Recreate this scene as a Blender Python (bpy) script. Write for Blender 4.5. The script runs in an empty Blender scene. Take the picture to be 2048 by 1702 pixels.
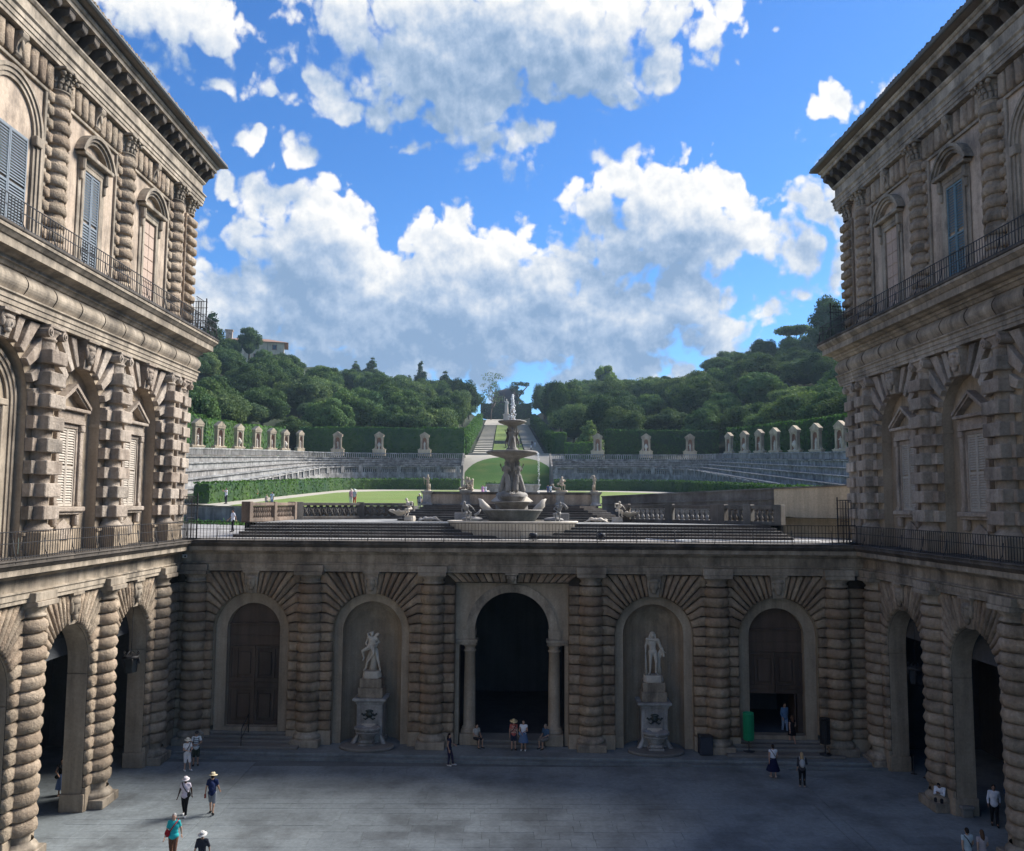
import bpy, bmesh, math, random
from math import sin, cos, pi, radians, atan2, sqrt, tan, hypot
from mathutils import Vector, Matrix, noise as mnoise

# ------------------------------------------------------------------ camera
S = bpy.context.scene
COL = S.collection
CAM_F, CAM_H = 1704.0, 14.0                       # focal length in photo pixels, eye height
PITCH, YAW, ROLL = math.atan(155 / 1704), radians(-0.6), radians(0.35)
_f = Vector((-sin(YAW) * cos(PITCH), cos(YAW) * cos(PITCH), sin(PITCH)))
_r0 = Vector((cos(YAW), sin(YAW), 0)); _u0 = _r0.cross(_f)
CR = cos(ROLL) * _r0 + sin(ROLL) * _u0
CU = -sin(ROLL) * _r0 + cos(ROLL) * _u0
EYE = Vector((0, 0, CAM_H))
cam_d = bpy.data.cameras.new('camera'); cam = bpy.data.objects.new('camera', cam_d); COL.objects.link(cam)
cam_d.sensor_width = 36; cam_d.lens = CAM_F / 2048 * 36; cam_d.clip_start = .05; cam_d.clip_end = 6000
m3 = Matrix((CR, CU, -_f)).transposed()
cam.matrix_world = Matrix.Translation(EYE) @ m3.to_4x4()
S.camera = cam

def ray(u, v):
    return _f + CR * ((u - 1024) / CAM_F) - CU * ((v - 851) / CAM_F)
def onz(u, v, z):
    d = ray(u, v); return EYE + d * ((z - CAM_H) / d.z)
def ony(u, v, y):
    d = ray(u, v); return EYE + d * (y / d.y)
def onx(u, v, x):
    d = ray(u, v); return EYE + d * (x / d.x)

# ------------------------------------------------------------------ light
SUN_AZ, SUN_EL = radians(60), radians(39)          # azimuth to the right of the view axis
S.view_settings.view_transform = 'Standard'; S.view_settings.look = 'None'
S.view_settings.exposure = 1.42; S.view_settings.gamma = 1.0
sun_d = bpy.data.lights.new('sun', 'SUN'); sun = bpy.data.objects.new('sun', sun_d); COL.objects.link(sun)
sun_d.energy = 3.6; sun_d.angle = radians(30); sun_d.color = (1, .95, .87)
SUN_DIR = Vector((sin(SUN_AZ) * cos(SUN_EL), cos(SUN_AZ) * cos(SUN_EL), sin(SUN_EL)))
sun.rotation_euler = SUN_DIR.to_track_quat('Z', 'Y').to_euler()

# node helper --------------------------------------------------------------
class NT:
    def __init__(s, tree): s.t = tree; s.n = tree.nodes; s.l = tree.links
    def node(s, typ, **kw):
        nd = s.n.new(typ)
        for k, v in kw.items():
            setattr(nd, k, v)
        return nd
    def put(s, sock, v):
        if isinstance(v, bpy.types.NodeSocket): s.l.new(v, sock)
        elif v is not None: sock.default_value = v
    def math(s, op, a, b=None, c=None, clamp=False):
        nd = s.n.new('ShaderNodeMath'); nd.operation = op; nd.use_clamp = clamp
        s.put(nd.inputs[0], a); s.put(nd.inputs[1], b)
        if c is not None: s.put(nd.inputs[2], c)
        return nd.outputs[0]
    def vmath(s, op, a, b=None, scale=None):
        nd = s.n.new('ShaderNodeVectorMath'); nd.operation = op
        s.put(nd.inputs[0], a)
        if b is not None: s.put(nd.inputs[1], b)
        if scale is not None: s.put(nd.inputs['Scale'], scale)
        return nd.outputs['Value' if op in ('LENGTH', 'DOT_PRODUCT', 'DISTANCE') else 'Vector']
    def noise(s, vec, scale, detail=4, rough=.55, dist=0, lac=2.0, dim='3D'):
        nd = s.n.new('ShaderNodeTexNoise'); nd.noise_dimensions = dim
        s.put(nd.inputs['Vector'], vec); s.put(nd.inputs['Scale'], scale); s.put(nd.inputs['Detail'], detail)
        s.put(nd.inputs['Roughness'], rough); s.put(nd.inputs['Distortion'], dist); s.put(nd.inputs['Lacunarity'], lac)
        return nd.outputs['Fac']
    def mr(s, v, a, b, c=0.0, d=1.0, smooth=False):
        nd = s.n.new('ShaderNodeMapRange'); nd.interpolation_type = 'SMOOTHSTEP' if smooth else 'LINEAR'
        s.put(nd.inputs[0], v); s.put(nd.inputs[1], a); s.put(nd.inputs[2], b); s.put(nd.inputs[3], c); s.put(nd.inputs[4], d)
        return nd.outputs[0]
    def mix(s, f, a, b, mode='MIX'):
        nd = s.n.new('ShaderNodeMix'); nd.data_type = 'RGBA'; nd.blend_type = mode
        s.put(nd.inputs[0], f)
        for sock, v in ((nd.inputs[6], a), (nd.inputs[7], b)):
            s.put(sock, (*v, 1) if isinstance(v, tuple) and len(v) == 3 else v)
        return nd.outputs[2]
    def comb(s, x, y, z):
        nd = s.n.new('ShaderNodeCombineXYZ')
        for i, v in enumerate((x, y, z)): s.put(nd.inputs[i], v)
        return nd.outputs[0]
    def sep(s, v):
        nd = s.n.new('ShaderNodeSeparateXYZ'); s.put(nd.inputs[0], v); return nd.outputs
    def mapping(s, vec, scale=(1, 1, 1), loc=(0, 0, 0)):
        nd = s.n.new('ShaderNodeMapping'); s.put(nd.inputs[0], vec)
        nd.inputs['Scale'].default_value = scale; nd.inputs['Location'].default_value = loc
        return nd.outputs[0]

# ------------------------------------------------------------------ sky
def dir_uv(u, v):
    d = ray(u, v).normalized(); return atan2(d.x, d.y), math.asin(d.z)

def make_sky():
    w = bpy.data.worlds.new('World'); S.world = w; w.use_nodes = True
    # cloud field: a node group that returns the cloud thickness in direction (azimuth, elevation)
    g = bpy.data.node_groups.new('cloud_field', 'ShaderNodeTree')
    g.interface.new_socket('P', in_out='INPUT', socket_type='NodeSocketVector')
    g.interface.new_socket('D', in_out='OUTPUT', socket_type='NodeSocketFloat')
    g.interface.new_socket('B', in_out='OUTPUT', socket_type='NodeSocketFloat')
    N = NT(g); gi = g.nodes.new('NodeGroupInput'); go = g.nodes.new('NodeGroupOutput')
    P = gi.outputs['P']
    warp = N.n.new('ShaderNodeTexNoise'); warp.noise_dimensions = '2D'; warp.inputs['Scale'].default_value = 9; warp.inputs['Detail'].default_value = 2
    N.put(warp.inputs['Vector'], P)
    Q = N.vmath('MULTIPLY_ADD', warp.outputs['Color'], (.055, .055, 0)); Q.node.inputs[2].default_value = (-.0275, -.0275, 0)
    Q = N.vmath('ADD', P, Q)
    x, y, z = N.sep(P)
    acc = None
    for (u, v, ru, rv, wgt) in CLOUDS:
        a, e = dir_uv(u, v); a2, _ = dir_uv(u + ru, v); _, e2 = dir_uv(u, v - rv)
        ra, re = abs(a2 - a), abs(e2 - e)
        d = N.vmath('MULTIPLY_ADD', Q, (1 / ra, 1 / re, 0)); d.node.inputs[2].default_value = (-a / ra, -e / re, 0)
        b = N.math('MULTIPLY_ADD', N.vmath('DOT_PRODUCT', d, d), -wgt * .62, wgt)
        acc = b if acc is None else N.math('MAXIMUM', acc, b)
    # the sky out of view: loose clouds thinned and brightened to add fill light
    far = N.math('MULTIPLY_ADD', N.noise(P, 1.6, 2, dim='2D'), 2.6, -1.15)
    outside = N.math('MAXIMUM', N.mr(N.math('ABSOLUTE', x), .60, .75, 0, 1), N.mr(y, .56, .7, 0, 1))
    acc = N.math('MAXIMUM', acc, N.math('MULTIPLY_ADD', outside, 5.0, N.math('SUBTRACT', far, 5.0)))
    acc = N.math('MAXIMUM', acc, -1.3)
    n1 = N.noise(P, 11, 9, .60, dim='2D')
    vo = N.n.new('ShaderNodeTexVoronoi'); vo.voronoi_dimensions = '2D'; vo.feature = 'F1'; N.put(vo.inputs['Vector'], Q); vo.inputs['Scale'].default_value = 22
    vo.inputs['Detail'].default_value = 2.0; vo.inputs['Roughness'].default_value = .55
    puff = N.math('SUBTRACT', .45, vo.outputs['Distance'])
    dn = N.math('ADD', N.math('MULTIPLY', N.math('SUBTRACT', n1, .5), 2.7), N.math('MULTIPLY', puff, 1.15))
    N.put(go.inputs['B'], acc)
    N.put(go.inputs['D'], N.math('ADD', acc, dn))
    # world
    N = NT(w.node_tree); N.n.clear()
    tc = N.node('ShaderNodeTexCoord'); d = N.vmath('NORMALIZE', tc.outputs['Generated'])
    X, Y, Z = N.sep(d)
    az = N.math('ARCTAN2', X, Y); el = N.math('ARCSINE', Z)
    p = N.comb(az, el, 0.0)
    def field(vec):
        gn = N.node('ShaderNodeGroup'); gn.node_tree = g; N.put(gn.inputs[0], vec); return gn.outputs
    d0, b0 = field(p)
    d1, b1 = field(N.vmath('ADD', p, (.014, .045, 0)))
    alpha = N.mr(d0, -.08, N.mr(b1, -.4, 1.0, .28, .52), 0, 1, True)
    # thick cloud above or towards the sun shades what lies below it
    above = N.mr(b1, -.5, 1.5, 0, 1)
    shade = N.math('ADD', N.math('MULTIPLY', above, .78), N.math('MULTIPLY', N.math('SUBTRACT', d1, d0), .20), clamp=True)
    shade = N.math('MULTIPLY_ADD', N.mr(d0, .2, 2.4, 0, 1), .22, shade, clamp=True)
    na = N.noise(p, 15, 6, .62, dim='2D'); nb = N.noise(N.vmath('ADD', p, (.004, .011, 0)), 15, 6, .62, dim='2D')
    shade = N.math('MULTIPLY_ADD', N.math('SUBTRACT', nb, na), 1.5, shade, clamp=True)
    ramp = N.node('ShaderNodeValToRGB'); cr = ramp.color_ramp
    cr.elements[0].position = 0; cr.elements[0].color = (1, .99, .97, 1)
    cr.elements[1].position = 1; cr.elements[1].color = (.25, .38, .58, 1)
    e = cr.elements.new(.32); e.color = (.74, .79, .86, 1)
    e = cr.elements.new(.66); e.color = (.42, .54, .72, 1)
    N.put(ramp.inputs[0], shade)
    sky = N.node('ShaderNodeTexSky', sky_type='NISHITA'); sky.sun_disc = False
    sky.sun_elevation = SUN_EL; sky.sun_rotation = SUN_AZ
    sky.altitude = 60; sky.air_density = 1.0; sky.dust_density = .25; sky.ozone_density = 2.2
    cloud = N.vmath('MULTIPLY', ramp.outputs[0], (CLOUD_L, CLOUD_L, CLOUD_L))
    hs = N.node('ShaderNodeHueSaturation'); hs.inputs['Hue'].default_value = .5; hs.inputs['Saturation'].default_value = SKY_SAT; N.put(hs.inputs['Color'], sky.outputs[0])
    blue = N.vmath('MULTIPLY', hs.outputs[0], SKY_TINT)
    col = N.mix(alpha, blue, cloud)
    bg = N.node('ShaderNodeBackground'); N.put(bg.inputs[0], col); bg.inputs[1].default_value = SKY_STRENGTH
    out = N.node('ShaderNodeOutputWorld'); N.l.new(bg.outputs[0], out.inputs[0])
    w.cycles.sampling_method = 'MANUAL'; w.cycles.sample_map_resolution = 512
SKY_STRENGTH = .085
SKY_SAT, SKY_TINT = 1.18, (.40, .59, .80)
CLOUD_L = 4.6
CLOUDS = [  # photo u, v, radius u, v, thickness
    (1010, 70, 400, 150, 1.5), (720, 185, 120, 75, 1.1), (1190, 110, 190, 120, 1.3), (1010, 270, 120, 62, .9), (860, 300, 70, 36, .8),
    (900, 150, 220, 110, 1.3), (360, 15, 190, 60, 1.0), (350, 140, 70, 60, .65), (470, 140, 70, 42, .75), (570, 130, 60, 30, .45), (590, 312, 60, 36, .75), (480, 270, 80, 34, .55),
    (1450, 55, 75, 70, .85), (1550, 50, 25, 30, .3), (1700, 195, 85, 45, .8), (1655, 420, 80, 130, .9), (1640, 585, 60, 40, .7),
    (900, 625, 520, 130, 1.9), (610, 515, 160, 130, 1.45), (545, 435, 85, 75, 1.05), (690, 470, 70, 60, .9), (1010, 500, 170, 80, 1.2), (930, 462, 60, 26, .6),
    (1310, 470, 210, 130, 1.5), (1255, 380, 130, 70, 1.25), (1400, 415, 130, 80, 1.3), (1560, 490, 150, 50, .9), (1350, 620, 200, 110, 1.5), (1500, 640, 80, 50, .8),
    (440, 590, 70, 85, .9), (430, 385, 60, 50, .8), (420, 490, 40, 50, .6), (1180, 640, 260, 110, 1.5), (760, 715, 330, 70, 1.1), (1150, 730, 330, 65, 1.1), (1480, 690, 90, 45, .8), (600, 660, 150, 70, 1.0),
]
make_sky()
S.render.engine = 'CYCLES'
S.cycles.max_bounces = 6; S.cycles.diffuse_bounces = 4; S.cycles.glossy_bounces = 2
S.cycles.use_denoising = True

# ------------------------------------------------------------------ mesh helpers
random.seed(7)
class MB:
    """collects faces; build() links them as one mesh object"""
    def __init__(s, mirror=1): s.v = []; s.f = []; s.sm = []; s.mi = []; s.mx = mirror
    def add(s, vs, fs, smooth=False, mi=0):
        o = len(s.v); s.v += [tuple(v) for v in vs]
        s.f += [tuple(o + i for i in f) for f in fs]; s.sm += [smooth] * len(fs); s.mi += [mi] * len(fs)
        return s
    def box(s, x0, x1, y0, y1, z0, z1, mi=0):
        vs = [(x0, y0, z0), (x1, y0, z0), (x1, y1, z0), (x0, y1, z0), (x0, y0, z1), (x1, y0, z1), (x1, y1, z1), (x0, y1, z1)]
        return s.add(vs, [(0, 3, 2, 1), (4, 5, 6, 7), (0, 1, 5, 4), (1, 2, 6, 5), (2, 3, 7, 6), (3, 0, 4, 7)], False, mi)
    def cbox(s, x0, x1, y0, y1, z0, z1, c=.03, mi=0):
        """box with chamfered vertical and top edges"""
        c = min(c, (x1 - x0) * .3, (y1 - y0) * .3, (z1 - z0) * .3)
        def ring(i, z):
            a, b, e, f = x0 + i, x1 - i, y0 + i, y1 - i
            return [(a + c, e, z), (b - c, e, z), (b, e + c, z), (b, f - c, z), (b - c, f, z), (a + c, f, z), (a, f - c, z), (a, e + c, z)]
        vs = ring(c * .7, z0) + ring(0, z0 + c) + ring(0, z1 - c) + ring(c * .7, z1)
        fs = [tuple(range(7, -1, -1)), tuple(range(24, 32))]
        for k in range(3):
            for i in range(8):
                j = (i + 1) % 8; fs.append((k * 8 + i, k * 8 + j, k * 8 + 8 + j, k * 8 + 8 + i))
        return s.add(vs, fs, False, mi)
    def quad(s, a, b, c, d, mi=0): return s.add([a, b, c, d], [(0, 1, 2, 3)], False, mi)
    def lathe(s, prof, seg=16, c=(0, 0, 0), a0=0, a1=2 * pi, smooth=True, mi=0, sx=1, sy=1):
        full = abs(a1 - a0 - 2 * pi) < 1e-6; n = seg if full else seg + 1
        vs = []
        for r, z in prof:
            for i in range(n):
                a = a0 + (a1 - a0) * i / seg; vs.append((c[0] + r * cos(a) * sx, c[1] + r * sin(a) * sy, c[2] + z))
        fs = []
        for k in range(len(prof) - 1):
            for i in range(seg):
                j = (i + 1) % n; fs.append((k * n + i, k * n + j, (k + 1) * n + j, (k + 1) * n + i))
        s.add(vs, fs, smooth, mi)
        if full:
            if prof[0][0] > 1e-4: s.add(vs[:n], [tuple(range(n - 1, -1, -1))], False, mi)
            if prof[-1][0] > 1e-4: s.add(vs[-n:], [tuple(range(n))], False, mi)
        return s
    def tube(s, pts, rs, seg=8, mi=0, cap=True, smooth=True):
        pts = [Vector(p) for p in pts]
        if not isinstance(rs, (list, tuple)): rs = [rs] * len(pts)
        vs = []; prev = None
        for i, p in enumerate(pts):
            t = (pts[min(i + 1, len(pts) - 1)] - pts[max(i - 1, 0)]).normalized()
            if prev is None:
                a = t.orthogonal().normalized()
            else:
                a = (prev - t * prev.dot(t)); a = a.normalized() if a.length > 1e-6 else t.orthogonal().normalized()
            prev = a; b = t.cross(a)
            for k in range(seg):
                an = 2 * pi * k / seg; vs.append(p + (a * cos(an) + b * sin(an)) * rs[i])
        fs = []
        for i in range(len(pts) - 1):
            for k in range(seg):
                j = (k + 1) % seg; fs.append((i * seg + k, i * seg + j, (i + 1) * seg + j, (i + 1) * seg + k))
        if cap:
            fs.append(tuple(range(seg - 1, -1, -1))); fs.append(tuple((len(pts) - 1) * seg + k for k in range(seg)))
        return s.add(vs, fs, smooth, mi)
    def capsule(s, p0, p1, r0, r1, seg=10, mi=0):
        p0, p1 = Vector(p0), Vector(p1); d = p1 - p0
        t = d.normalized() if d.length > 1e-6 else Vector((0, 0, 1))
        P = []; Rr = []
        for k in (90, 60, 30): P.append(p0 - t * r0 * sin(radians(k))); Rr.append(max(r0 * cos(radians(k)), r0 * .05))
        P.append(p0); Rr.append(r0)
        P.append(p1); Rr.append(r1)
        for k in (30, 60, 90): P.append(p1 + t * r1 * sin(radians(k))); Rr.append(max(r1 * cos(radians(k)), r1 * .05))
        return s.tube(P, Rr, seg, mi)
    def ellipsoid(s, c, r, seg=12, rings=8, rot=None, mi=0):
        vs = []; c = Vector(c)
        for k in range(rings + 1):
            ph = -pi / 2 + pi * k / rings; rr = max(cos(ph), .02)
            for i in range(seg):
                a = 2 * pi * i / seg; p = Vector((r[0] * rr * cos(a), r[1] * rr * sin(a), r[2] * sin(ph)))
                if rot: p = rot @ p
                vs.append(c + p)
        fs = [(k * seg + i, k * seg + (i + 1) % seg, (k + 1) * seg + (i + 1) % seg, (k + 1) * seg + i) for k in range(rings) for i in range(seg)]
        fs.append(tuple(range(seg - 1, -1, -1))); fs.append(tuple(rings * seg + i for i in range(seg)))
        return s.add(vs, fs, True, mi)
    def sweep(s, prof, plan, closed=False, mi=0, smooth=False, caps=True):
        """prof [(out, z)] bottom to top, swept along a plan polyline [(x, y)] whose outside is on its right"""
        n = len(plan); vs = []; m = len(prof)
        for i in range(n):
            p = Vector(plan[i]).to_2d()
            def nrm(a, b):
                d = (Vector(b).to_2d() - Vector(a).to_2d()).normalized(); return Vector((d.y, -d.x))
            n0 = nrm(plan[i - 1], plan[i]) if (i > 0 or closed) else None
            n1 = nrm(plan[i], plan[(i + 1) % n]) if (i < n - 1 or closed) else None
            if n0 is None: nn = n1
            elif n1 is None: nn = n0
            else:
                nn = (n0 + n1); nn = nn / max(.3, nn.length_squared / 2)
            for o, z in prof: vs.append((p.x + nn.x * o, p.y + nn.y * o, z))
        fs = []
        for i in range(n if closed else n - 1):
            j = (i + 1) % n
            for k in range(m - 1):
                fs.append((i * m + k, j * m + k, j * m + k + 1, i * m + k + 1))
        s.add(vs, fs, smooth, mi)
        if caps and not closed:
            s.add(vs[:m], [tuple(range(m - 1, -1, -1))][::-1], False, mi); s.add(vs[-m:], [tuple(range(m))], False, mi)
        return s
    def prism(s, poly, y0, y1, mi=0):
        """polygon in x,z extruded in y"""
        n = len(poly); vs = [(x, y0, z) for x, z in poly] + [(x, y1, z) for x, z in poly]
        fs = [tuple(range(n)), tuple(range(2 * n - 1, n - 1, -1))] + [(i, i + n, (i + 1) % n + n, (i + 1) % n) for i in range(n)]
        return s.add(vs, fs, False, mi)
    def mesh(s, name, mats):
        me = bpy.data.meshes.new(name)
        v = s.v; f = s.f
        if s.mx < 0:
            v = [(-a, b, c) for a, b, c in v]; f = [tuple(reversed(q)) for q in f]
        me.from_pydata(v, [], f)
        me.polygons.foreach_set('use_smooth', s.sm)
        if not isinstance(mats, (list, tuple)): mats = [mats]
        for m in mats: me.materials.append(m)
        if len(mats) > 1: me.polygons.foreach_set('material_index', s.mi)
        me.validate(); me.update()
        return me
    def build(s, name, mats, parent=None, loc=None, rotz=0):
        return place(name, s.mesh(name, mats), parent, loc, rotz)

def place(name, me, parent=None, loc=None, rotz=0, scale=None):
    o = bpy.data.objects.new(name, me); COL.objects.link(o)
    if parent is not None: o.parent = parent
    if loc is not None: o.location = loc
    if rotz: o.rotation_euler = (0, 0, rotz)
    if scale is not None: o.scale = scale
    return o
def tag(o, label=None, cat=None, group=None, kind=None):
    if label: o['label'] = label
    if cat: o['category'] = cat
    if group: o['group'] = group
    if kind: o['kind'] = kind
    return o
def thing(name, label, cat, loc=(0, 0, 0), rotz=0, group=None):
    o = bpy.data.objects.new(name, None); COL.objects.link(o); o.empty_display_size = .3
    o.location = loc; o.rotation_euler = (0, 0, rotz)
    return tag(o, label, cat, group)
def copy_tree(o, parent=None):
    c = o.copy(); COL.objects.link(c); c.parent = parent
    for ch in [q for q in bpy.data.objects if q.parent == o]: copy_tree(ch, c)
    return c
def inset_poly(P, d):
    """move every corner of a counter-clockwise polygon inward by d"""
    n = len(P); out = []
    for i in range(n):
        a, b, c = Vector(P[i - 1]), Vector(P[i]), Vector(P[(i + 1) % n])
        e0 = (b - a).normalized(); e1 = (c - b).normalized()
        n0 = Vector((-e0.y, e0.x)); n1 = Vector((-e1.y, e1.x)); m = n0 + n1
        m = m / max(.5, m.length_squared / 2); out.append((b.x + m.x * d, b.y + m.y * d))
    return out
def cushion(P, depth=.16, joint=.02, soft=.07, rnd=None, flat=False, seg=.5, mirror=1):
    """a stone with outline P (x,z, counter-clockwise) that swells towards -y; returns a mesh builder"""
    rnd = rnd or random
    Q = []
    n = len(P)
    for i in range(n):
        a, b = P[i], P[(i + 1) % n]; L = hypot(b[0] - a[0], b[1] - a[1]); k = max(1, int(L / seg))
        for j in range(k): Q.append((a[0] + (b[0] - a[0]) * j / k, a[1] + (b[1] - a[1]) * j / k))
    mb = MB(mirror); rings = []
    steps = [(joint, .03), (joint + .005, -.55 * depth), (joint + soft * .45, -.86 * depth), (joint + soft, -depth)] if not flat else \
            [(joint, .03), (joint, -depth + .02), (joint + .022, -depth)]
    n = len(Q); vs = []
    for si, (ins, y) in enumerate(steps):
        for (x, z) in inset_poly(Q, ins):
            j = .012 if not flat else .007
            vs.append((x + (rnd.uniform(-j, j) if si else 0), y + (rnd.uniform(-1.4, 1.4) * j if si > 1 else 0), z + (rnd.uniform(-j, j) if si else 0)))
    fs = []
    for k in range(len(steps) - 1):
        for i in range(n):
            j = (i + 1) % n; fs.append((k * n + i, k * n + j, (k + 1) * n + j, (k + 1) * n + i))
    base = (len(steps) - 1) * n
    fs.append(tuple(base + i for i in range(n)))
    mb.add(vs, fs, not flat)
    return mb
# ------------------------------------------------------------------ materials
M = {}
def pbsdf(name):
    m = bpy.data.materials.new(name); m.use_nodes = True; N = NT(m.node_tree)
    b = N.n['Principled BSDF']; M[name] = m
    return m, N, b
def stone_mat(name, base, alt=None, var=.22, fine=9, bump=.5, streak=.25, rough=.88, bdist=.03, dirt=0.0, dirt_col=(.035, .033, .03), dirt_scale=.9, big=.6, speck=.18, warmth=1.1):
    m, N, b = pbsdf(name)
    geo = N.node('ShaderNodeNewGeometry'); pos = geo.outputs['Position']
    oi = N.node('ShaderNodeObjectInfo'); rnd = oi.outputs['Random']
    alt = alt or tuple(c * .72 for c in base)
    c = N.mix(N.mr(N.noise(pos, big, 4), .32, .68), base, alt)
    f = N.noise(pos, fine, 6, .65)
    c = N.mix(1.0, c, N.comb(*[N.mr(f, .25, .75, 1 - speck, 1 + speck)] * 3), 'MULTIPLY')
    if streak:
        st = N.noise(N.mapping(pos, (2.2, 2.2, .16)), 1.0, 5, .6)
        c = N.mix(1.0, c, N.comb(*[N.mr(st, .3, .62, 1 - streak, 1.04)] * 3), 'MULTIPLY')
    if dirt:
        dn = N.mr(N.noise(N.mapping(pos, (1, 1, .6)), dirt_scale, 6, .68), .5 - .22 * dirt, .66, 0, min(1, .5 + dirt * .45))
        c = N.mix(dn, c, dirt_col)
    c = N.mix(1.0, c, N.comb(*[N.mr(rnd, 0, 1, 1 - var, 1 + var)] * 3), 'MULTIPLY')
    warm = N.math('FRACT', N.math('MULTIPLY', rnd, 7.31))
    c = N.mix(N.math('MULTIPLY', warm, var * warmth), c, (.36, .22, .14))
    N.put(b.inputs['Base Color'], c); b.inputs['Roughness'].default_value = rough
    b.inputs['Specular IOR Level'].default_value = .25
    h = N.math('ADD', N.noise(pos, fine * 2.2, 7, .7), N.math('MULTIPLY', N.noise(pos, fine * .45, 4, .6), 1.6))
    bp = N.node('ShaderNodeBump'); bp.inputs['Strength'].default_value = bump; bp.inputs['Distance'].default_value = bdist
    N.put(bp.inputs['Height'], h); N.l.new(bp.outputs[0], b.inputs['Normal'])
    return m
stone_mat('rustic', (.43, .335, .235), (.31, .235, .16), var=.26, bump=1.0, bdist=.08, fine=7, streak=.35, speck=.26, dirt=.15)
stone_mat('rustic_sand', (.47, .385, .29), (.345, .275, .20), var=.20, bump=1.0, bdist=.08, fine=7, streak=.3, speck=.24, dirt=.12)
stone_mat('rustic_grey', (.45, .39, .325), (.33, .28, .23), var=.17, bump=1.0, bdist=.05, speck=.24, streak=.3, dirt=.15)
stone_mat('ashlar', (.41, .335, .25), (.30, .24, .175), var=.05, bump=.35, bdist=.015, streak=.35)
stone_mat('joint', (.06, .048, .036), var=.0, bump=.5)
stone_mat('trim', (.43, .365, .285), (.31, .26, .20), var=.05, bump=.45, bdist=.02, streak=.4, dirt=.32)
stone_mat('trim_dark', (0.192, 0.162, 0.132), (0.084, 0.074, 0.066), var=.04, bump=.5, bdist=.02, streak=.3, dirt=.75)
stone_mat('plaster', (.52, .42, .325), (.42, .33, .25), var=.03, bump=.2, bdist=.01, streak=.3, dirt=.1)
stone_mat('plaster_cream', (.60, .50, .36), (.50, .41, .29), var=.02, bump=.15, bdist=.01, streak=.25)
stone_mat('blind', (.47, .36, .29), (.40, .30, .24), var=.02, bump=.1, bdist=.01, streak=.15)
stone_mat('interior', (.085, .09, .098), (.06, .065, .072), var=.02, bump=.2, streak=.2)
stone_mat('slab', (.245, .275, .285), (.19, .213, .222), var=.10, fine=5, bump=.5, bdist=.012, streak=0, rough=.6, big=.22, warmth=.15, speck=.22, dirt=.28, dirt_col=(.07, .075, .078), dirt_scale=.35)
stone_mat('slab_joint', (.17, .185, .19), var=0, streak=0, bump=.3)
stone_mat('kerb', (.21, .205, .19), (.15, .147, .138), var=.08, bump=.5, bdist=.015, streak=0, rough=.7)
stone_mat('marble', (.63, .575, .49), (.47, .42, .35), var=.06, fine=14, bump=.3, bdist=.01, streak=.22, rough=.6, speck=.12)
stone_mat('marble_old', (.30, .285, .26), (.20, .19, .17), var=.05, fine=10, bump=.4, bdist=.02, streak=.4, rough=.6, dirt=.4, dirt_col=(.06, .06, .058))
stone_mat('marble_warm', (.62, .53, .42), (.48, .40, .30), var=.06, fine=14, bump=.3, bdist=.012, streak=.28, rough=.65, dirt=.12, dirt_col=(.2, .17, .13))
stone_mat('marble_grey', (.46, .45, .43), (.30, .29, .28), var=.06, fine=10, bump=.3, bdist=.012, streak=.35, rough=.6, dirt=.3, dirt_col=(.07, .07, .068))
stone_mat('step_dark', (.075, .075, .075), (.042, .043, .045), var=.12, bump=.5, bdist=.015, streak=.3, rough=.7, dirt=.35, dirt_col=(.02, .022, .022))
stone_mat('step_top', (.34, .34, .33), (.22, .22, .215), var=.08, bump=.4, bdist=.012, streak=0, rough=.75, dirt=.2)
stone_mat('balustrade_red', (.22, .165, .13), (.15, .115, .09), var=.08, bump=.5, streak=.35, dirt=.3)
stone_mat('stone_dark', (.17, .16, .145), (.10, .096, .09), var=.08, bump=.5, bdist=.02, streak=.4, dirt=.4, dirt_scale=.8)
stone_mat('grey_stone', (.27, .265, .25), (.17, .165, .155), var=.08, bump=.5, bdist=.02, streak=.4, dirt=.45, dirt_scale=.5)
stone_mat('tier', (.50, .50, .48), (.30, .30, .29), var=.08, bump=.5, bdist=.03, streak=.35, dirt=.75, dirt_col=(.045, .047, .05), dirt_scale=1.1)
stone_mat('aedicule', (.52, .44, .33), (.40, .33, .24), var=.08, bump=.4, bdist=.02, streak=.35, dirt=.3, dirt_col=(.14, .12, .10))
stone_mat('brick_red', (.30, .165, .115), (.24, .13, .09), var=.05, bump=.4, streak=.2)
stone_mat('gravel', (.42, .385, .32), (.34, .31, .26), var=.0, fine=14, bump=.4, bdist=.01, streak=0, rough=.95, big=.25)
stone_mat('soil', (.022, .032, .013), (.015, .024, .01), var=0, fine=3, bump=.6, streak=0, rough=.95)
stone_mat('roof_tile', (.23, .15, .10), (.13, .13, .09), var=.2, bump=.5, streak=0, dirt=.35, dirt_col=(.05, .07, .045))
stone_mat('eave_wood', (.20, .175, .15), (.13, .11, .095), var=.1, bump=.4, streak=0)
stone_mat('wood_door', (.095, .066, .050), (.062, .044, .035), var=.08, fine=12, bump=.3, bdist=.008, streak=.4, rough=.6)
stone_mat('bark', (.10, .075, .055), (.06, .048, .036), var=.15, fine=6, bump=.8, streak=.2)
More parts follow.
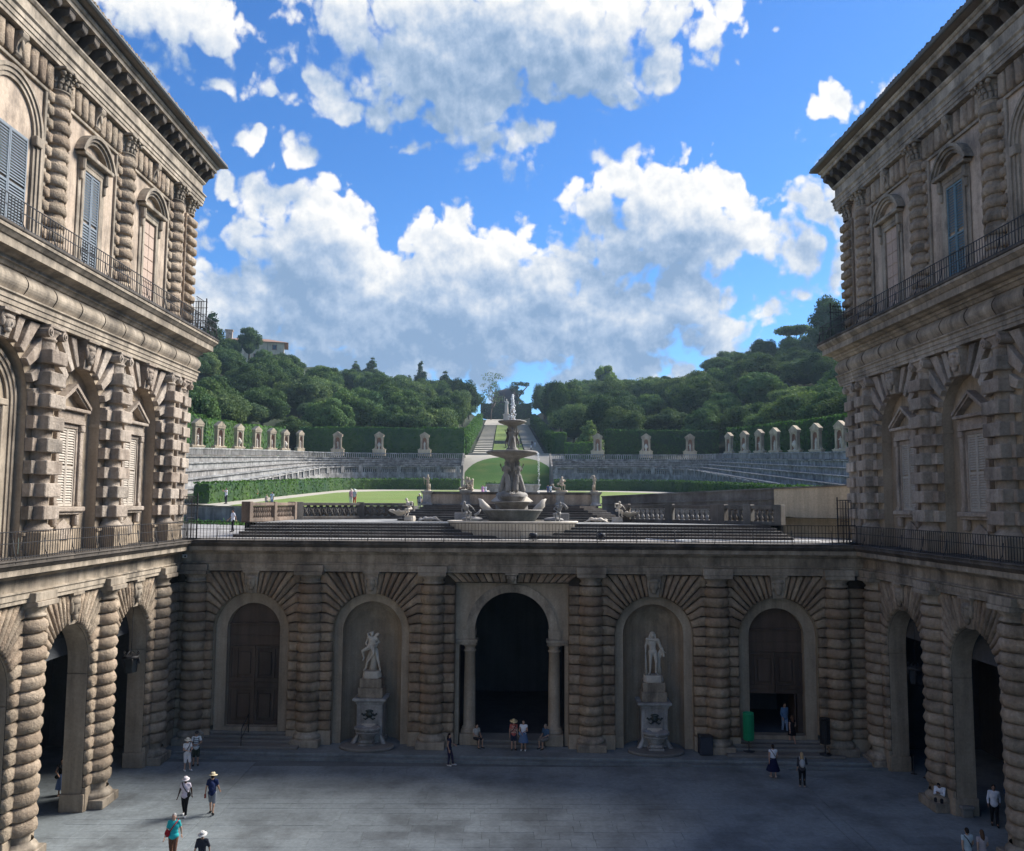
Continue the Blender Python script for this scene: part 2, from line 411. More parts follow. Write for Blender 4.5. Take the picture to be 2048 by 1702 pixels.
def plain(name, col, rough=.7, metal=0, var=0, bump=0, scale=40, spec=.3, emit=None):
    m, N, b = pbsdf(name)
    geo = N.node('ShaderNodeNewGeometry'); nz = N.noise(geo.outputs['Position'], scale, 4)
    c = N.mix(1.0, (*col, 1), N.comb(*[N.mr(nz, .25, .75, 1 - .12 - var, 1 + .10 + var)] * 3), 'MULTIPLY')
    N.put(b.inputs['Base Color'], c); b.inputs['Roughness'].default_value = rough; b.inputs['Metallic'].default_value = metal
    b.inputs['Specular IOR Level'].default_value = spec
    if bump:
        bp = N.node('ShaderNodeBump'); bp.inputs['Strength'].default_value = bump; bp.inputs['Distance'].default_value = .01
        N.put(bp.inputs['Height'], nz); N.l.new(bp.outputs[0], b.inputs['Normal'])
    return m
plain('iron', (.028, .027, .028), .55, .0, .1)
plain('bronze_dark', (.045, .055, .05), .5, .3, .15)
plain('shutter_beige', (.42, .37, .31), .7, 0, .06, scale=6)
plain('shutter_grey', (.17, .20, .23), .7, 0, .06, scale=6)
plain('shutter_teal', (.13, .20, .23), .7, 0, .06, scale=6)
plain('bin_green', (.015, .26, .12), .45, 0, .05)
plain('bin_dark', (.03, .032, .036), .6)
plain('cabinet', (.035, .04, .055), .6)
plain('white_plastic', (.55, .55, .54), .45)
plain('window_paint', (.36, .37, .38), .45, 0, .05)
plain('glass_dark', (.02, .025, .03), .1, 0, 0, spec=.6)
plain('roof_villa', (.26, .15, .10), .85, 0, .15, scale=8)
plain('shed', (.055, .045, .05), .9, 0, .2, scale=3)
plain('lead', (.12, .13, .14), .6)
# grass
def grass_mat(name, a, b_, scale=1.4):
    m, N, b = pbsdf(name); geo = N.node('ShaderNodeNewGeometry'); pos = geo.outputs['Position']
    c = N.mix(N.mr(N.noise(pos, .12, 5, .6), .35, .65), a, b_)
    f = N.noise(pos, 14, 5, .7)
    c = N.mix(1.0, c, N.comb(*[N.mr(f, .25, .75, .75, 1.25)] * 3), 'MULTIPLY')
    dry = N.mr(N.noise(N.mapping(pos, (.3, 1.0, 1)), .25, 4), .5, .72, 0, .6)
    c = N.mix(dry, c, (.17, .165, .06))
    N.put(b.inputs['Base Color'], c); b.inputs['Roughness'].default_value = .95; b.inputs['Specular IOR Level'].default_value = .1
    bp = N.node('ShaderNodeBump'); bp.inputs['Strength'].default_value = .8; bp.inputs['Distance'].default_value = .05
    N.put(bp.inputs['Height'], f); N.l.new(bp.outputs[0], b.inputs['Normal'])
grass_mat('lawn', (.135, .20, .055), (.17, .22, .07))
grass_mat('lawn_deep', (.055, .12, .03), (.075, .14, .04))
def leaf_mat(name, a, b_, var=.3):
    m, N, b = pbsdf(name); geo = N.node('ShaderNodeNewGeometry'); pos = geo.outputs['Position']
    oi = N.node('ShaderNodeObjectInfo')
    c = N.mix(N.mr(N.noise(pos, 1.1, 3), .35, .65), a, b_)
    c = N.mix(1.0, c, N.comb(N.mr(N.noise(pos, .16, 4, .65), .3, .7, .62, 1.4), N.mr(N.noise(pos, .16, 4, .65), .3, .7, .72, 1.28), .95), 'MULTIPLY')
    c = N.mix(1.0, c, N.comb(*[N.mr(N.noise(pos, 7, 2), .3, .7, .75, 1.25)] * 3), 'MULTIPLY')
    c = N.mix(1.0, c, N.comb(*[N.mr(oi.outputs['Random'], 0, 1, 1 - var, 1 + var)] * 3), 'MULTIPLY')
    N.put(b.inputs['Base Color'], c); b.inputs['Roughness'].default_value = .85; b.inputs['Specular IOR Level'].default_value = .04
    tr = N.node('ShaderNodeBsdfTranslucent'); N.put(tr.inputs[0], N.mix(1.0, c, (1.1, 1.3, .6, 1), 'MULTIPLY'))
    mx = N.node('ShaderNodeMixShader'); mx.inputs[0].default_value = .18
    out = N.n['Material Output']
    N.l.new(b.outputs[0], mx.inputs[1]); N.l.new(tr.outputs[0], mx.inputs[2]); N.l.new(mx.outputs[0], out.inputs[0])
leaf_mat('leaf_oak', (.066, .112, .046), (.090, .138, .054))
leaf_mat('leaf_olive', (.098, .145, .066), (.122, .166, .075))
leaf_mat('leaf_sunlit', (.14, .22, .05), (.17, .25, .06), .1)  # lifted yellow-green: sun on a skyline tree put into its leaf colour
leaf_mat('leaf_dark', (.040, .074, .038), (.052, .086, .042))
leaf_mat('hedge_leaf', (.060, .13, .036), (.082, .16, .044), .12)
leaf_mat('hedge_shaded', (.040, .092, .030), (.055, .112, .036), .12)  # darker copy of the hedge green: shade on right and rear hedges as colour
def water_mat():
    m, N, b = pbsdf('water'); b.inputs['Base Color'].default_value = (.05, .07, .07, 1); b.inputs['Roughness'].default_value = .08
    geo = N.node('ShaderNodeNewGeometry'); bp = N.node('ShaderNodeBump'); bp.inputs['Strength'].default_value = .2
    N.put(bp.inputs['Height'], N.noise(geo.outputs['Position'], 4, 3)); N.l.new(bp.outputs[0], b.inputs['Normal'])
water_mat()
def flat_col(col, rough=.85):
    key = 'cloth_%02x%02x%02x' % tuple(int(min(1, c) * 255) for c in col)
    if key not in M: plain(key, col, rough, 0, .04, scale=30, spec=.15)
    return M[key]
# ------------------------------------------------------------------ the court floor
WALL_ANG = atan2(-1.8, 37.0)
WALL_O = Vector((0.57, 49.55, 0))                 # gate centre on the rear wall
def wallpt(x, y, z=0):
    return Vector((WALL_O.x + x * cos(WALL_ANG) - y * sin(WALL_ANG), WALL_O.y + x * sin(WALL_ANG) + y * cos(WALL_ANG), z))
XL, XR = -18.9, 20.7                              # wing faces
rs = random.Random(3)
ground = MB().add([(-27, -30, -.06), (29, -30, -.06), (29, 56, -.06), (-27, 56, -.06)], [(0, 1, 2, 3)]).build('court_ground', M['slab_joint'])
tag(ground, kind='structure')
# paving slabs, laid in courses across the court; a pale drain course runs round it
slabs = []
def slab(x0, x1, y0, y1, z=0.0):
    slabs.append((x0, x1, y0, y1, z))
bx0, bx1, by1 = -13.2, 15.3, 41.2
def rowfill(xa, xb, ya, yb):
    y = ya
    while y < yb - .15:
        h = min(rs.uniform(.55, .95), yb - y)
        if yb - y - h < .35: h = yb - y
        x = xa
        while x < xb - .2:
            w = min(rs.uniform(1.0, 2.3), xb - x)
            if xb - x - w < .6: w = xb - x
            slab(x, x + w, y, y + h); x += w
        y += h
rowfill(bx0 + .62, bx1 - .62, 24, by1 - .6)
for xa in (bx0, bx1 - .6):                           # drain course along the sides
    y = 24
    while y < by1 - .01:
        h = min(rs.uniform(1.2, 1.9), by1 - y); slab(xa, xa + .6, y, y + h); y += h
x = bx0 + .62
while x < bx1 - .63:
    w = min(rs.uniform(1.2, 1.9), bx1 - .62 - x); slab(x, x + w, by1 - .58, by1); x += w
rowfill(-19.5, bx0 - .02, 24, 47.6); rowfill(bx1 + .02, 21.2, 24, 46.4); rowfill(bx0, bx1, by1 + .02, 46.9)
slabs.sort(key=lambda s: -((s[1] - s[0]) * (s[3] - s[2]) / max(4, s[2]) ** 2))
paving = MB().box(-19.6, 21.4, 10, 24, -.055, -.012).build('court_paving', M['slab']); tag(paving, kind='structure')
def slab_mesh(mb, s, j=.004):
    x0, x1, y0, y1, z = s; t = rs.uniform(-.004, .004)
    mb.cbox(x0 + j, x1 - j, y0 + j, y1 - j, -.05, z + t, .007)
for s in slabs[:300]:
    mb = MB(); slab_mesh(mb, (0, s[1] - s[0], 0, s[3] - s[2], 0)); mb.build('slab', M['slab'], paving, (s[0], s[2], 0))
rest = MB()
for s in slabs[300:]: slab_mesh(rest, s)
tag(rest.build('far_slabs', M['slab'], paving), kind='stuff')

# ------------------------------------------------------------------ facade pieces (x along the wall, -y out of it, z up)
def arch_pts(cx, r, zs, z0, n=24):
    return [(cx - r, z0)] + [(cx - r * cos(pi * i / n), zs + r * sin(pi * i / n)) for i in range(n + 1)] + [(cx + r, z0)]
def arch_face(mb, x0, x1, z0, z1, cx, r, zs, y, n=24):
    if zs > z0:
        mb.quad((x0, y, z0), (cx - r, y, z0), (cx - r, y, zs), (x0, y, zs)); mb.quad((cx + r, y, z0), (x1, y, z0), (x1, y, zs), (cx + r, y, zs))
    an = sorted(set([pi * i / n for i in range(n + 1)] + [atan2(z1 - zs, cx - x0), pi - atan2(z1 - zs, x1 - cx)]))
    pin, pout = [], []
    for a in an:
        dx, dz = -cos(a), sin(a)
        pin.append((cx + dx * r, y, zs + dz * r)); t = 1e9
        if dx < -1e-6: t = min(t, (x0 - cx) / dx)
        if dx > 1e-6: t = min(t, (x1 - cx) / dx)
        if dz > 1e-6: t = min(t, (z1 - zs) / dz)
        pout.append((cx + dx * t, y, zs + dz * t))
    for i in range(len(an) - 1): mb.quad(pin[i], pin[i + 1], pout[i + 1], pout[i])
def reveal(mb, cx, zs, z0, r0, y0, r1, y1, n=24, smooth=True):
    a = arch_pts(cx, r0, zs, z0, n); b = arch_pts(cx, r1, zs, z0, n)
    vs = [(x, y0, z) for x, z in a] + [(x, y1, z) for x, z in b]; k = len(a)
    mb.add(vs, [(i, i + 1, k + i + 1, k + i) for i in range(k - 1)], smooth)
_drum = {}
def drum_mesh(R, h, bulge, mat, variant):
    key = (round(R, 3), round(h, 3), round(bulge, 3), mat, variant)
    if key in _drum: return _drum[key]
    r = random.Random(hash(key) & 0xffff); mb = MB(); seg = 10; rows = [(R - .10, .012), (R + bulge * .15, .02), (R + bulge * .72, h * .20), (R + bulge, h * .5), (R + bulge * .75, h * .8), (R + bulge * .15, h - .02), (R - .10, h - .012)]
    vs = []
    for k, (rr, z) in enumerate(rows):
        for i in range(seg + 1):
            a = pi + pi * i / seg; j = r.uniform(-.03, .03) if 0 < k < 6 else 0
            vs.append(((rr + j) * cos(a), (rr + j) * sin(a) - 0, z + r.uniform(-.008, .008)))
    n = seg + 1
    mb.add(vs, [(k * n + i, k * n + i + 1, (k + 1) * n + i + 1, (k + 1) * n + i) for k in range(len(rows) - 1) for i in range(seg)], True)
    _drum[key] = mb.mesh('drum', M[mat]); return _drum[key]
_blk = {}
def block_mesh(w, h, depth, mat, variant, flat=False):
    key = (round(w, 2), round(h, 3), depth, mat, variant, flat)
    if key not in _blk:
        _blk[key] = cushion([(-w / 2, 0), (w / 2, 0), (w / 2, h), (-w / 2, h)], depth, .018, min(.12, h * .26), random.Random(hash(key) & 0xffff), flat, seg=.3).mesh('block', M[mat])
    return _blk[key]
def clean(p, d):
    return [a for i, a in enumerate(p) if hypot(a[0] - p[i - 1][0], a[1] - p[i - 1][1]) > d]
def ccw(P):
    s = sum(P[i - 1][0] * P[i][1] - P[i][0] * P[i - 1][1] for i in range(len(P)))
    return P if s > 0 else P[::-1]
def keystone_mesh(w0, w1, h, out):
    """console keystone with a carved mask, base at z=0"""
    mb = MB(); mb.add([(-w0 / 2, .05, 0), (w0 / 2, .05, 0), (w1 / 2, .05, h), (-w1 / 2, .05, h), (-w0 / 2, -out * .55, 0), (w0 / 2, -out * .55, 0), (w1 / 2, -out, h), (-w1 / 2, -out, h)],
        [(4, 5, 6, 7), (0, 4, 7, 3), (1, 2, 6, 5), (0, 1, 5, 4), (3, 7, 6, 2)])
    mb.box(-w1 / 2 - .06, w1 / 2 + .06, -out - .1, 0, h - .10, h)
    mb.ellipsoid((0, -out * .85, h * .50), (w1 * .33, .17, h * .27))                       # face
    mb.ellipsoid((0, -out * .85 - .16, h * .47), (.035, .05, h * .08), 8, 5)                 # nose
    mb.ellipsoid((0, -out * .85 - .02, h * .70), (w1 * .40, .16, h * .12))                  # hair
    mb.ellipsoid((0, -out * .80 - .03, h * .26), (w1 * .20, .12, h * .13))                  # beard
    for s in (-1, 1):
        mb.ellipsoid((s * w1 * .36, -out * .8, h * .55), (w1 * .12, .12, h * .22), 8, 6)
        mb.ellipsoid((s * w1 * .13, -out * .85 - .13, h * .56), (.03, .03, .022), 6, 4)
    return mb
class Facade:
    """one wall of the court: x along it (mirrored for the right wing), parts hang on thing T"""
    def __init__(s, T, mir=1, mat='rustic'): s.T = T; s.m = mir; s.k = 0; s.mat = mat
    def mb(s): return MB(s.m)
    def put(s, name, me, parent, x, y, z, sx=1): return place(name, me, parent, (x * s.m, y, z))
    def stone(s, P, parent, name, depth, mat, flat=False, soft=.085, y=0):
        cx = sum(p[0] for p in P) / len(P); cz = sum(p[1] for p in P) / len(P)
        s.k += 1
        mb = cushion(ccw([(x - cx, z - cz) for x, z in P]), depth, .02, soft, random.Random(s.k), flat, seg=.4, mirror=s.m)
        return place(name, mb.mesh(name, M[mat]), parent, (cx * s.m, y, cz))

ZB, CH, NC = 1.05, .55, 15                       # ground order: top of base, course height, courses
def ground_column(F, x, zp, le, re, R=.60, n_rect=10, depth=.23):
    """engaged rusticated column at x; flanking blocks reach to le / re up to the spring of the arches"""
    mb = F.mb()
    mb.cbox(x - R - .22, x + R + .22, -R - .22, .04, zp, zp + .40, .03)
    mb.lathe([(R + .17, 0), (R + .20, .06), (R + .20, .16), (R + .15, .23), (R + .06, .27), (R + .04, .40)], 20, (x, 0, zp + .40), pi, 2 * pi)
    mb.lathe([(R - .07, ZB - .3), (R - .07, ZB + CH * NC + .1), (R - .02, 9.36), (R + .06, 9.40), (R + .06, 9.47), (R - .02, 9.50), (R - .02, 9.62), (R + .12, 9.76), (R + .15, 9.82)], 20, (x, 0, 0), pi, 2 * pi)
    mb.cbox(x - R - .2, x + R + .2, -R - .2, .04, 9.82, 10.02, .02)
    col = mb.build('column', M['trim'], F.T)
    for k in range(NC):
        z = ZB + CH * k
        F.put('drum', drum_mesh(R, CH, .15, F.mat, (k * 7 + int(abs(x) * 3)) % 5), col, x, 0, z)
        if k < n_rect:
            for a, b in ((le, x - R * .93), (x + R * .93, re)):
                if b - a > .12: F.put('block', block_mesh(b - a, CH, depth, F.mat, (k + int(abs(x))) % 4), col, (a + b) / 2, 0, z)
    # low plinth under the flanking blocks
    pl = F.mb()
    for a, b in ((le, x - R * .93), (x + R * .93, re)):
        if b - a > .12: pl.cbox(a + .005, b - .005, -.14, .03, zp, ZB - .005, .02)
    pl.build('plinth', M['ashlar'], F.T)
    return col
def ground_arch(F, cx, r, zs, xl, xr, zt=9.98, mat=None, R=.60):
    mat = mat or F.mat
    """voussoirs of one arch between the columns at xl and xr; the lower ones bend into the courses"""
    arch = F.mb(); reveal(arch, cx, zs, zs - .02, r + .012, .03, r + .012, -.06); arch = arch.build('arch', M['ashlar'], F.T)
    for sd in (-1, 1):
        xc = xl + R * .93 if sd < 0 else xr - R * .93
        dcol = abs(cx - xc); dx = r + (dcol - r) * .55
        lev = [zs] + [ZB + CH * k for k in range(11, 16)] + [zt]
        th = [math.atan((z - zs) / dx) for z in lev]
        def pin(t): return (cx + sd * r * cos(t), zs + r * sin(t))
        for k in range(len(lev) - 1):
            P = [pin(th[k]), (cx + sd * dx, lev[k]), (cx + sd * dcol, lev[k]), (cx + sd * dcol, lev[k + 1]), (cx + sd * dx, lev[k + 1]), pin(th[k + 1])]
            F.stone(P, arch, 'voussoir', .23, mat)
        t0 = th[-1]; t1 = radians(83.5); n = 5
        for k in range(n):
            a, b = t0 + (t1 - t0) * k / n, t0 + (t1 - t0) * (k + 1) / n
            P = [pin(a), (cx + sd * (zt - zs) / tan(a), zt), (cx + sd * (zt - zs) / tan(b), zt), pin(b)]
            F.stone(P, arch, 'voussoir', .24, mat)
    a = radians(83.5)
    w0 = 2 * r * cos(a); w1 = 2 * (zt - zs) / tan(a)
    F.put('keystone', keystone_mesh(w0 + .06, w1 + .06, zt - zs - r + .05, .34).mesh('keystone', M['trim']), arch, cx, 0, zs + r - .02)
    return arch
ENT0A = [(.0, 10.02), (.42, 10.02), (.42, 10.18), (.47, 10.19), (.47, 10.40), (.53, 10.44), (.53, 10.50), (.40, 10.52), (.40, 10.98), (.46, 11.0), (.56, 11.08), (.62, 11.10), (.62, 11.16),
        (.98, 11.20), (.98, 11.42), (0, 11.425)]
ENT0B = [(0, 11.426), (1.0, 11.426), (1.02, 11.44), (1.14, 11.58), (1.18, 11.60), (1.18, 11.72), (.0, 11.73)]
def rail(F, plan, z, name='railing', h=1.02, gap=.19, parent=None, brackets=True, low=.42):
    """iron railing along a plan polyline"""
    mb = F.mb()
    for (ax, ay), (bx, by) in zip(plan[:-1], plan[1:]):
        d = Vector((bx - ax, by - ay)); L = d.length; d.normalize(); nrm = Vector((d.y, -d.x))
        ang = atan2(d.y, d.x)
        def bar(s0, s1, z0, z1, t):
            p = Vector((ax, ay)) + d * s0; q = Vector((ax, ay)) + d * s1; e = nrm * t
            vs = [(p.x - e.x, p.y - e.y, z0), (q.x - e.x, q.y - e.y, z0), (q.x + e.x, q.y + e.y, z0), (p.x + e.x, p.y + e.y, z0)]
            vs += [(a, b, z1) for a, b, _ in vs]
            mb.add(vs, [(0, 3, 2, 1), (4, 5, 6, 7), (0, 1, 5, 4), (1, 2, 6, 5), (2, 3, 7, 6), (3, 0, 4, 7)])
        bar(0, L, z + .07, z + .105, .018); bar(0, L, z + h - low, z + h - low + .03, .016); bar(0, L, z + h, z + h + .03, .02)
        n = int(L / gap)
        for i in range(n + 1):
            s0 = L * i / n; bar(s0 - .011, s0 + .011, z + .03, z + h + .02, .011)
        if brackets:
            m = max(1, int(L / 2.1))
            for i in range(m + 1):
                s0 = L * i / m; p = Vector((ax, ay)) + d * s0
                pts = [(p.x, p.y, z + .75), (p.x + nrm.x * .05, p.y + nrm.y * .05, z + .3), (p.x + nrm.x * .17, p.y + nrm.y * .17, z + .02), (p.x + nrm.x * .13, p.y + nrm.y * .13, z - .13), (p.x, p.y, z - .1)]
                mb.tube(pts, .02, 5)
    return mb.build(name, M['iron'], parent if parent is not None else F.T)

# ------------------------------------------------------------------ rear wall of the court
RW = thing('rear_wall', 'low rusticated brown stone wall closing the court below the garden terrace', 'wall', WALL_O, WALL_ANG)
F = Facade(RW)
ZP = .25                                          # platform the wall stands on
cols = [-18.35, -11.62, -4.52, 4.52, 11.62, 18.35]
bays = [(-15.05, 'door'), (-8.08, 'niche'), (0, 'gate'), (8.08, 'niche'), (15.05, 'door')]
AR, ZS = 2.2, 6.55
edges = {cols[0]: (-19.4, -15.05 - AR), cols[1]: (-15.05 + AR, -8.08 - AR), cols[2]: (-8.08 + AR, -3.25), cols[3]: (3.25, 8.08 - AR), cols[4]: (8.08 + AR, 15.05 - AR), cols[5]: (15.05 + AR, 20.15)}
for i, x in enumerate(cols):
    c = ground_column(F, x, ZP, *edges[x])
# blocks above the spring beside the gate and in the corners
for sx in (-1, 1):
    c = RW.children[0] if sx < 0 else RW.children[-2]
    for k in range(10, NC):
        z = ZB + CH * k
        a, b = sorted((sx * 3.25, sx * (4.52 - .56)))
        F.put('block', block_mesh(b - a, CH, .23, 'rustic', k % 4), RW, (a + b) / 2, 0, z)
        a, b = sorted(((19.4 if sx < 0 else 20.15) * sx, sx * (18.35 + .56)))
        F.put('block', block_mesh(b - a, CH, .23, 'rustic', k % 4), RW, (a + b) / 2, 0, z)
wl = F.mb()
spans = [(-20.5, -11.62), (-11.62, -4.52), (-4.52, 4.52), (4.52, 11.62), (11.62, 21.2)]
for (cx, kind), (a, b) in zip(bays, spans):
    if kind != 'gate': arch_face(wl, a, b, .0, 10.1, cx, AR, ZS, .02)
    else:
        wl.quad((a, .02, 0), (-3.25, .02, 0), (-3.25, .02, 9.42), (a, .02, 9.42)); wl.quad((3.25, .02, 0), (b, .02, 0), (b, .02, 9.42), (3.25, .02, 9.42))
        wl.quad((a, .02, 9.42), (b, .02, 9.42), (b, .02, 10.1), (a, .02, 10.1))
wl.build('wall_core', M['joint'], RW)
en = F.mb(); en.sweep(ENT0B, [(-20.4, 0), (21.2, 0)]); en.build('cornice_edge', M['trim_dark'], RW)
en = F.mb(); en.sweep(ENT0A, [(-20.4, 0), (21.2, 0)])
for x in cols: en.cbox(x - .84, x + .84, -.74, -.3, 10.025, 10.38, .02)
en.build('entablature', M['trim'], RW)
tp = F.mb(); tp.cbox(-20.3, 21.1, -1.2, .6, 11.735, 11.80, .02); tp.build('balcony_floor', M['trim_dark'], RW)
rail(F, [(-19.0, -1.02), (20.0, -1.02)], 11.80)
for (cx, kind) in bays:
    if kind == 'gate': continue
    i = bays.index((cx, kind)); xl, xr = cols[i], cols[i + 1]
    ground_arch(F, cx, AR, ZS, xl, xr)
def imposts(F, cx, r, z, parent, y=-.02, w=.5):
    for sx in (-1, 1):
        pass
# niches
for cx in (-8.08, 8.08):
    mb = F.mb(); rn = 1.72
    reveal(mb, cx, ZS, ZP, AR, .03, AR, .34); 
    a = arch_pts(cx, AR, ZS, ZP); b = arch_pts(cx, rn, ZS, ZP); k = len(a)
    mb.add([(x, .34, z) for x, z in a] + [(x, .34, z) for x, z in b], [(i, i + 1, k + i + 1, k + i) for i in range(k - 1)])
    n = 20
    for i in range(n):
        a0, a1 = pi * i / n, pi * (i + 1) / n
        zz = [ZP, 2.0, 3.5, 5.0, 6.1]
        for z0, z1 in zip(zz[:-1], zz[1:]):
            mb.add([(cx - rn * cos(a0), .34 + rn * sin(a0), z0), (cx - rn * cos(a1), .34 + rn * sin(a1), z0), (cx - rn * cos(a1), .34 + rn * sin(a1), z1), (cx - rn * cos(a0), .34 + rn * sin(a0), z1)], [(0, 1, 2, 3)], True)
        mb.add([(cx - rn * cos(a0), .34 + rn * sin(a0), 6.14), (cx - rn * cos(a1), .34 + rn * sin(a1), 6.14), (cx - rn * cos(a1), .34 + rn * sin(a1), ZS), (cx - rn * cos(a0), .34 + rn * sin(a0), ZS)], [(0, 1, 2, 3)], True)
        m = 10
        for j in range(m):
            e0, e1 = pi / 2 * j / m, pi / 2 * (j + 1) / m
            def sp(a, e): return (cx - rn * cos(a) * cos(e), .34 + rn * sin(a) * cos(e), ZS + rn * sin(e))
            mb.add([sp(a0, e0), sp(a1, e0), sp(a1, e1), sp(a0, e1)], [(0, 1, 2, 3)], True)
        # thin dark joint at the impost
        rj = rn + .04
        mb.add([(cx - rj * cos(a0), .36 + rj * sin(a0), 6.08), (cx - rj * cos(a1), .36 + rj * sin(a1), 6.08), (cx - rj * cos(a1), .36 + rj * sin(a1), 6.16), (cx - rj * cos(a0), .36 + rj * sin(a0), 6.16)], [(0, 1, 2, 3)], True)
    for sx in (-1, 1):
        mb.box(*sorted((cx + sx * (rn - .0), cx + sx * AR)), .30, .345, ZP, .85)
    mb.build('niche', M['ashlar'], RW)
# doors
def door(F, cx, opened):
    mb = F.mb(); rd = 1.56
    reveal(mb, cx, ZS, ZP + .9, AR, .03, AR, .40)
    a = arch_pts(cx, AR, ZS, ZP + .3); b = arch_pts(cx, rd, ZS, ZP + .3); k = len(a)
    mb.add([(x, .40, z) for x, z in a] + [(x, .40, z) for x, z in b], [(i, i + 1, k + i + 1, k + i) for i in range(k - 1)])
    reveal(mb, cx, ZS, ZP + .3, rd, .40, rd, .98)
    for sx in (-1, 1):
        mb.box(*sorted((cx + sx * (rd + .005), cx + sx * (AR - .01))), .375, .405, 6.1, 6.16)
    mb.cbox(cx - rd, cx + rd, .3, 1.0, ZP + .5, ZP + .815, .02)
    mb.build('door_recess', M['ashlar'], RW)
    zd = ZP + .82
    d = F.mb(); y = .90
    # lunette, transom mouldings and two panelled leaves
    n = 20; d.add([(cx, y + .02, ZS + .35)] + [(cx - (rd + .02) * cos(pi * i / n), y + .02, max(ZS + .35, ZS + (rd + .02) * sin(pi * i / n))) for i in range(n + 1)], [(0, i + 1, i + 2) for i in range(n)])
    d.box(cx - rd, cx + rd, y - .02, y + .10, 5.62, ZS + .35)
    d.cbox(cx - rd - .01, cx + rd + .01, y - .16, y + .1, ZS + .27, ZS + .36, .02)
    d.cbox(cx - rd, cx + rd, y - .05, y + .08, 5.58, 5.66, .015); d.cbox(cx - rd, cx + rd, y - .045, y + .08, 6.12, 6.18, .015)
    dm = d.build('door', M['wood_door'], RW)
    ztop = 5.58; zmid = 3.35
    for s in (-1, 1):
        x0, x1 = sorted((cx + s * .015, cx + s * (rd - .0)))
        rows = [(zmid + .16, ztop - .02), (zd, zmid - .16)] if not opened else [(zmid + .16, ztop - .02)]
        lf = F.mb(); lf.box(x0, x1, y + .03, y + .09, rows[-1][0], ztop)
        if not opened: lf.cbox(x0, x1, y - .10, y + .05, zmid - .15, zmid + .15, .02)
        else: lf.cbox(x0, x1, y - .03, y + .05, zmid - .1, zmid + .15, .015)
        for (z0, z1) in rows:
            fw = .16
            lf.cbox(x0, x0 + fw, y - .05, y + .05, z0, z1, .01); lf.cbox(x1 - fw, x1, y - .05, y + .05, z0, z1, .01)
            lf.cbox(x0, x1, y - .053, y + .05, z1 - .15, z1, .01); lf.cbox(x0, x1, y - .053, y + .05, z0, z0 + .22, .01)
            xm = x0 + (x1 - x0) * (.30 if s < 0 else .70)
            lf.cbox(xm - .06, xm + .06, y - .051, y + .05, z0, z1, .01)
            pa, pb = (xm + .14, x1 - fw - .1) if s < 0 else (x0 + fw + .1, xm - .14)
            lf.cbox(pa, pb, y - .09, y + .05, z0 + .42, z1 - .35, .03)
        lf.build('door_leaf', M['wood_door'], dm)
    if opened:                                     # dark passage behind, one leaf folded inwards at the right
        p = F.mb(); p.box(cx + rd - .45, cx + rd - .36, y + .1, y + 1.3, zd, zmid); p.cbox(cx + rd - .33, cx + rd - .02, y, y + .08, zd, zmid + .05, .01)
        p.build('door_leaf', M['wood_door'], dm)
        p = F.mb(); p.quad((cx - rd, 6.5, 0), (cx + rd, 6.5, 0), (cx + rd, 6.5, 4), (cx - rd, 6.5, 4)); p.quad((cx - rd, .95, zd), (cx + rd, .95, zd), (cx + rd, 6.5, zd), (cx - rd, 6.5, zd))
        p.quad((cx - rd, .95, 3.4), (cx + rd, .95, 3.4), (cx + rd, 6.5, 3.4), (cx - rd, 6.5, 3.4))
        for s in (-1, 1): p.quad((cx + s * rd, .95, 0), (cx + s * rd, 6.5, 0), (cx + s * rd, 6.5, 4), (cx + s * rd, .95, 4))
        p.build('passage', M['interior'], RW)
door(F, -15.05, False); door(F, 15.05, True)
# gate: a wide recess with an arch carried on two columns and narrow slots beside them
g = F.mb(); gy = .50
arch_face(g, -3.25, 3.25, 6.15, 9.42, 0, 2.14, 6.70, gy, 32)
reveal(g, 0, 6.70, 6.15, 2.14, gy, 2.14, gy + .75, 32)
for s in (-1, 1):
    g.quad((s * 3.25, .02, ZP), (s * 3.25, gy, ZP), (s * 3.25, gy, 9.42), (s * 3.25, .02, 9.42))
    a, b = sorted((s * 3.25, s * 3.04)); g.box(a, b, gy - .02, gy + .8, ZP, 6.16)
    a, b = sorted((s * 3.25, s * 2.12)); g.quad((a, gy, 6.15), (b, gy, 6.15), (b, gy + .8, 6.15), (a, gy + .8, 6.15))
g.quad((-3.25, .02, 9.42), (3.25, .02, 9.42), (3.25, gy, 9.42), (-3.25, gy, 9.42))
gt = g.build('gate_surround', M['ashlar'], RW)
ar = F.mb()
for r0, r1, o in ((2.15, 2.34, .05), (2.34, 2.55, .085), (2.55, 2.64, .12)):
    n = 32
    for i in range(n):
        a0, a1 = pi * i / n, pi * (i + 1) / n
        def q(r, a, y): return (-r * cos(a), y, 6.70 + r * sin(a))
        ar.add([q(r0, a0, gy - o), q(r0, a1, gy - o), q(r1, a1, gy - o), q(r1, a0, gy - o), q(r1, a0, gy), q(r1, a1, gy), q(r0, a0, gy), q(r0, a1, gy)], [(0, 1, 2, 3), (3, 2, 5, 4), (6, 7, 1, 0)])
for s in (-1, 1):
    a, b = sorted((s * 2.10, s * 2.86)); ar.cbox(a, b, gy - .06, gy + .7, 6.16, 6.70, .02)
    a, b = sorted((s * 1.98, s * 3.24)); ar.cbox(a, b, gy - .16, gy + .72, 5.98, 6.155, .03); ar.cbox(min(s * 2.06, s * 3.24), max(s * 2.06, s * 3.24), gy - .10, gy + .72, 5.86, 5.975, .02)
ar.build('archivolt', M['trim'], gt)
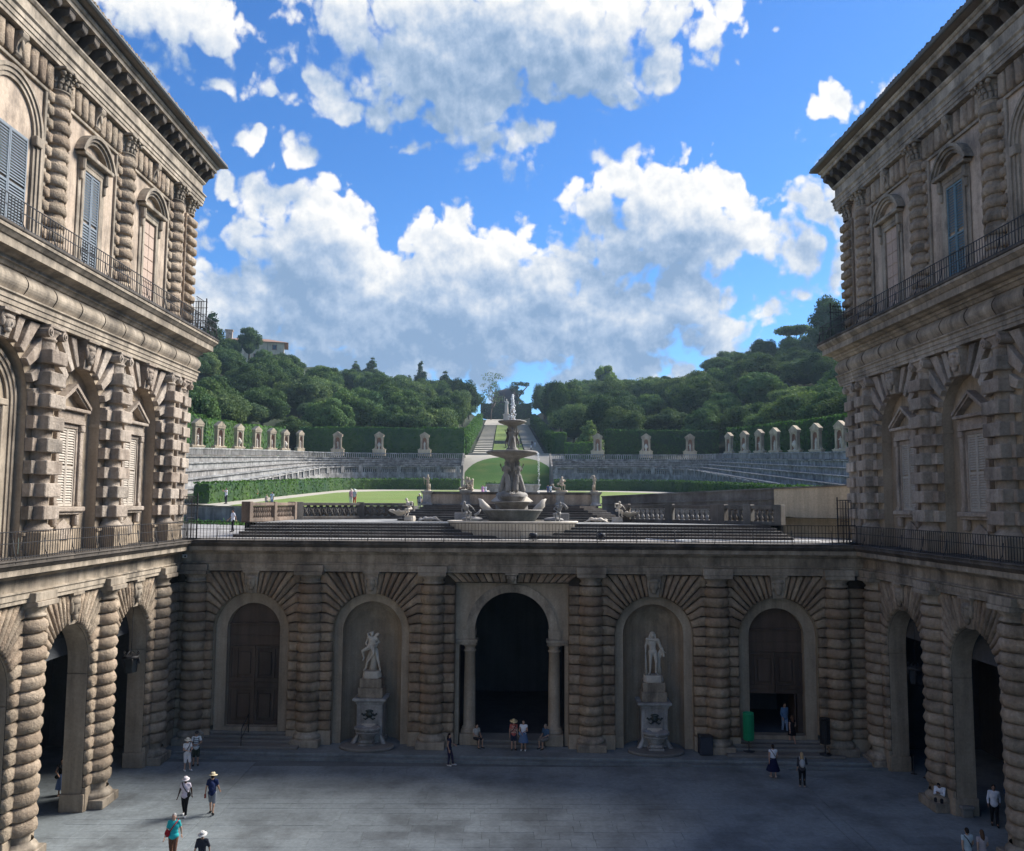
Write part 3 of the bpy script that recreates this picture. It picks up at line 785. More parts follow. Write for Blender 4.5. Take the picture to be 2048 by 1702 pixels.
for s in (-1, 1):
    cm = F.mb(); cx = s * 2.44
    cm.cbox(cx - .52, cx + .52, gy - .2, gy + .84, ZP, ZP + .62, .03)
    cm.lathe([(.46, .62), (.49, .68), (.49, .76), (.44, .80), (.42, .85), (.445, .90), (.41, .96), (.345, 1.0), (.345, 1.9), (.335, 3.2), (.30, 5.16), (.36, 5.20), (.36, 5.27), (.30, 5.30), (.30, 5.42), (.37, 5.52), (.41, 5.58)], 22, (cx, gy + .32, ZP))
    cm.cbox(cx - .42, cx + .42, gy - .1, gy + .74, ZP + 5.58, ZP + 5.605 , .01)
    cm.build('gate_column', M['ashlar'], gt)
tn = F.mb()
for s in (-1, 1): tn.quad((s * 3.2, gy + .78, 0), (s * 3.2, gy + 14, 0), (s * 3.2, gy + 14, 9.4), (s * 3.2, gy + .78, 9.4))
tn.quad((-3.2, gy + 14, 0), (3.2, gy + 14, 0), (3.2, gy + 14, 9.4), (-3.2, gy + 14, 9.4)); tn.quad((-3.2, gy + .78, 9.38), (3.2, gy + .78, 9.38), (3.2, gy + 14, 9.38), (-3.2, gy + 14, 9.38))
tn.quad((-3.2, .3, ZP + .004), (3.2, .3, ZP + .004), (3.2, gy + 14, ZP + .004), (-3.2, gy + 14, ZP + .004))
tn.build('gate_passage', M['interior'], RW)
st = F.mb(); st.cbox(-1.9, 1.9, -.15, 1.8, ZP + .01, ZP + .17, .02); st.cbox(-1.9, 1.9, .25, 1.8, ZP + .175, ZP + .33, .02); st.build('gate_step', M['kerb'], RW)
# flat arch over the gate
fa = F.mb(); fa.box(-3.9, 3.9, .0, .018, 9.44, 9.99); fa = fa.build('flat_arch', M['joint'], RW)
n = 8
for s in (-1, 1):
    for k in range(n):
        b0, b1 = .28 + (3.25 - .28) * k / n, .28 + (3.25 - .28) * (k + 1) / n; t0, t1 = .33 + (3.88 - .33) * k / n, .33 + (3.88 - .33) * (k + 1) / n
        F.stone([(s * b0, 9.45), (s * b1, 9.45), (s * t1, 9.99), (s * t0, 9.99)], fa, 'voussoir', .16, 'rustic', soft=.07)
F.put('keystone', keystone_mesh(.5, .62, .60, .36).mesh('keystone', M['trim']), fa, 0, 0, 9.41)

# platform, door steps
pf = MB()
for i, (y, z) in enumerate(((-1.85, .13), (-.02, .25))): pass
pf.box(-19.35, 20.9, -2.15, .6, -.05, .10); pf.build('platform_step', M['slab'], RW)
pf = MB(); pf.cbox(-19.3, 20.85, -1.75, 2.6, .104, ZP, .02); pf.build('platform', M['slab'], RW)
def door_steps(cx, w):
    for k in range(4):
        mb = F.mb(); o = .55 - .36 * k
        x0, x1 = cx - w + .28 * k, cx + w - .28 * k
        mb.cbox(x0, x1, -.85 + .34 * k - (0.35 if k == 0 else 0), .9, ZP + .004 + .15 * k, ZP + .15 * (k + 1), .025)
        mb.build('door_step', M['kerb'], RW)
door_steps(-15.05, 3.2); door_steps(15.05, 3.2)
for cx in (-8.08, 8.08):
    mb = F.mb(); mb.lathe([(1.50, 0), (1.55, .03), (1.55, .13), (1.50, .16)], 28, (cx, -.55, ZP + .004), sy=.62); mb.build('niche_step', M['kerb'], RW)
# ------------------------------------------------------------------ palace wings (built for the left one; the right one is its mirror image)
COLT = [3.0, 9.45, 15.85, 22.3]                   # column distances from the far end
BAYT = [6.22, 12.65, 19.08]
ENT1 = [(0, 21.12), (.42, 21.12), (.42, 21.28), (.46, 21.29), (.46, 21.48), (.50, 21.49), (.50, 21.66), (.58, 21.72), (.58, 21.78), (.40, 21.80)] + \
       [(.40 + .20 * sin(pi * i / 8), 21.82 + .80 * i / 8) for i in range(1, 8)] + \
       [(.40, 22.64), (.48, 22.66), (.58, 22.80), (.66, 22.82), (.66, 22.95), (.80, 22.98), (.92, 23.06), (1.12, 23.10), (1.12, 23.42), (1.18, 23.45), (1.30, 23.60), (1.34, 23.62), (1.34, 23.74), (0, 23.75)]
ENT2 = [(0, 31.98), (.40, 31.98), (.40, 32.14), (.44, 32.15), (.44, 32.34), (.48, 32.35), (.48, 32.55), (.56, 32.62), (.56, 32.68), (.36, 32.70), (.36, 33.30), (.42, 33.32), (.50, 33.42), (.50, 33.50), (.36, 33.52)]
ENT2B = [(0, 34.30), (.98, 34.30), (.98, 34.50), (1.04, 34.52), (1.10, 34.60), (1.10, 34.66), (0, 34.67)]
def ionic_mesh():
    mb = MB(); mb.lathe([(.44, 0), (.44, .10), (.50, .13), (.50, .19), (.45, .21), (.45, .30), (.54, .42), (.58, .50)], 18, (0, 0, 0), pi, 2 * pi)
    mb.cbox(-.62, .62, -.60, .05, .60, .72, .02); mb.cbox(-.56, .56, -.52, .05, .46, .60, .02)
    for s in (-1, 1):                                # volutes
        for r, y in ((.21, -.60), (.13, -.64), (.055, -.68)):
            n = 14; vs = [(s * .56 + r * cos(2 * pi * i / n), y, .40 + r * sin(2 * pi * i / n)) for i in range(n)] + [(s * .56 + r * cos(2 * pi * i / n), .02, .40 + r * sin(2 * pi * i / n)) for i in range(n)]
            mb.add(vs, [tuple(range(n))] + [(i, (i + 1) % n, n + (i + 1) % n, n + i) for i in range(n)])
    return mb.mesh('capital', M['rustic_grey'])
def corinthian_mesh():
    mb = MB(); mb.lathe([(.46, 0), (.52, .03), (.52, .08), (.44, .10), (.42, .4), (.47, .72), (.58, .84)], 16, (0, 0, 0), pi, 2 * pi)
    r = random.Random(4)
    for row, (z, R, n, h) in enumerate(((.26, .47, 7, .17), (.50, .50, 6, .17))):
        for i in range(n):
            a = pi + pi * (i + .5) / n
            c = Vector((R * cos(a), R * sin(a), z)); rot = Matrix.Rotation(a + pi / 2, 3, 'Z')
            mb.ellipsoid(c, (.10, .055, h), 7, 5, rot); mb.ellipsoid(c + Vector((.07 * cos(a), .07 * sin(a), h * .85)), (.085, .065, .05), 6, 4, rot)
    for s in (-1, 1):
        mb.ellipsoid((s * .55, -.50, .74), (.12, .12, .11), 8, 6); mb.ellipsoid((s * .22, -.60, .78), (.08, .07, .08), 7, 5)
    mb.cbox(-.70, .70, -.68, .05, .85, .97, .03); mb.ellipsoid((0, -.68, .91), (.10, .05, .08), 7, 5)
    return mb.mesh('capital', M['trim'])
IONIC = ionic_mesh(); CORINTH = corinthian_mesh()
def console_mesh():
    mb = MB(); prof = [(0, 0), (-.14, .02), (-.22, .12), (-.20, .30), (-.26, .55), (-.42, .78), (-.46, .92), (-.42, 1.0), (0, 1.0)]
    n = len(prof); w = .19
    vs = [(-w, y, z) for y, z in prof] + [(w, y, z) for y, z in prof]
    mb.add(vs, [tuple(range(n)), tuple(range(2 * n - 1, n - 1, -1))] + [(i, i + n, (i + 1) % n + n, (i + 1) % n) for i in range(n)])
    for s in (-1, 1):
        mb.ellipsoid((s * w, -.34, .82), (.03, .12, .12), 8, 6); mb.ellipsoid((s * w, -.15, .12), (.03, .08, .08), 8, 6)
    mb.ellipsoid((0, -.33, .48), (.10, .06, .22), 7, 6)
    return mb.mesh('console', M['trim'])
CONSOLE = console_mesh()
def modillion_mesh():
    mb = MB(); prof = [(0, .10), (-.10, 0), (-.30, .02), (-.42, .16), (-.55, .34), (-.78, .42), (-.86, .50), (-.86, .74), (0, .74)]
    n = len(prof); w = .24
    mb.add([(-w, y, z) for y, z in prof] + [(w, y, z) for y, z in prof], [tuple(range(n)), tuple(range(2 * n - 1, n - 1, -1))] + [(i, i + n, (i + 1) % n + n, (i + 1) % n) for i in range(n)])
    mb.cbox(-w - .04, w + .04, -.90, 0, .70, .78, .015)
    mb.ellipsoid((0, -.80, .46), (w * .9, .10, .13), 8, 6); mb.ellipsoid((0, -.2, .06), (w * .8, .12, .1), 8, 6)
    return mb.mesh('modillion', M['trim_dark'])
MODILLION = modillion_mesh()
def louvre(mb, x0, x1, z0, z1, y, pitch=.115, fw=.07):
    mb.box(x0, x0 + fw, y - .035, y + .03, z0, z1); mb.box(x1 - fw, x1, y - .035, y + .03, z0, z1)
    for a, b in ((z0, z0 + .12), (z1 - .1, z1), ((z0 + z1) / 2 - .05, (z0 + z1) / 2 + .05)): mb.box(x0 + fw, x1 - fw, y - .033, y + .03, a, b)
    z = z0 + .14
    while z < z1 - .12:
        if abs(z - (z0 + z1) / 2) > .09:
            mb.add([(x0 + fw, y - .03, z), (x1 - fw, y - .03, z), (x1 - fw, y + .03, z + pitch * .72), (x0 + fw, y + .03, z + pitch * .72), (x0 + fw, y - .03, z + .02), (x1 - fw, y - .03, z + .02), (x1 - fw, y + .03, z + pitch * .72 + .02), (x0 + fw, y + .03, z + pitch * .72 + .02)],
                   [(0, 1, 2, 3), (4, 5, 6, 7), (0, 1, 5, 4)])
        z += pitch
def ring_arc(mb, cx, zc, r0, r1, y0, y1, a0=0, a1=pi, n=20):
    for i in range(n):
        p, q = a0 + (a1 - a0) * i / n, a0 + (a1 - a0) * (i + 1) / n
        def P(r, a, y): return (cx - r * cos(a), y, zc + r * sin(a))
        mb.add([P(r0, p, y0), P(r0, q, y0), P(r1, q, y0), P(r1, p, y0), P(r1, p, y1), P(r1, q, y1), P(r0, p, y1), P(r0, q, y1)], [(0, 1, 2, 3), (3, 2, 5, 4), (6, 7, 1, 0)])

def wing(name, label, origin, rotz, mir, blueshut):
    T = thing(name, label, 'palace', origin, rotz); F = Facade(T, mir, 'rustic_sand')
    X = lambda t: -t                              # left-wing local x
    END = -.05; NEAR = -52
    # ---- core walls -------------------------------------------------------
    wl = F.mb()
    cuts = [0, -9.45, -15.85, -22.3]
    for (a, b), t in zip(zip(cuts[1:], cuts[:-1]), BAYT): arch_face(wl, a, b, 0, 10.1, X(t), 2.1, 6.55, .02)
    wl.quad((NEAR, .02, 0), (-22.3, .02, 0), (-22.3, .02, 10.1), (NEAR, .02, 10.1))
    wl.build('arcade_core', M['joint'], T)
    up = F.mb()
    for (a, b), t in zip(zip(cuts[1:], cuts[:-1]), BAYT):
        if t < 18: arch_face(up, a, b, 11.8, 21.2, X(t), 2.05, 17.9, .02)
        else: arch_face(up, a, b, 11.8, 21.2, X(t), 2.3, 17.9, .02)
    up.quad((NEAR, .02, 11.8), (-22.3, .02, 11.8), (-22.3, .02, 21.2), (NEAR, .02, 21.2))
    up.quad((0, .02, 11.8), (0, 16, 11.8), (0, 16, 24), (0, .02, 24))
    up.build('first_floor_wall', M['ashlar'], T)
    tw = F.mb()
    tw.quad((NEAR, .02, 23.75), (-15.85, .02, 23.75), (-15.85, .02, 32.0), (NEAR, .02, 32.0)); tw.quad((-15.85, .02, 23.75), (0, .02, 23.75), (0, .02, 32.0), (-15.85, .02, 32.0))
    tw.quad((0, .02, 23.75), (0, 16, 23.75), (0, 16, 34.6), (0, .02, 34.6)); tw.quad((NEAR, .0, 33.5), (0, .0, 33.5), (0, .0, 34.4), (NEAR, .0, 34.4))
    tw.quad((NEAR, 16, 0), (0, 16, 0), (0, 16, 34.6), (NEAR, 16, 34.6)); tw.quad((NEAR, .02, 0), (NEAR, 16, 0), (NEAR, 16, 34.6), (NEAR, .02, 34.6))
    tw.build('second_floor_wall', M['plaster'], T)
    # ---- ground floor ------------------------------------------------------
    ed = {3.0: (X(BAYT[0]) + 2.1, -.15), 9.45: (X(BAYT[1]) + 2.1, X(BAYT[0]) - 2.1), 15.85: (X(BAYT[2]) + 2.1, X(BAYT[1]) - 2.1), 22.3: (-23.3, X(BAYT[2]) - 2.1)}
    for t in COLT: ground_column(F, X(t), 0, *ed[t])
    c = F.mb(); c = c.box(-.6, -.3, 0, .015, 1, 2).build('corner_core', M['joint'], T)
    for k in range(10, NC):
        F.put('block', block_mesh(2.29, CH, .23, 'rustic_sand', k % 4), c, -1.295, 0, ZB + CH * k)
    xc = [X(t) for t in COLT]
    for i, t in enumerate(BAYT): ground_arch(F, X(t), 2.1, 6.55, xc[i + 1], xc[i])
    for t in BAYT:                                # smooth piers behind the arches, with an impost line
        p = F.mb(); cx = X(t)
        reveal(p, cx, 6.55, 6.16, 2.1, .03, 2.1, .95)
        for s in (-1, 1):
            a = cx + s * 2.1
            p.quad((a, .03, 0), (a, .95, 0), (a, .95, 6.1), (a, .03, 6.1))
            p.quad((a + s * .04, .03, 6.1), (a + s * .04, .95, 6.1), (a + s * .04, .95, 6.16), (a + s * .04, .03, 6.16))
            b0, b1 = sorted((a - s * .09, a + s * .3)); p.cbox(b0, b1, -.10, 1.0, 0, .78, .02)
        p.build('arch_jamb', M['ashlar'], T)
    # vaulted walk behind the arcade
    v = F.mb(); y0, y1 = .95, 7.0
    v.quad((NEAR, y1, 0), (0, y1, 0), (0, y1, 10), (NEAR, y1, 10)); v.quad((-.1, .03, 0), (-.1, y1, 0), (-.1, y1, 10), (-.1, .03, 10)); v.quad((-30, y0, 0), (-30, y1, 0), (-30, y1, 10), (-30, y0, 10))
    n = 12
    for i in range(n):
        a0, a1 = pi * i / n, pi * (i + 1) / n; cy = (y0 + y1) / 2; R = (y1 - y0) / 2
        v.quad((NEAR, cy - R * cos(a0), 7 + R * sin(a0)), (0, cy - R * cos(a0), 7 + R * sin(a0)), (0, cy - R * cos(a1), 7 + R * sin(a1)), (NEAR, cy - R * cos(a1), 7 + R * sin(a1)))
    for (a, b), t in zip(zip(cuts[1:], cuts[:-1]), BAYT): arch_face(v, a, b, 0, 10, X(t), 2.1, 6.55, .95)
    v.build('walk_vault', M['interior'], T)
    fl = F.mb(); fl.quad((-32, -.05, .004), (-.1, -.05, .004), (-.1, 7, .004), (-32, 7, .004)); fl.build('walk_floor', M['slab'], T)
    # ---- entablature and balcony over the ground floor ---------------------
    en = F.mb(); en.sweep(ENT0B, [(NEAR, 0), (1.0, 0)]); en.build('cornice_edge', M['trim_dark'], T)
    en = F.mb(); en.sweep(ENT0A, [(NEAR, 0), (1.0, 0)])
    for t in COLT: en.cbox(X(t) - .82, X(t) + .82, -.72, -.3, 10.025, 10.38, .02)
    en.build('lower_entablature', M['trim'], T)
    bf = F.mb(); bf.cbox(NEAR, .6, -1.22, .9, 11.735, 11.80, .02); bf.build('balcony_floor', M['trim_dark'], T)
    rail(F, [(-34, -1.04), (-1.95, -1.04)], 11.80)
    # iron cage closing the end of the balcony
    def cage(z, h, x, ylen, nm):
        g = F.mb()
        for i in range(9):
            y = -1.2 + (ylen) * i / 8; g.box(x - .014, x + .014, y - .014, y + .014, z, z + h)
        for k in range(6):
            zz = z + .06 + (h - .1) * k / 5; g.box(x - .016, x + .016, -1.25, -1.15 + ylen, zz - .016, zz + .016)
        for y in (-1.2, -1.2 + ylen): g.box(x - .03, x + .03, y - .03, y + .03, z, z + h + .15)
        for i in range(7):
            for y in (-1.24,):
                g.box(x - .2, x + .2, y, y + .012, z + .3 + i * h / 7.5, z + .312 + i * h / 7.5)
        for i in range(6):
            g.box(x - 1.15 + i * .19 + .02, x - 1.13 + i * .19 + .02, -1.05, -1.03, z, z + h * .96)
        g.box(x - 1.2, x, -1.06, -1.02, z + h - .03, z + h); g.box(x - 1.2, x, -1.06, -1.02, z + h * .5, z + h * .5 + .03)
        g.build(nm, M['iron'], T)
    cage(11.80, 2.5, -.75, 1.3, 'iron_cage')
    # ---- first floor ---------------------------------------------------------
    PC = [(0, 11.8), (.12, 11.8), (.12, 12.0), (.06, 12.04), (.06, 12.55), (.14, 12.60), (.14, 12.70), (0, 12.72)]
    runs = [(NEAR, X(BAYT[2]) - 2.3), (X(BAYT[2]) + 2.3, X(BAYT[1]) - 2.05), (X(BAYT[1]) + 2.05, X(BAYT[0]) - 2.05), (X(BAYT[0]) + 2.05, 0)]
    for (a, b), t in zip(runs, COLT[::-1]):
        ped = F.mb(); ped.sweep(PC, [(a, 0), (b, 0)]); ped.cbox(X(t) - .74, X(t) + .74, -.72, .0, 11.81, 12.74, .03); ped.build('pedestal_course', M['ashlar'], T)
    wb = {t: [] for t in COLT}
    for t in COLT + [1.0]:
        cm = F.mb(); x = X(t)
        if t == 1.0:
            cm.cbox(x - .42, x + .98, -.16, .02, 12.72, 21.1, .02)
        else:
            cm.lathe([(.64, 0), (.68, .05), (.68, .13), (.60, .19), (.60, .22), (.54, .27), (.50, .34), (.50, 3.0), (.48, 5.2), (.44, 7.70)], 18, (x, 0, 12.74), pi, 2 * pi)
        col = cm.build('column', M['rustic_grey'], T)
        if t == 1.0:
            F.put('capital', IONIC, col, x + .25, .2, 20.38)
        else: F.put('capital', IONIC, col, x, .0, 20.38)
        for k in range(8):
            z = 13.22 + .9 * k; r = random.Random(int(t * 10) * 20 + k)
            if t == 1.0:
                me = _blk.setdefault(('sqc', k % 3), MB().cbox(-.52, .52, -.34, .0, 0, .56, .035).mesh('block', M['rustic_grey'])); F.put('block', me, col, x + .33, -.05, z); continue
            me = _blk.setdefault(('sq', k % 3), MB().cbox(-.60 - .01 * (k % 3), .60 + .012 * (k % 2), -.72 - .015 * (k % 3), .0, 0, .56, .035).mesh('block', M['rustic_grey']))
            F.put('block', me, col, x, 0, z)
            i = COLT.index(t)
            le = X(BAYT[i]) + (2.3 if i == 2 else 2.05) if i < 3 else x - 1.1
            re = X(BAYT[i - 1]) - (2.3 if i == 3 else 2.05) if i > 0 else x + .95
            for a, b in ((le, x - .60), (x + .60, re)):
                if b - a > .15 and z < 17.9: F.put('block', block_mesh(b - a, .56, .30, 'rustic_grey', k % 3, True), col, (a + b) / 2, 0, z)
    for i, t in enumerate(BAYT):
        cx = X(t); r = 2.3 if i == 2 else 2.05; zs = 17.9; zt = 21.08
        av = F.mb(); reveal(av, cx, zs, 11.8, r, .03, r, .52)
        # back of the recess
        av.quad((cx - r - .05, .52, 11.8), (cx + r + .05, .52, 11.8), (cx + r + .05, .52, zs + r + .05), (cx - r - .05, .52, zs + r + .05))
        for s in (-1, 1):
            a, b = sorted((cx + s * r, cx + s * (r + .35))); av.box(min(cx + s * (r - .05), cx + s * (r + .02)), max(cx + s * (r - .05), cx + s * (r + .02)), .0, .53, zs - .5, zs - .34)
        av = av.build('arch', M['ashlar'], T)
        hw = (6.4 / 2) - .52
        for s in (-1, 1):
            for a, b in ((2, 13), (19, 29), (35, 45), (51, 60), (65, 73)):
                a, b = radians(a), radians(b)
                def out(q):
                    tt = min(hw / max(cos(q), 1e-3), (zt - zs) / max(sin(q), 1e-3)); return (cx + s * tt * cos(q), zs + tt * sin(q))
                def pin(q): return (cx + s * r * cos(q), zs + r * sin(q))
                P = [pin(a), out(a)]
                ca = math.atan2(zt - zs, hw)
                if a < ca < b: P.append((cx + s * hw, zt))
                P += [out(b), pin(b)]
                F.stone(P, av, 'voussoir', .24, 'rustic_grey', True)
        kq = radians(83)
        F.put('keystone', keystone_mesh(2 * r * cos(kq) + .12, 2 * (zt - zs) / tan(kq) + .1, zt - zs - r + .15, .46).mesh('keystone', M['rustic_grey']), av, cx, 0, zs + r - .12)
        if i == 2:                                # large arched opening with moulded surround
            w = F.mb()
            for r0, r1, o in ((1.62, 1.80, .10), (1.80, 1.98, .16), (1.98, 2.12, .22)):
                ring_arc(w, cx, zs - .1, r0, r1, .52 - o, .53)
                for s in (-1, 1):
                    a, b = sorted((cx + s * r0, cx + s * r1)); w.box(a, b, .52 - o, .53, 11.8, zs - .1)
            w.cbox(cx - 1.62, cx + 1.62, .33, .53, zs - .25, zs + .0, .03); w.cbox(cx - 1.62, cx - 1.3, .37, .53, 11.8, zs - .25, .03); w.cbox(cx + 1.3, cx + 1.62, .37, .53, 11.8, zs - .25, .03)
            w = w.build('window', M['trim'], T)
            d = F.mb(); louvre(d, cx - 1.3, cx - .01, 11.85, zs - .26, .49); louvre(d, cx + .01, cx + 1.3, 11.85, zs - .26, .49); d.build('shutter', M['shutter_beige'], w); continue
        w = F.mb(); y = .52
        # window with pilasters, entablature, triangular pediment, sill on consoles
        for s in (-1, 1):
            a, b = sorted((cx + s * .70, cx + s * .86)); w.cbox(a, b, y - .12, y, 13.72, 17.38, .02)
            a, b = sorted((cx + s * .88, cx + s * 1.16)); w.cbox(a, b, y - .22, y, 13.72, 17.30, .02); w.cbox(a - .03, b + .03, y - .26, y, 13.72, 13.92, .02); w.cbox(a - .04, b + .04, y - .28, y, 17.1, 17.38, .03)
            a, b = sorted((cx + s * .80, cx + s * 1.12)); w.cbox(a, b, y - .26, y, 12.85, 13.38, .06)
        w.cbox(cx - .86, cx + .86, y - .13, y, 17.2, 17.385, .02)
        w.cbox(cx - 1.2, cx + 1.2, y - .27, y, 17.40, 17.62, .02); w.cbox(cx - 1.16, cx + 1.16, y - .23, y, 17.62, 17.95, .02); w.cbox(cx - 1.36, cx + 1.36, y - .42, y, 17.95, 18.10, .03)
        for (o, d0) in ((0, .42), (.13, .34)):
            for s in (-1, 1):
                P = [(cx + s * (1.40 - o * 1.2), 18.10 + o * .02), (cx + s * .0, 19.02 - o * 1.05), (cx + s * .0, 19.18 - o * 1.05 + .0), (cx + s * (1.42 - o * 1.2), 18.24 + o * .02)]
                w.prism(ccw(P), y - d0, y)
        w.cbox(cx - 1.30, cx + 1.30, y - .40, y, 13.50, 13.72, .04); w.cbox(cx - 1.22, cx + 1.22, y - .30, y, 13.38, 13.50, .02)
        w.prism([(cx - .62, 12.3), (cx + .62, 12.3), (cx + .62, 12.85), (cx, 13.2), (cx - .62, 12.85)], y - .10, y)
        w = w.build('window', M['rustic_grey'], T)
        d = F.mb()
        for s in (-1, 1):
            a, b = sorted((cx + s * .012, cx + s * .70)); louvre(d, a, b, 13.74, 17.2, y - .04)
        d.build('shutter', M['shutter_beige'], w)
    en = F.mb(); en.sweep(ENT1, [(NEAR, 0), (.0, 0), (.0, 16)])
    en.build('middle_entablature', M['trim'], T)
    fr = F.mb()                                    # joints between the frieze stones
    x = -1.2
    while x > -40:
        fr.lathe([(.415 , 0), (.415, .05)], 2, (0, 0, 0)) if False else None
        pts = [(x, -.40 - .215 * sin(pi * i / 8), 21.82 + .80 * i / 8) for i in range(9)]
        fr.tube(pts, .018, 4); x -= 2.13
    fr.build('frieze_joints', M['joint'], T)
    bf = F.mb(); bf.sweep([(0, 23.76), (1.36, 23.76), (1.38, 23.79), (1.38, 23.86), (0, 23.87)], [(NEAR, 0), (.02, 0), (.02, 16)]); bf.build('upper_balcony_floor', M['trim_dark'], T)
    rail(F, [(-40, -1.22), (-.2, -1.22)], 23.87, 'upper_railing', gap=.2)
    rail(F, [(1.22, -1.22), (1.22, 6)], 23.87, 'upper_railing', gap=.2); rail(F, [(-.2, -1.22), (1.22, -1.22)], 23.87, 'upper_railing', gap=.2)
    cage(23.87, 2.0, -.55, 1.25, 'iron_cage')
    # ---- second floor ----------------------------------------------------------
    for t in COLT + [.95]:
        x = X(t); corner = t == .95; cm = F.mb(); R = .50
        if corner: cm.cbox(x - .40, x + .93, -.12, .02, 23.87, 31.0, .02)
        else:
            cm.cbox(x - .74, x + .74, -.70, .02, 23.87, 24.25, .03)
            cm.lathe([(.66, 0), (.70, .06), (.70, .15), (.60, .22), (.56, .32), (.47, .36), (.46, 6.78)], 18, (x, 0, 24.25), pi, 2 * pi)
        col = cm.build('column', M['rustic_sand'], T)
        F.put('capital', CORINTH, col, x + (.27 if corner else 0), .22 if corner else 0, 31.0)
        for k in range(11):
            z = 24.62 + .58 * k
            if corner: F.put('block', block_mesh(1.2, .46, .26, 'rustic_sand', k % 4), col, x + .3, -.1, z); continue
            F.put('drum', drum_mesh(R, .44, .10, 'rustic_sand', k % 5), col, x, 0, z)
            for s in (-1, 1): F.put('block', block_mesh(.40, .46, .22, 'rustic_sand', k % 4), col, x + s * .66, 0, z)
    for i, t in enumerate(BAYT):
        cx = X(t); hb = 3.2 - .52
        # flat arch of upright cushions under the entablature
        la = F.mb(); la.cbox(cx - hb, cx + hb, -.10, .02, 30.72, 30.86, .02); la = la.build('flat_arch', M['trim'], T)
        n = 4
        for s in (-1, 1):
            for k in range(n):
                b0, b1 = .26 + (hb - .30) * k / n, .26 + (hb - .30) * (k + 1) / n
                F.stone([(cx + s * (b0 + .02), 30.88), (cx + s * (b1 - .05), 30.88), (cx + s * (b1 - .02), 31.96), (cx + s * (b0 + .05), 31.96)], la, 'voussoir', .24, 'rustic_sand', soft=.15)
        F.put('console', CONSOLE, la, cx, 0, 30.93)
        for s in (-1, 1):
            p = F.mb(); a, b = sorted((cx + s * (hb - .46), cx + s * (hb - .14))); p.cbox(a, b, -.09, .02, 23.87, 30.72, .02); p.build('wall_strip', M['trim'], T)
        w = F.mb(); y = .02
        if i == 2:                                  # wide arched window
            for r0, r1, o in ((1.55, 1.72, .10), (1.72, 1.9, .16), (1.9, 2.05, .22)):
                ring_arc(w, cx, 28.5, r0, r1, y - o, y)
                for s in (-1, 1):
                    a, b = sorted((cx + s * r0, cx + s * r1)); w.box(a, b, y - o, y, 23.87, 28.5)
            for s in (-1, 1):
                a, b = sorted((cx + s * 1.5, cx + s * 1.95)); w.cbox(a, b, y - .26, y, 28.1, 28.5, .03)
            w = w.build('window', M['trim'], T)
            d = F.mb(); louvre(d, cx - 1.2, cx - .01, 23.9, 28.2, y - .05); louvre(d, cx + .01, cx + 1.2, 23.9, 28.2, y - .05); d.build('shutter', M[blueshut], w); continue
        for s in (-1, 1):
            a, b = sorted((cx + s * .70, cx + s * .92)); w.cbox(a, b, y - .12, y, 23.88, 28.95, .02)
            a, b = sorted((cx + s * .95, cx + s * 1.22)); w.cbox(a, b, y - .07, y, 23.88, 29.0, .02)
            a, b = sorted((cx + s * .98, cx + s * 1.20)); w.cbox(a, b, y - .30, y, 28.62, 29.22, .07); w.cbox(a + .02, b - .02, y - .2, y, 28.2, 28.62, .05)
        w.cbox(cx - .92, cx + .92, y - .13, y, 28.75, 28.96, .02); w.cbox(cx - 1.22, cx + 1.22, y - .14, y, 28.97, 29.24, .02)
        w.cbox(cx - 1.42, cx + 1.42, y - .42, y, 29.24, 29.42, .03)
        rr = 1.55; zc = 28.86; a0 = math.asin((29.36 - zc) / rr)
        for r0, r1, o in ((rr - .30, rr - .16, .24), (rr - .16, rr - .02, .34), (rr - .02, rr + .12, .44)): ring_arc(w, cx, zc, r0, r1, y - o, y, a0, pi - a0, 16)
        w = w.build('window', M['trim'], T)
        d = F.mb()
        if t > 10:
            for s in (-1, 1):
                a, b = sorted((cx + s * .012, cx + s * .70)); louvre(d, a, b, 23.95, 28.75, y - .05, .13)
            d.build('shutter', M[blueshut], w)
        else:
            for ix in range(2):
                for iz in range(7):
                    x0 = cx - .66 + .66 * ix; z0 = 24.2 + .64 * iz; p = F.mb(); p.cbox(x0 + .02, x0 + .64, y - .035, y, z0 + .02, z0 + .62, .012); p.build('panel', M['blind'], w)
    en = F.mb(); en.sweep(ENT2, [(NEAR, 0), (0, 0), (0, 16)]); en.build('upper_entablature', M['trim'], T)
    en = F.mb(); en.sweep(ENT2B, [(NEAR, 0), (0, 0), (0, 16)]); en.build('eaves_cornice', M['trim'], T)
    k = 0; x = .62
    while x > -37:
        F.put('modillion', MODILLION, T, x, -.02, 33.53); x -= 1.08
    for j in range(4):
        o = F.put('modillion', MODILLION, T, .02, .9 + 1.08 * j, 33.53); o.rotation_euler = (0, 0, pi / 2 * mir)
    # eaves, gutter and tiles
    ro = F.mb(); e = 1.35
    ro.sweep([(.2, 34.66), (e, 34.78), (e, 34.90), (.2, 35.0)], [(NEAR, 0), (0, 0), (0, 18)]); ro = ro.build('eaves_board', M['eave_wood'], T)
    gu = F.mb(); gu.sweep([(e + .0, 34.80), (e + .10, 34.78), (e + .16, 34.84), (e + .16, 34.90), (e + .02, 34.90)], [(NEAR, 0), (0, 0), (0, 18)], caps=False); gu.build('gutter', M['lead'], ro)
    tl = F.mb(); sl = .36
    tl.add([(NEAR, -e - .05, 34.92), (e + .05, -e - .05, 34.92), (-8, 8, 34.92 + 10 * sl), (NEAR, 8, 34.92 + 10 * sl)], [(0, 1, 2, 3)]); tl.add([(e + .05, -e - .05, 34.92), (e + .05, 18, 34.92), (-8, 18, 34.92 + 10 * sl), (-8, 8, 34.92 + 10 * sl)], [(0, 1, 2, 3)])
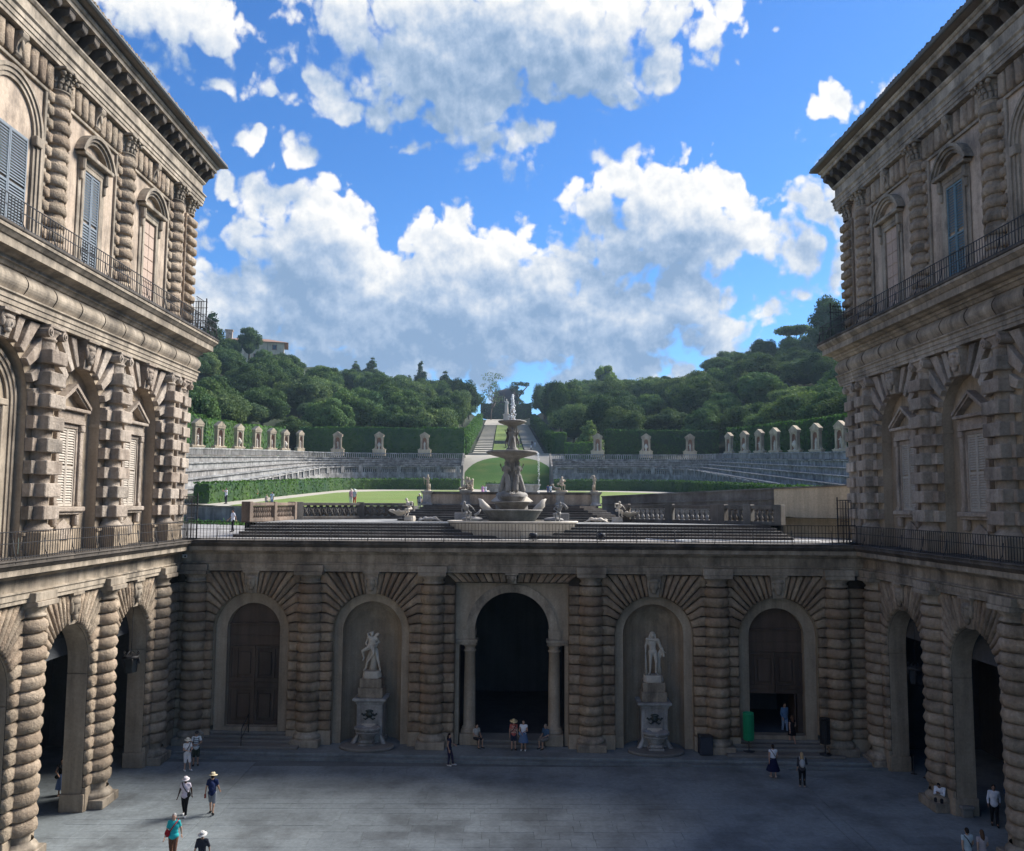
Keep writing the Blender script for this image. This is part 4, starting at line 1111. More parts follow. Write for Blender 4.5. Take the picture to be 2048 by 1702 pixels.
    tl.add([(NEAR, 8, 34.92 + 10 * sl), (-8, 8, 34.92 + 10 * sl), (-8, 18, 34.92 + 10 * sl), (NEAR, 18, 34.92)], [(0, 1, 2, 3)])
    tl = tl.build('roof', M['roof_tile'], T)
    cv = F.mb(); x = e
    rr = random.Random(5)
    while x > -38:
        d = rr.uniform(-.03, .05)
        cv.tube([(x, -e - .12 + d, 34.93), (x, -e + 2.4, 34.95 + 2.5 * sl)], [.105, .10], 6); x -= .26
    cv.build('cover_tiles', M['roof_tile'], tl)['kind'] = 'stuff'
    return T
LW = wing('palace_wing', 'three-storey brown palace wing on the left with rusticated columns and arcade', (XL, 50.6, 0), pi / 2, 1, 'shutter_grey')
RWG = wing('palace_wing', 'three-storey shaded palace wing on the right with teal top shutters', (XR, 50.4, 0), -pi / 2, -1, 'shutter_teal')
# ------------------------------------------------------------------ terrace, garden ground
KG = 1.35                                          # distance of the garden (from the size of the people in it)
def smooth(a, b, t):
    t = min(1, max(0, (t - a) / (b - a))); return t * t * (3 - 2 * t)
GX = 1.5                                           # garden axis
def g_low(y): return 13.45 + .035 * (max(y, 75) - 85)
def g_high(x, y):
    ax = abs(x - GX)
    b = 20.4 + .054 * (y - 120) if y < 190 else 24.2 + (y - 190) * .141
    b += .2 * min(max(ax - 14, 0), 36) * min(1, max(0, (y - 195) / 100)) + min(.38 * max(0, ax - 50), 16)
    if y > 190: b -= 2.6 * (1 - smooth(10, 20, ax)) * smooth(190, 230, y)
    return b
def G(x, y):
    ax = abs(x - GX)
    t = max(smooth(36.5, 45, ax), smooth(180, 196, y))
    return g_low(y) * (1 - t) + g_high(x, y) * t
def y_start(x):
    if x < -7.5: return 70.5 + min(20, (-7.5 - x) * .78)
    if x < 8.2: return 70.5
    return max(52, 71 - (x - 8.2) * 17 / 15.8)
ter = MB(); NX, NY = 90, 90
xs = [-190 + 380 * i / NX for i in range(NX + 1)]
vs = []
for j in range(NY + 1):
    for x in xs:
        ys = y_start(x); y = ys + (520 - ys) * (j / NY) ** 1.25
        vs.append((x, y, G(x, y) - (1.0 if abs(x - GX) < 17 and 165 < y < 215 else .35 if abs(x - GX) < 17 and y > 165 else 0) + (0 if y < 200 else mnoise.noise((x * .03, y * .03, 0)) * 1.2) - (max(0, y - 452) * .45 if abs(x - GX) < 24 else max(0, y - 420) * .5)))
ter.add(vs, [(j * (NX + 1) + i, j * (NX + 1) + i + 1, (j + 1) * (NX + 1) + i + 1, (j + 1) * (NX + 1) + i) for j in range(NY) for i in range(NX)], True)
# far skirt to the horizon
tag(ter.build('hillside_terrain', M['soil']), kind='structure')
far = MB().add([(-600, 500, 12), (600, 500, 12), (600, 1400, 12), (-600, 1400, 12)], [(0, 1, 2, 3)]); tag(far.build('far_ground', M['soil']), kind='structure')
tf = MB().add([(-140, 49.8, 11.785), (-19, 50.6, 11.785), (-19, 50.05, 11.785), (21, 48.1, 11.785), (21, 50.4, 11.785), (140, 50.4, 11.785), (140, 96, 11.785), (-140, 96, 11.785)], [(0, 1, 2, 3, 4, 5, 6, 7)])
tag(tf.build('terrace', M['step_top']), kind='structure')
def drape(name, mat, x0, x1, y0, y1, dz, n=24, m=40, mask=None):
    mb = MB(); idx = {}; vs = []
    for j in range(m + 1):
        for i in range(n + 1):
            x = x0 + (x1 - x0) * i / n; y = y0 + (y1 - y0) * j / m; vs.append((x, y, G(x, y) + dz))
    fs = []
    for j in range(m):
        for i in range(n):
            x = x0 + (x1 - x0) * (i + .5) / n; y = y0 + (y1 - y0) * (j + .5) / m
            if mask is None or mask(x, y): a = j * (n + 1) + i; fs.append((a, a + 1, a + n + 2, a + n + 1))
    mb.add(vs, fs, True); return tag(mb.build(name, mat), kind='structure')
# gravel inside the amphitheatre, lawns on it
drape('gravel_path', M['gravel'], -37, 40, 71.5, 186, .02, 40, 60, lambda x, y: y > y_start(x) + .8)
def lawnmask(sx):
    def f(x, y):
        ax = (x - GX) * sx
        if y > 168 or y < y_start(x) + 1.2: return False
        lim = 29.5 - max(0, (y - 140)) ** 2 * .02
        inner = 4.5 + max(0, (y - 95)) * .06
        return inner < ax < lim
    return f
drape('lawn', M['lawn'], -31, 0, 73, 170, .06, 60, 120, lawnmask(-1)); drape('lawn', M['lawn'], 3, 34, 60, 170, .06, 60, 120, lawnmask(1))
# oval grass bank at the foot of the ramp
ov = MB(); n = 40; vs = [(GX, 186, G(GX, 186) + .35)]
rr_ = [.25, .5, .75, .95, 1.0]
for r in rr_:
    for i in range(n):
        a = 2 * pi * i / n; x, y = GX + 10.2 * r * cos(a), 186 + 8.0 * r * sin(a); vs.append((x, y, G(x, y) + (.35 * (1 - r ** 3) + .06)))
fs = [(0, 1 + i, 1 + (i + 1) % n) for i in range(n)]
for k in range(len(rr_) - 1): fs += [(1 + k * n + (i + 1) % n, 1 + k * n + i, 1 + (k + 1) * n + i, 1 + (k + 1) * n + (i + 1) % n) for i in range(n)]
ov.add(vs, fs, True); tag(ov.build('grass_bank', M['lawn_deep']), kind='structure')
drape('gravel_path', M['gravel'], -13, 16, 172, 200, .025, 20, 20)
# stepped ramp up the axis: two stone flights beside a strip of grass
ra = thing('garden_ramp', 'long pale stepped ramp climbing the wooded hill behind the fountain', 'ramp', (GX, 196, 0))
gz = lambda y: G(GX, y)
def strip(name, mat, x0, x1, y0, y1, dz, parent):
    mb = MB(); n = max(1, int((y1 - y0) / 3)); vs = []
    for i in range(n + 1):
        y = y0 + (y1 - y0) * i / n; vs += [(x0, y - 196, gz(y) + dz), (x1, y - 196, gz(y) + dz)]
    mb.add(vs, [(2 * i, 2 * i + 1, 2 * i + 3, 2 * i + 2) for i in range(n)], True); return mb.build(name, mat, parent)
strip('grass_strip', M['lawn'], -4.3, 4.3, 197, 385, .10, ra)
strip('gravel_bed', M['gravel'], -10.2, 10.2, 385.2, 445, .12, ra)
for s in (-1, 1):
    y = 197
    while y < 384:
        L = 7.2; mb = MB(); a, b = sorted((s * 4.6, s * 9.6)); z = gz(y + L)
        mb.add([(a, y - 196, gz(y) + .45), (b, y - 196, gz(y) + .45), (b, y + L - 196.25, gz(y + L) + .12), (a, y + L - 196.25, gz(y + L) + .12), (a, y - 196, gz(y) - .3), (b, y - 196, gz(y) - .3)], [(0, 1, 2, 3), (4, 5, 1, 0)])
        mb.build('step', M['gravel'], ra); y += L
mb = MB(); mb.cbox(-4.2, 4.2, 70, 71.2, gz(266) + .05, gz(266) + 1.1, .05); mb.build('terrace_edge', M['grey_stone'], ra)

# ------------------------------------------------------------------ retaining walls round the fountain terrace
def wall_run(name, label, pts, thick, mats, cope=.1, zb=11.6, cat='wall'):
    T = thing(name, label, cat, (pts[0][0], pts[0][1], 0)); ox, oy = pts[0][0], pts[0][1]
    for k, ((xa, ya, za), (xb, yb, zb_)) in enumerate(zip(pts[:-1], pts[1:])):
        d = Vector((xb - xa, yb - ya)).normalized(); nn = Vector((d.y, -d.x)) * thick / 2
        def sec(t, z0a, z0b, z1a, z1b, nm, mat):
            mb = MB(); m = nn * t
            P = [(xa - m.x, ya - m.y), (xb - m.x, yb - m.y), (xb + m.x, yb + m.y), (xa + m.x, ya + m.y)]; z0 = [z0a, z0b, z0b, z0a]; z1 = [z1a, z1b, z1b, z1a]
            mb.add([(p[0] - ox, p[1] - oy, z) for p, z in zip(P, z0)] + [(p[0] - ox, p[1] - oy, z) for p, z in zip(P, z1)], [(0, 3, 2, 1), (4, 5, 6, 7), (0, 1, 5, 4), (1, 2, 6, 5), (2, 3, 7, 6), (3, 0, 4, 7)])
            return mb.build(nm, mat, T)
        sec(1, zb, zb, za - cope, zb_ - cope, 'wall_face', M[mats[k]]); sec(1.5, za - cope, zb_ - cope, za, zb_, 'coping', M['grey_stone'])
    return T
wall_run('retaining_wall', 'low grey weathered retaining wall below the left lawn', [(-34, 91.5, 13.42), (-20, 80.5, 13.5), (-7.2, 71, 13.72)], .5, ['grey_stone', 'grey_stone'])
wall_run('retaining_wall', 'sloping wall right of the fountain, stained grey turning to clean cream plaster', [(8.4, 71, 14.62), (19.6, 61.2, 15.2), (28, 53.6, 15.6)], .5, ['grey_stone', 'plaster_cream'])
mb = MB(); A = Vector((8.4, 71)); B = Vector((19.6, 61.2)); d = (B - A).normalized(); nn = Vector((-d.y, d.x)) * -.28 if False else Vector((d.y, -d.x)) * .30
mb.add([(A.x + nn.x, A.y + nn.y, 13.95), (B.x + nn.x, B.y + nn.y, 14.35), (B.x + nn.x, B.y + nn.y, 14.43), (A.x + nn.x, A.y + nn.y, 14.03), (A.x + nn.x * 1.3, A.y + nn.y * 1.3, 13.95), (B.x + nn.x * 1.3, B.y + nn.y * 1.3, 14.35), (B.x + nn.x * 1.3, B.y + nn.y * 1.3, 14.43), (A.x + nn.x * 1.3, A.y + nn.y * 1.3, 14.03)], [(4, 5, 6, 7), (0, 1, 5, 4), (3, 2, 6, 7)])
mb.build('string_course', M['grey_stone'], bpy.data.objects['retaining_wall.001'], (-8.4, -71, 0))
# strip of weeds along the left wall foot
def leafquads(mb, pts, size, rnd, nrm=None, mi=0, flatten=.6):
    for p in pts:
        n = Vector((rnd.gauss(0, 1), rnd.gauss(0, 1), rnd.gauss(0, 1) + .3))
        if nrm is not None: n = n * flatten + Vector(nrm if not callable(nrm) else nrm(p)) * 1.1
        n = n.normalized() if n.length > 1e-5 else Vector((0, 0, 1)); a = n.orthogonal().normalized()
        a = (Matrix.Rotation(rnd.uniform(0, 6.28), 3, n) @ a); b = n.cross(a); s = size * rnd.uniform(.6, 1.35); p = Vector(p)
        mb.add([p - a * s, p - b * s * .55, p + a * s, p + b * s * .55], [(0, 1, 2, 3)], False, mi)
# front flight of dark steps below the fountain, 12.65 upper terrace
fs_ = thing('fountain_steps', 'wide flight of dark stone steps along the front of the fountain terrace', 'steps', (.8, 55, 0))
for k in range(5):
    mb = MB(); y0 = -1.6 + .42 * k; xh = 17.6 - .22 * k
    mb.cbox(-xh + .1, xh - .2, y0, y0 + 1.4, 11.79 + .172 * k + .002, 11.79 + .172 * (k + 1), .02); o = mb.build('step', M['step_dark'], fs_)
    mb = MB(); mb.box(-xh + .12, xh - .22, y0 + .02, y0 + .40, 11.79 + .172 * (k + 1) + .001, 11.79 + .172 * (k + 1) + .008); mb.build('lit_tread', M['step_top'], fs_)  # pale plate: sunlight on the step top painted over the dark stone
ut = MB(); ut.add([(-16.6, 55.4, 12.655), (18.2, 55.4, 12.655), (18.6, 64, 12.655), (9, 70.6, 12.655), (-7.5, 70.6, 12.655), (-16.2, 64, 12.655)], [(0, 1, 2, 3, 4, 5)])
ut.add([(-16.6, 55.4, 11.7), (-16.2, 64, 11.7), (-7.5, 70.6, 11.7), (-7.5, 70.6, 12.655), (-16.2, 64, 12.655), (-16.6, 55.4, 12.655)], [(0, 1, 4, 5), (1, 2, 3, 4)]); ut.add([(18.2, 55.4, 11.7), (18.6, 64, 11.7), (9, 70.6, 11.7), (9, 70.6, 12.655), (18.6, 64, 12.655), (18.2, 55.4, 12.655)], [(0, 1, 4, 5), (1, 2, 3, 4)])
tag(ut.build('fountain_terrace', M['step_top']), kind='structure')
# balustrades
def baluster_mesh(h, r, mat):
    mb = MB(); mb.box(-r, r, -r, r, 0, .08 * h); mb.box(-r, r, -r, r, .92 * h, h)
    mb.lathe([(r * .55, .08 * h), (r * .9, .16 * h), (r, .28 * h), (r * .7, .42 * h), (r * .38, .50 * h), (r * .7, .58 * h), (r, .72 * h), (r * .9, .84 * h), (r * .55, .92 * h)], 8, (0, 0, 0)); return mb.mesh('baluster', M[mat])
BAL_L = baluster_mesh(.78, .145, 'marble_grey'); BAL_D = baluster_mesh(.78, .125, 'stone_dark'); BAL_R = baluster_mesh(.80, .12, 'balustrade_red')
def balustrade(label, P, segs, mat, z, name='balustrade', h=1.28):
    """P plan points; segs: baluster mesh or 'weave' per stretch"""
    T = thing(name, label, 'balustrade', (P[0][0], P[0][1], z)); ox, oy = P[0]
    for i, ((xa, ya), (xb, yb)) in enumerate(zip(P[:-1], P[1:])):
        L = hypot(xb - xa, yb - ya); an = atan2(yb - ya, xb - xa)
        R_ = place('bay', None, T, (xa - ox, ya - oy, 0), an) if False else None
        def bx(x0, x1, hw, z0, z1, nm, m_):
            mb = MB(); mb.cbox(x0, x1, -hw, hw, z0, z1, .03); o = mb.build(nm, M[m_], T, (xa - ox, ya - oy, 0), an); return o
        bx(.0, L, .22, 0, .24, 'base', mat); bx(.0, L, .24, h - .22, h, 'hand_rail', mat)
        bx(-.28, .28, .29, 0, h + .06, 'post', mat)
        if i == len(P) - 2: bx(L - .28, L + .28, .29, 0, h + .06, 'post', mat)
        kind = segs[i]
        if kind == 'weave':
            mb = MB(); n = max(2, int(L / .62))
            for k in range(n):
                x0, x1 = .3 + (L - .6) * k / n, .3 + (L - .6) * (k + 1) / n
                for a, b in (((x0, .24), (x1, h - .22)), ((x0, h - .22), (x1, .24))):
                    m_ = ((a[0] + b[0]) / 2, (a[1] + b[1]) / 2); mb.tube([(a[0], 0, a[1]), (m_[0], -.08, m_[1]), (b[0], 0, b[1])], [.09, .12, .09], 6)
                mb.tube([(x0, 0, .24), (x0 + .05, -.05, h / 2), (x0, 0, h - .22)], [.07, .10, .07], 6)
            mb.build('openwork', M[mat], T, (xa - ox, ya - oy, 0), an)
        else:
            n = max(2, int((L - .7) / .36))
            for k in range(n):
                x0 = .40 + (L - .8) * (k + .5) / n
                place('baluster', kind, T, (xa - ox + x0 * cos(an), ya - oy + x0 * sin(an), .24), an)
    return T
balustrade('reddish stone balustrade with openwork at the left end of the terrace', [(-16.4, 55.2), (-16.1, 60.0), (-15.9, 65.0)], [BAL_R, BAL_R], 'balustrade_red', 12.655)
balustrade('dark grey openwork balustrade curving behind the left terrace', [(-15.6, 65.6), (-11.5, 69.4), (-7.6, 70.4)], ['weave', 'weave'], 'stone_dark', 12.655)
balustrade('dark stone balustrade at the right end of the terrace', [(18.0, 55.5), (16.5, 57.2), (15.1, 58.6)], [BAL_D, BAL_D], 'stone_dark', 12.655)
balustrade('pale balustrade of plump balusters behind the right terrace', [(14.7, 59.0), (11.9, 60.8), (9.0, 62.4)], [BAL_L, BAL_L], 'stone_dark', 12.655)

# ------------------------------------------------------------------ amphitheatre
def tier_base(x, y):                               # z of the niche walk
    return 14 + KG * ((18.74 + (min(y, 182) / KG - 89.3) * .0538) - 14) + (.3 if y > 180 else 0)
def path_amph(s):
    P = [(s * 37.2, 96), (s * 37.2, 110), (s * 37.2, 125), (s * 37.2, 140), (s * 37.2, 152)]
    for i in range(1, 8):
        a = pi / 2 * i / 8; P.append((s * (25.2 + 12 * cos(a)), 166.5 + 12 * sin(a)))
    P += [(s * 25, 178.5), (s * 16, 178.5), (s * 9.6, 178.5)]
    return [(GX * .6 + x, y) for x, y in P]
def offs(P, o, s):
    out = []
    for i, p in enumerate(P):
        a = Vector(P[max(i - 1, 0)]); b = Vector(P[min(i + 1, len(P) - 1)]); d = (b - a).normalized(); n = Vector((-d.y, d.x)) if s > 0 else Vector((d.y, -d.x))
        n = -n if (s > 0 and n.x < -.01 and False) else n
        out.append((p[0] + n.x * o, p[1] + n.y * o))
    return out
def amph(s, label):
    P = path_amph(s); O = P[0]; T = thing('amphitheatre_bank', label, 'terrace', (O[0], O[1], 0))
    # outward is away from the lawn
    sg = -1 if s > 0 else -1
    def outp(o):
        Q = []
        for i, p in enumerate(P):
            a = Vector(P[max(i - 1, 0)]); b = Vector(P[min(i + 1, len(P) - 1)]); d = (b - a).normalized(); n = Vector((d.y, -d.x)) if s > 0 else Vector((-d.y, d.x))
            Q.append((p[0] + n.x * o - O[0], p[1] + n.y * o - O[1]))
        return Q
    nT = 5; zt = [tier_base(*p) for p in P]; zb = [15.2 + .083 * (p[1] - 120) for p in P]
    zp = [b + max(1.0, (t - b) * .18) for b, t in zip(zb, zt)]       # floor behind the parapet
    lev = lambda k: [a + (t - a) * k / nT for a, t in zip(zp, zt)]
    def band(oa, za, ob, zb_, nm, mat, parent=T):
        A, B = outp(oa), outp(ob); n = len(P); mb = MB()
        mb.add([(x, y, z) for (x, y), z in zip(A, za)] + [(x, y, z) for (x, y), z in zip(B, zb_)], [(i, i + 1, n + i + 1, n + i) for i in range(n - 1)]); return mb.build(nm, mat, parent)
    for k in range(nT):
        A0, A1 = lev(k), lev(k + 1); o = .5 + 1.05 * k; n = len(P); mb = MB()
        rows = [(o, [z - .1 for z in A0]), (o, [z - .17 for z in A1]), (o - .22, [z - .15 for z in A1]), (o - .24, [z - .02 for z in A1]), (o - .2, A1), (o + 1.06, A1)]
        vs = []
        for oo, zz in rows: vs += [(x, y, z) for (x, y), z in zip(outp(oo), zz)]
        mb.add(vs, [(r * n + i, r * n + i + 1, (r + 1) * n + i + 1, (r + 1) * n + i) for r in range(len(rows) - 1) for i in range(n - 1)]); mb.build('tier', M['tier'], T)
    # parapet with piers and balusters
    top = [b + 1.55 for b in zb]
    band(0, [z - 4.5 for z in zb], 0, [z + .25 for z in zb], 'parapet_base', M['tier']); band(0, [z + .25 for z in zb], .42, [z + .25 for z in zb], 'parapet_ledge', M['tier'])
    mb = MB(); n = len(P); rows = [(-.06, [z - .22 for z in top]), (-.06, top), (.45, top), (.45, [z - .22 for z in top]), (-.06, [z - .22 for z in top])]
    vs = []
    for oo, zz in rows: vs += [(x, y, z) for (x, y), z in zip(outp(oo), zz)]
    mb.add(vs, [(r * n + i, r * n + i + 1, (r + 1) * n + i + 1, (r + 1) * n + i) for r in range(4) for i in range(n - 1)]); mb.build('parapet_rail', M['tier'], T)
    # evenly spaced piers and a joined row of balusters along the path
    def walk(Pl, Z, step):
        res = []; acc = 0; nx = step / 2
        for i in range(len(Pl) - 1):
            a, b = Vector(Pl[i]), Vector(Pl[i + 1]); L = (b - a).length
            while nx <= acc + L:
                t = (nx - acc) / L; res.append((a.lerp(b, t), Z[i] + (Z[i + 1] - Z[i]) * t, atan2(b.y - a.y, b.x - a.x))); nx += step
            acc += L
        return res
    bal = MB()
    def obox(mb, p, z0, z1, an, hx, hy):
        c, s_ = cos(an), sin(an); q = [(p.x + c * a - s_ * b, p.y + s_ * a + c * b) for a, b in ((-hx, -hy), (hx, -hy), (hx, hy), (-hx, hy))]
        mb.add([(*k, z0) for k in q] + [(*k, z1) for k in q], [(4, 5, 6, 7), (0, 1, 5, 4), (1, 2, 6, 5), (2, 3, 7, 6), (3, 0, 4, 7)])
    for p, z, an in walk(outp(.2), zb, .42):
        obox(bal, p, z + .25, z + .75, an, .10, .10); obox(bal, p, z + .75, z + 1.35, an, .07, .07)
    tag(bal.build('parapet_balusters', M['marble_grey'], T), kind='stuff')
    for p, z, an in walk(outp(.2), zb, 4.1):
        mb = MB(); obox(mb, Vector((0, 0)), .2, 1.62, an, .42, .30); mb.build('pier', M['tier'], T, (p.x, p.y, z))
    # balustrade between the niches at the top
    tb = MB(); tp = [z for z in zt]; ot = .5 + 1.05 * nT + .35
    for p, z, an in walk(outp(ot), tp, .45): obox(tb, p, z + .1, z + .95, an, .085, .085)
    tag(tb.build('top_balusters', M['marble_grey'], T), kind='stuff')
    band(ot - .15, [z + .93 for z in tp], ot + .15, [z + .93 for z in tp], 'top_rail', M['tier']); band(ot - .15, [z + .93 for z in tp], ot - .15, [z + 1.12 for z in tp], 'top_rail', M['tier']); band(ot - .15, [z + 1.12 for z in tp], ot + .15, [z + 1.12 for z in tp], 'top_rail', M['tier'])
    band(ot - .5, [z + .001 for z in tp], ot + 3.5, [z + .02 for z in tp], 'walk', M['gravel'])
    # end wall beside the ramp
    A = outp(0)[-1]; B = outp(ot + .5)[-1]; mb = MB(); x = A[0]
    mb.add([(x, A[1], zb[-1] - 4.5), (x, B[1], zb[-1] - 4.5), (x, B[1], zt[-1] + 1.2), (x, A[1], zb[-1] + 1.7), (x - s * .4, A[1], zb[-1] - 4.5), (x - s * .4, B[1], zb[-1] - 4.5), (x - s * .4, B[1], zt[-1] + 1.2), (x - s * .4, A[1], zb[-1] + 1.7)], [(0, 1, 2, 3), (4, 5, 6, 7), (0, 4, 7, 3), (3, 2, 6, 7), (1, 5, 6, 2)])
    mb.build('end_wall', M['grey_stone'], T)
    return T
amph(-1, 'curved bank of weathered grey stone seats left of the ramp'); amph(1, 'curved bank of weathered grey stone seats right of the ramp')
# niches (aedicules) round the top
def aedicule_meshes():
    b = MB(); b.cbox(-1.75, 1.75, -.55, .55, 0, 1.55, .06); b.cbox(-1.85, 1.85, -.62, .62, 1.42, 1.58, .04)
    for s in (-1, 1):                                # scrolls at the sides
        b.add([(s * .98, -.3, 1.58), (s * 1.7, -.3, 1.58), (s * 1.35, -.3, 1.8), (s * 1.08, -.3, 2.1), (s * .98, -.3, 2.5), (s * .98, .3, 1.58), (s * 1.7, .3, 1.58), (s * 1.35, .3, 1.8), (s * 1.08, .3, 2.1), (s * .98, .3, 2.5)],
              [(0, 1, 2, 3, 4), (5, 6, 7, 8, 9), (1, 6, 7, 2), (2, 7, 8, 3), (3, 8, 9, 4)])
    m = MB()
    arch_face(m, -1.0, 1.0, 1.58, 4.75, 0, .58, 3.75, -.42, 12)
    m.box(-1.0, -.99, -.42, .5, 1.58, 4.75); m.box(.99, 1.0, -.42, .5, 1.58, 4.75); m.box(-1.0, 1.0, .49, .5, 1.58, 4.75)
    m.cbox(-1.12, -.72, -.52, -.3, 1.58, 4.5, .03); m.cbox(.72, 1.12, -.52, -.3, 1.58, 4.5, .03)
    m.cbox(-1.25, 1.25, -.62, .55, 4.5, 4.85, .04)
    m.prism([(-1.35, 4.86), (1.35, 4.86), (1.35, 4.98), (0, 5.75), (-1.35, 4.98)], -.66, .6)
    p = MB(); n = 12
    for i in range(n):
        a0, a1 = pi * i / n, pi * (i + 1) / n
        p.add([(-.58 * cos(a0), -.41 + .5 * sin(a0), 1.58), (-.58 * cos(a1), -.41 + .5 * sin(a1), 1.58), (-.58 * cos(a1), -.41 + .5 * sin(a1), 3.75), (-.58 * cos(a0), -.41 + .5 * sin(a0), 3.75)], [(0, 1, 2, 3)], True)
        for j in range(5):
            e0, e1 = pi / 2 * j / 5, pi / 2 * (j + 1) / 5
            def sp(a, e): return (-.58 * cos(a) * cos(e), -.41 + .5 * sin(a) * cos(e), 3.75 + .58 * sin(e))
            p.add([sp(a0, e0), sp(a1, e0), sp(a1, e1), sp(a0, e1)], [(0, 1, 2, 3)], True)
    return b.mesh('pedestal', M['plaster_cream']), m.mesh('surround', M['aedicule']), p.mesh('recess', M['brick_red'])
AED = aedicule_meshes()
NICHES = []
def aedicule(x, y, face, label):
    z = tier_base(x, y); s = .92; sx_ = .62 if abs(face) > .1 else .80
    T = thing('garden_niche', label, 'niche', (x, y, z), face, 'stone niches round the amphitheatre'); T.scale = (sx_, s * .85, s)
    for nm, me in zip(('pedestal', 'surround', 'recess'), AED): place(nm, me, T)
    NICHES.append((x, y, z + 1.58 * s, face))
ORD = ['first', 'second', 'third', 'fourth', 'fifth', 'sixth', 'seventh', 'eighth', 'ninth', 'tenth']
k = 0
for u in (393, 437, 476, 512, 542, 569, 599):
    p = onx(u, 912, -43.6); aedicule(p.x, p.y, pi / 2 - .55, 'pedimented stone niche with statue, %s from the left palace wing' % ORD[k]); k += 1
for u in (675, 758, 849):
    p = ony(u, 912, 185.2); aedicule(p.x, p.y, 0, 'pedimented stone niche with statue, %s from the left palace wing' % ORD[k]); k += 1
k = 0
for u in (1683, 1634, 1591, 1551, 1520, 1490, 1459):
    p = onx(u, 912, 45.2); aedicule(p.x, p.y, -pi / 2 + .55, 'pedimented stone niche with statue, %s from the right palace wing' % ORD[k]); k += 1
for u in (1380, 1292, 1195):
    p = ony(u, 912, 185.2); aedicule(p.x, p.y, 0, 'pedimented stone niche with statue, %s from the right palace wing' % ORD[k]); k += 1

# ------------------------------------------------------------------ hedges
def hedge(label, P, w, h, mat, base=None, dens=9, size=.30, seed=1, wav=.25, group=None):
    """clipped hedge along plan points P; rounded shoulders, leafy skin over a dark core"""
    rnd = random.Random(seed); O = P[0]; T = thing('clipped_hedge', label, 'hedge', (O[0], O[1], 0), group=group)
    base = base or (lambda x, y: G(x, y))
    core = MB(); lf = MB()
    pts = [Vector(p) for p in P]; R = []
    for i in range(len(pts) - 1):
        L = (pts[i + 1] - pts[i]).length; m = max(1, int(L / 3))
        for j in range(m): R.append(pts[i].lerp(pts[i + 1], j / m))
    R.append(pts[-1]); N_ = []
    for i in range(len(R)):
        d = (R[min(i + 1, len(R) - 1)] - R[max(i - 1, 0)]).normalized(); N_.append(Vector((d.y, -d.x)))
    H = [h + mnoise.noise((p.x * .12, p.y * .12, seed)) * wav for p in R]
    prof = [(-w / 2, 0), (-w / 2 - .05, .5), (-w / 2 + .02, .93), (-w / 2 + .25, 1), (w / 2 - .25, 1), (w / 2 - .02, .93), (w / 2 + .05, .5), (w / 2, 0)]
    vs = []; m = len(prof); ins = .16
    for p, n, hh in zip(R, N_, H):
        z0 = base(p.x, p.y) - .2
        for o, t in prof: vs.append((p.x + n.x * o * (1 - ins / w) - O[0], p.y + n.y * o * (1 - ins / w) - O[1], z0 + (hh + .2) * t - (ins if t > .9 else 0)))
    fs = [(i * m + k, i * m + k + 1, (i + 1) * m + k + 1, (i + 1) * m + k) for i in range(len(R) - 1) for k in range(m - 1)]
    fs += [tuple(range(m)), tuple((len(R) - 1) * m + k for k in range(m))]
    core.add(vs, fs); core.build('twigs', M['leaf_dark'], T)
    def scatter(pt, nrm): leafquads(lf, [pt], size, rnd, nrm, flatten=.55)
    for i in range(len(R) - 1):
        a, b = R[i], R[i + 1]; L = (b - a).length; n = N_[i]
        per = (2 * h + w); cnt = int(L * per * dens)
        for _ in range(cnt):
            t = rnd.random(); q = a.lerp(b, t); hh = H[i] + (H[i + 1] - H[i]) * t; z0 = base(q.x, q.y); s = rnd.random() * per
            jt = rnd.uniform(-.10, .05) + mnoise.noise((q.x * .8, q.y * .8, s * .8)) * .10
            if s < h: o, z, nr = -w / 2 - jt, z0 + s / h * hh, (-n.x, -n.y, .15)
            elif s < 2 * h: o, z, nr = w / 2 + jt, z0 + (s - h) / h * hh, (n.x, n.y, .15)
            else: o, z, nr = (rnd.random() - .5) * w, z0 + hh + jt, (0, 0, 1)
            scatter((q.x + n.x * o - O[0], q.y + n.y * o - O[1], z), nr)
    for q, dr in ((R[0], -1), (R[-1], 1)):             # ends
        n = N_[0] if dr < 0 else N_[-1]; d = Vector((-n.y, n.x)) * dr
        for _ in range(int(w * h * dens)):
            o = (rnd.random() - .5) * w; z = base(q.x, q.y) + rnd.random() * h; scatter((q.x + n.x * o + d.x * .05 - O[0], q.y + n.y * o + d.y * .05 - O[1], z), (d.x, d.y, .1))
    lf.build('leaves', M[mat], T)
    return T
def inner(s):
    P = [(s * 33.2, 92 if s < 0 else 78), (s * 33.2, 110), (s * 33.2, 128), (s * 33.2, 150)]
    for i in range(1, 6):
        a = pi / 2 * i / 6; P.append((s * (22.2 + 11 * cos(a)), 163.5 + 11 * sin(a)))
    P += [(s * 22, 174.5), (s * 9.6, 174.5)]
    return [(GX * .6 + x, y) for x, y in P]
hedge('long low clipped hedge curving round the left lawn', inner(-1), 1.8, 2.3, 'hedge_leaf', dens=7, size=.22, seed=2, wav=.1)
hedge('long low clipped hedge curving round the right lawn', inner(1), 1.8, 2.3, 'hedge_shaded', dens=7, size=.22, seed=3, wav=.1)
bz = lambda x, y: tier_base(x, y)
ys_ = [(112, 124, 6.4), (124.6, 132, 6.2), (132.6, 140, 5.8), (140.6, 148, 5.9), (148.6, 158, 5.6), (158.6, 181, 5.8)]
for i, (ya, yb, h) in enumerate(ys_):
    hedge('tall clipped hedge block behind the left niches, %s from the palace wing' % ORD[i], [(-47.8, ya), (-47.8, yb)], 3.2, h, 'hedge_leaf', bz, dens=5, size=.30, seed=10 + i, group='tall hedge blocks behind the left niches')
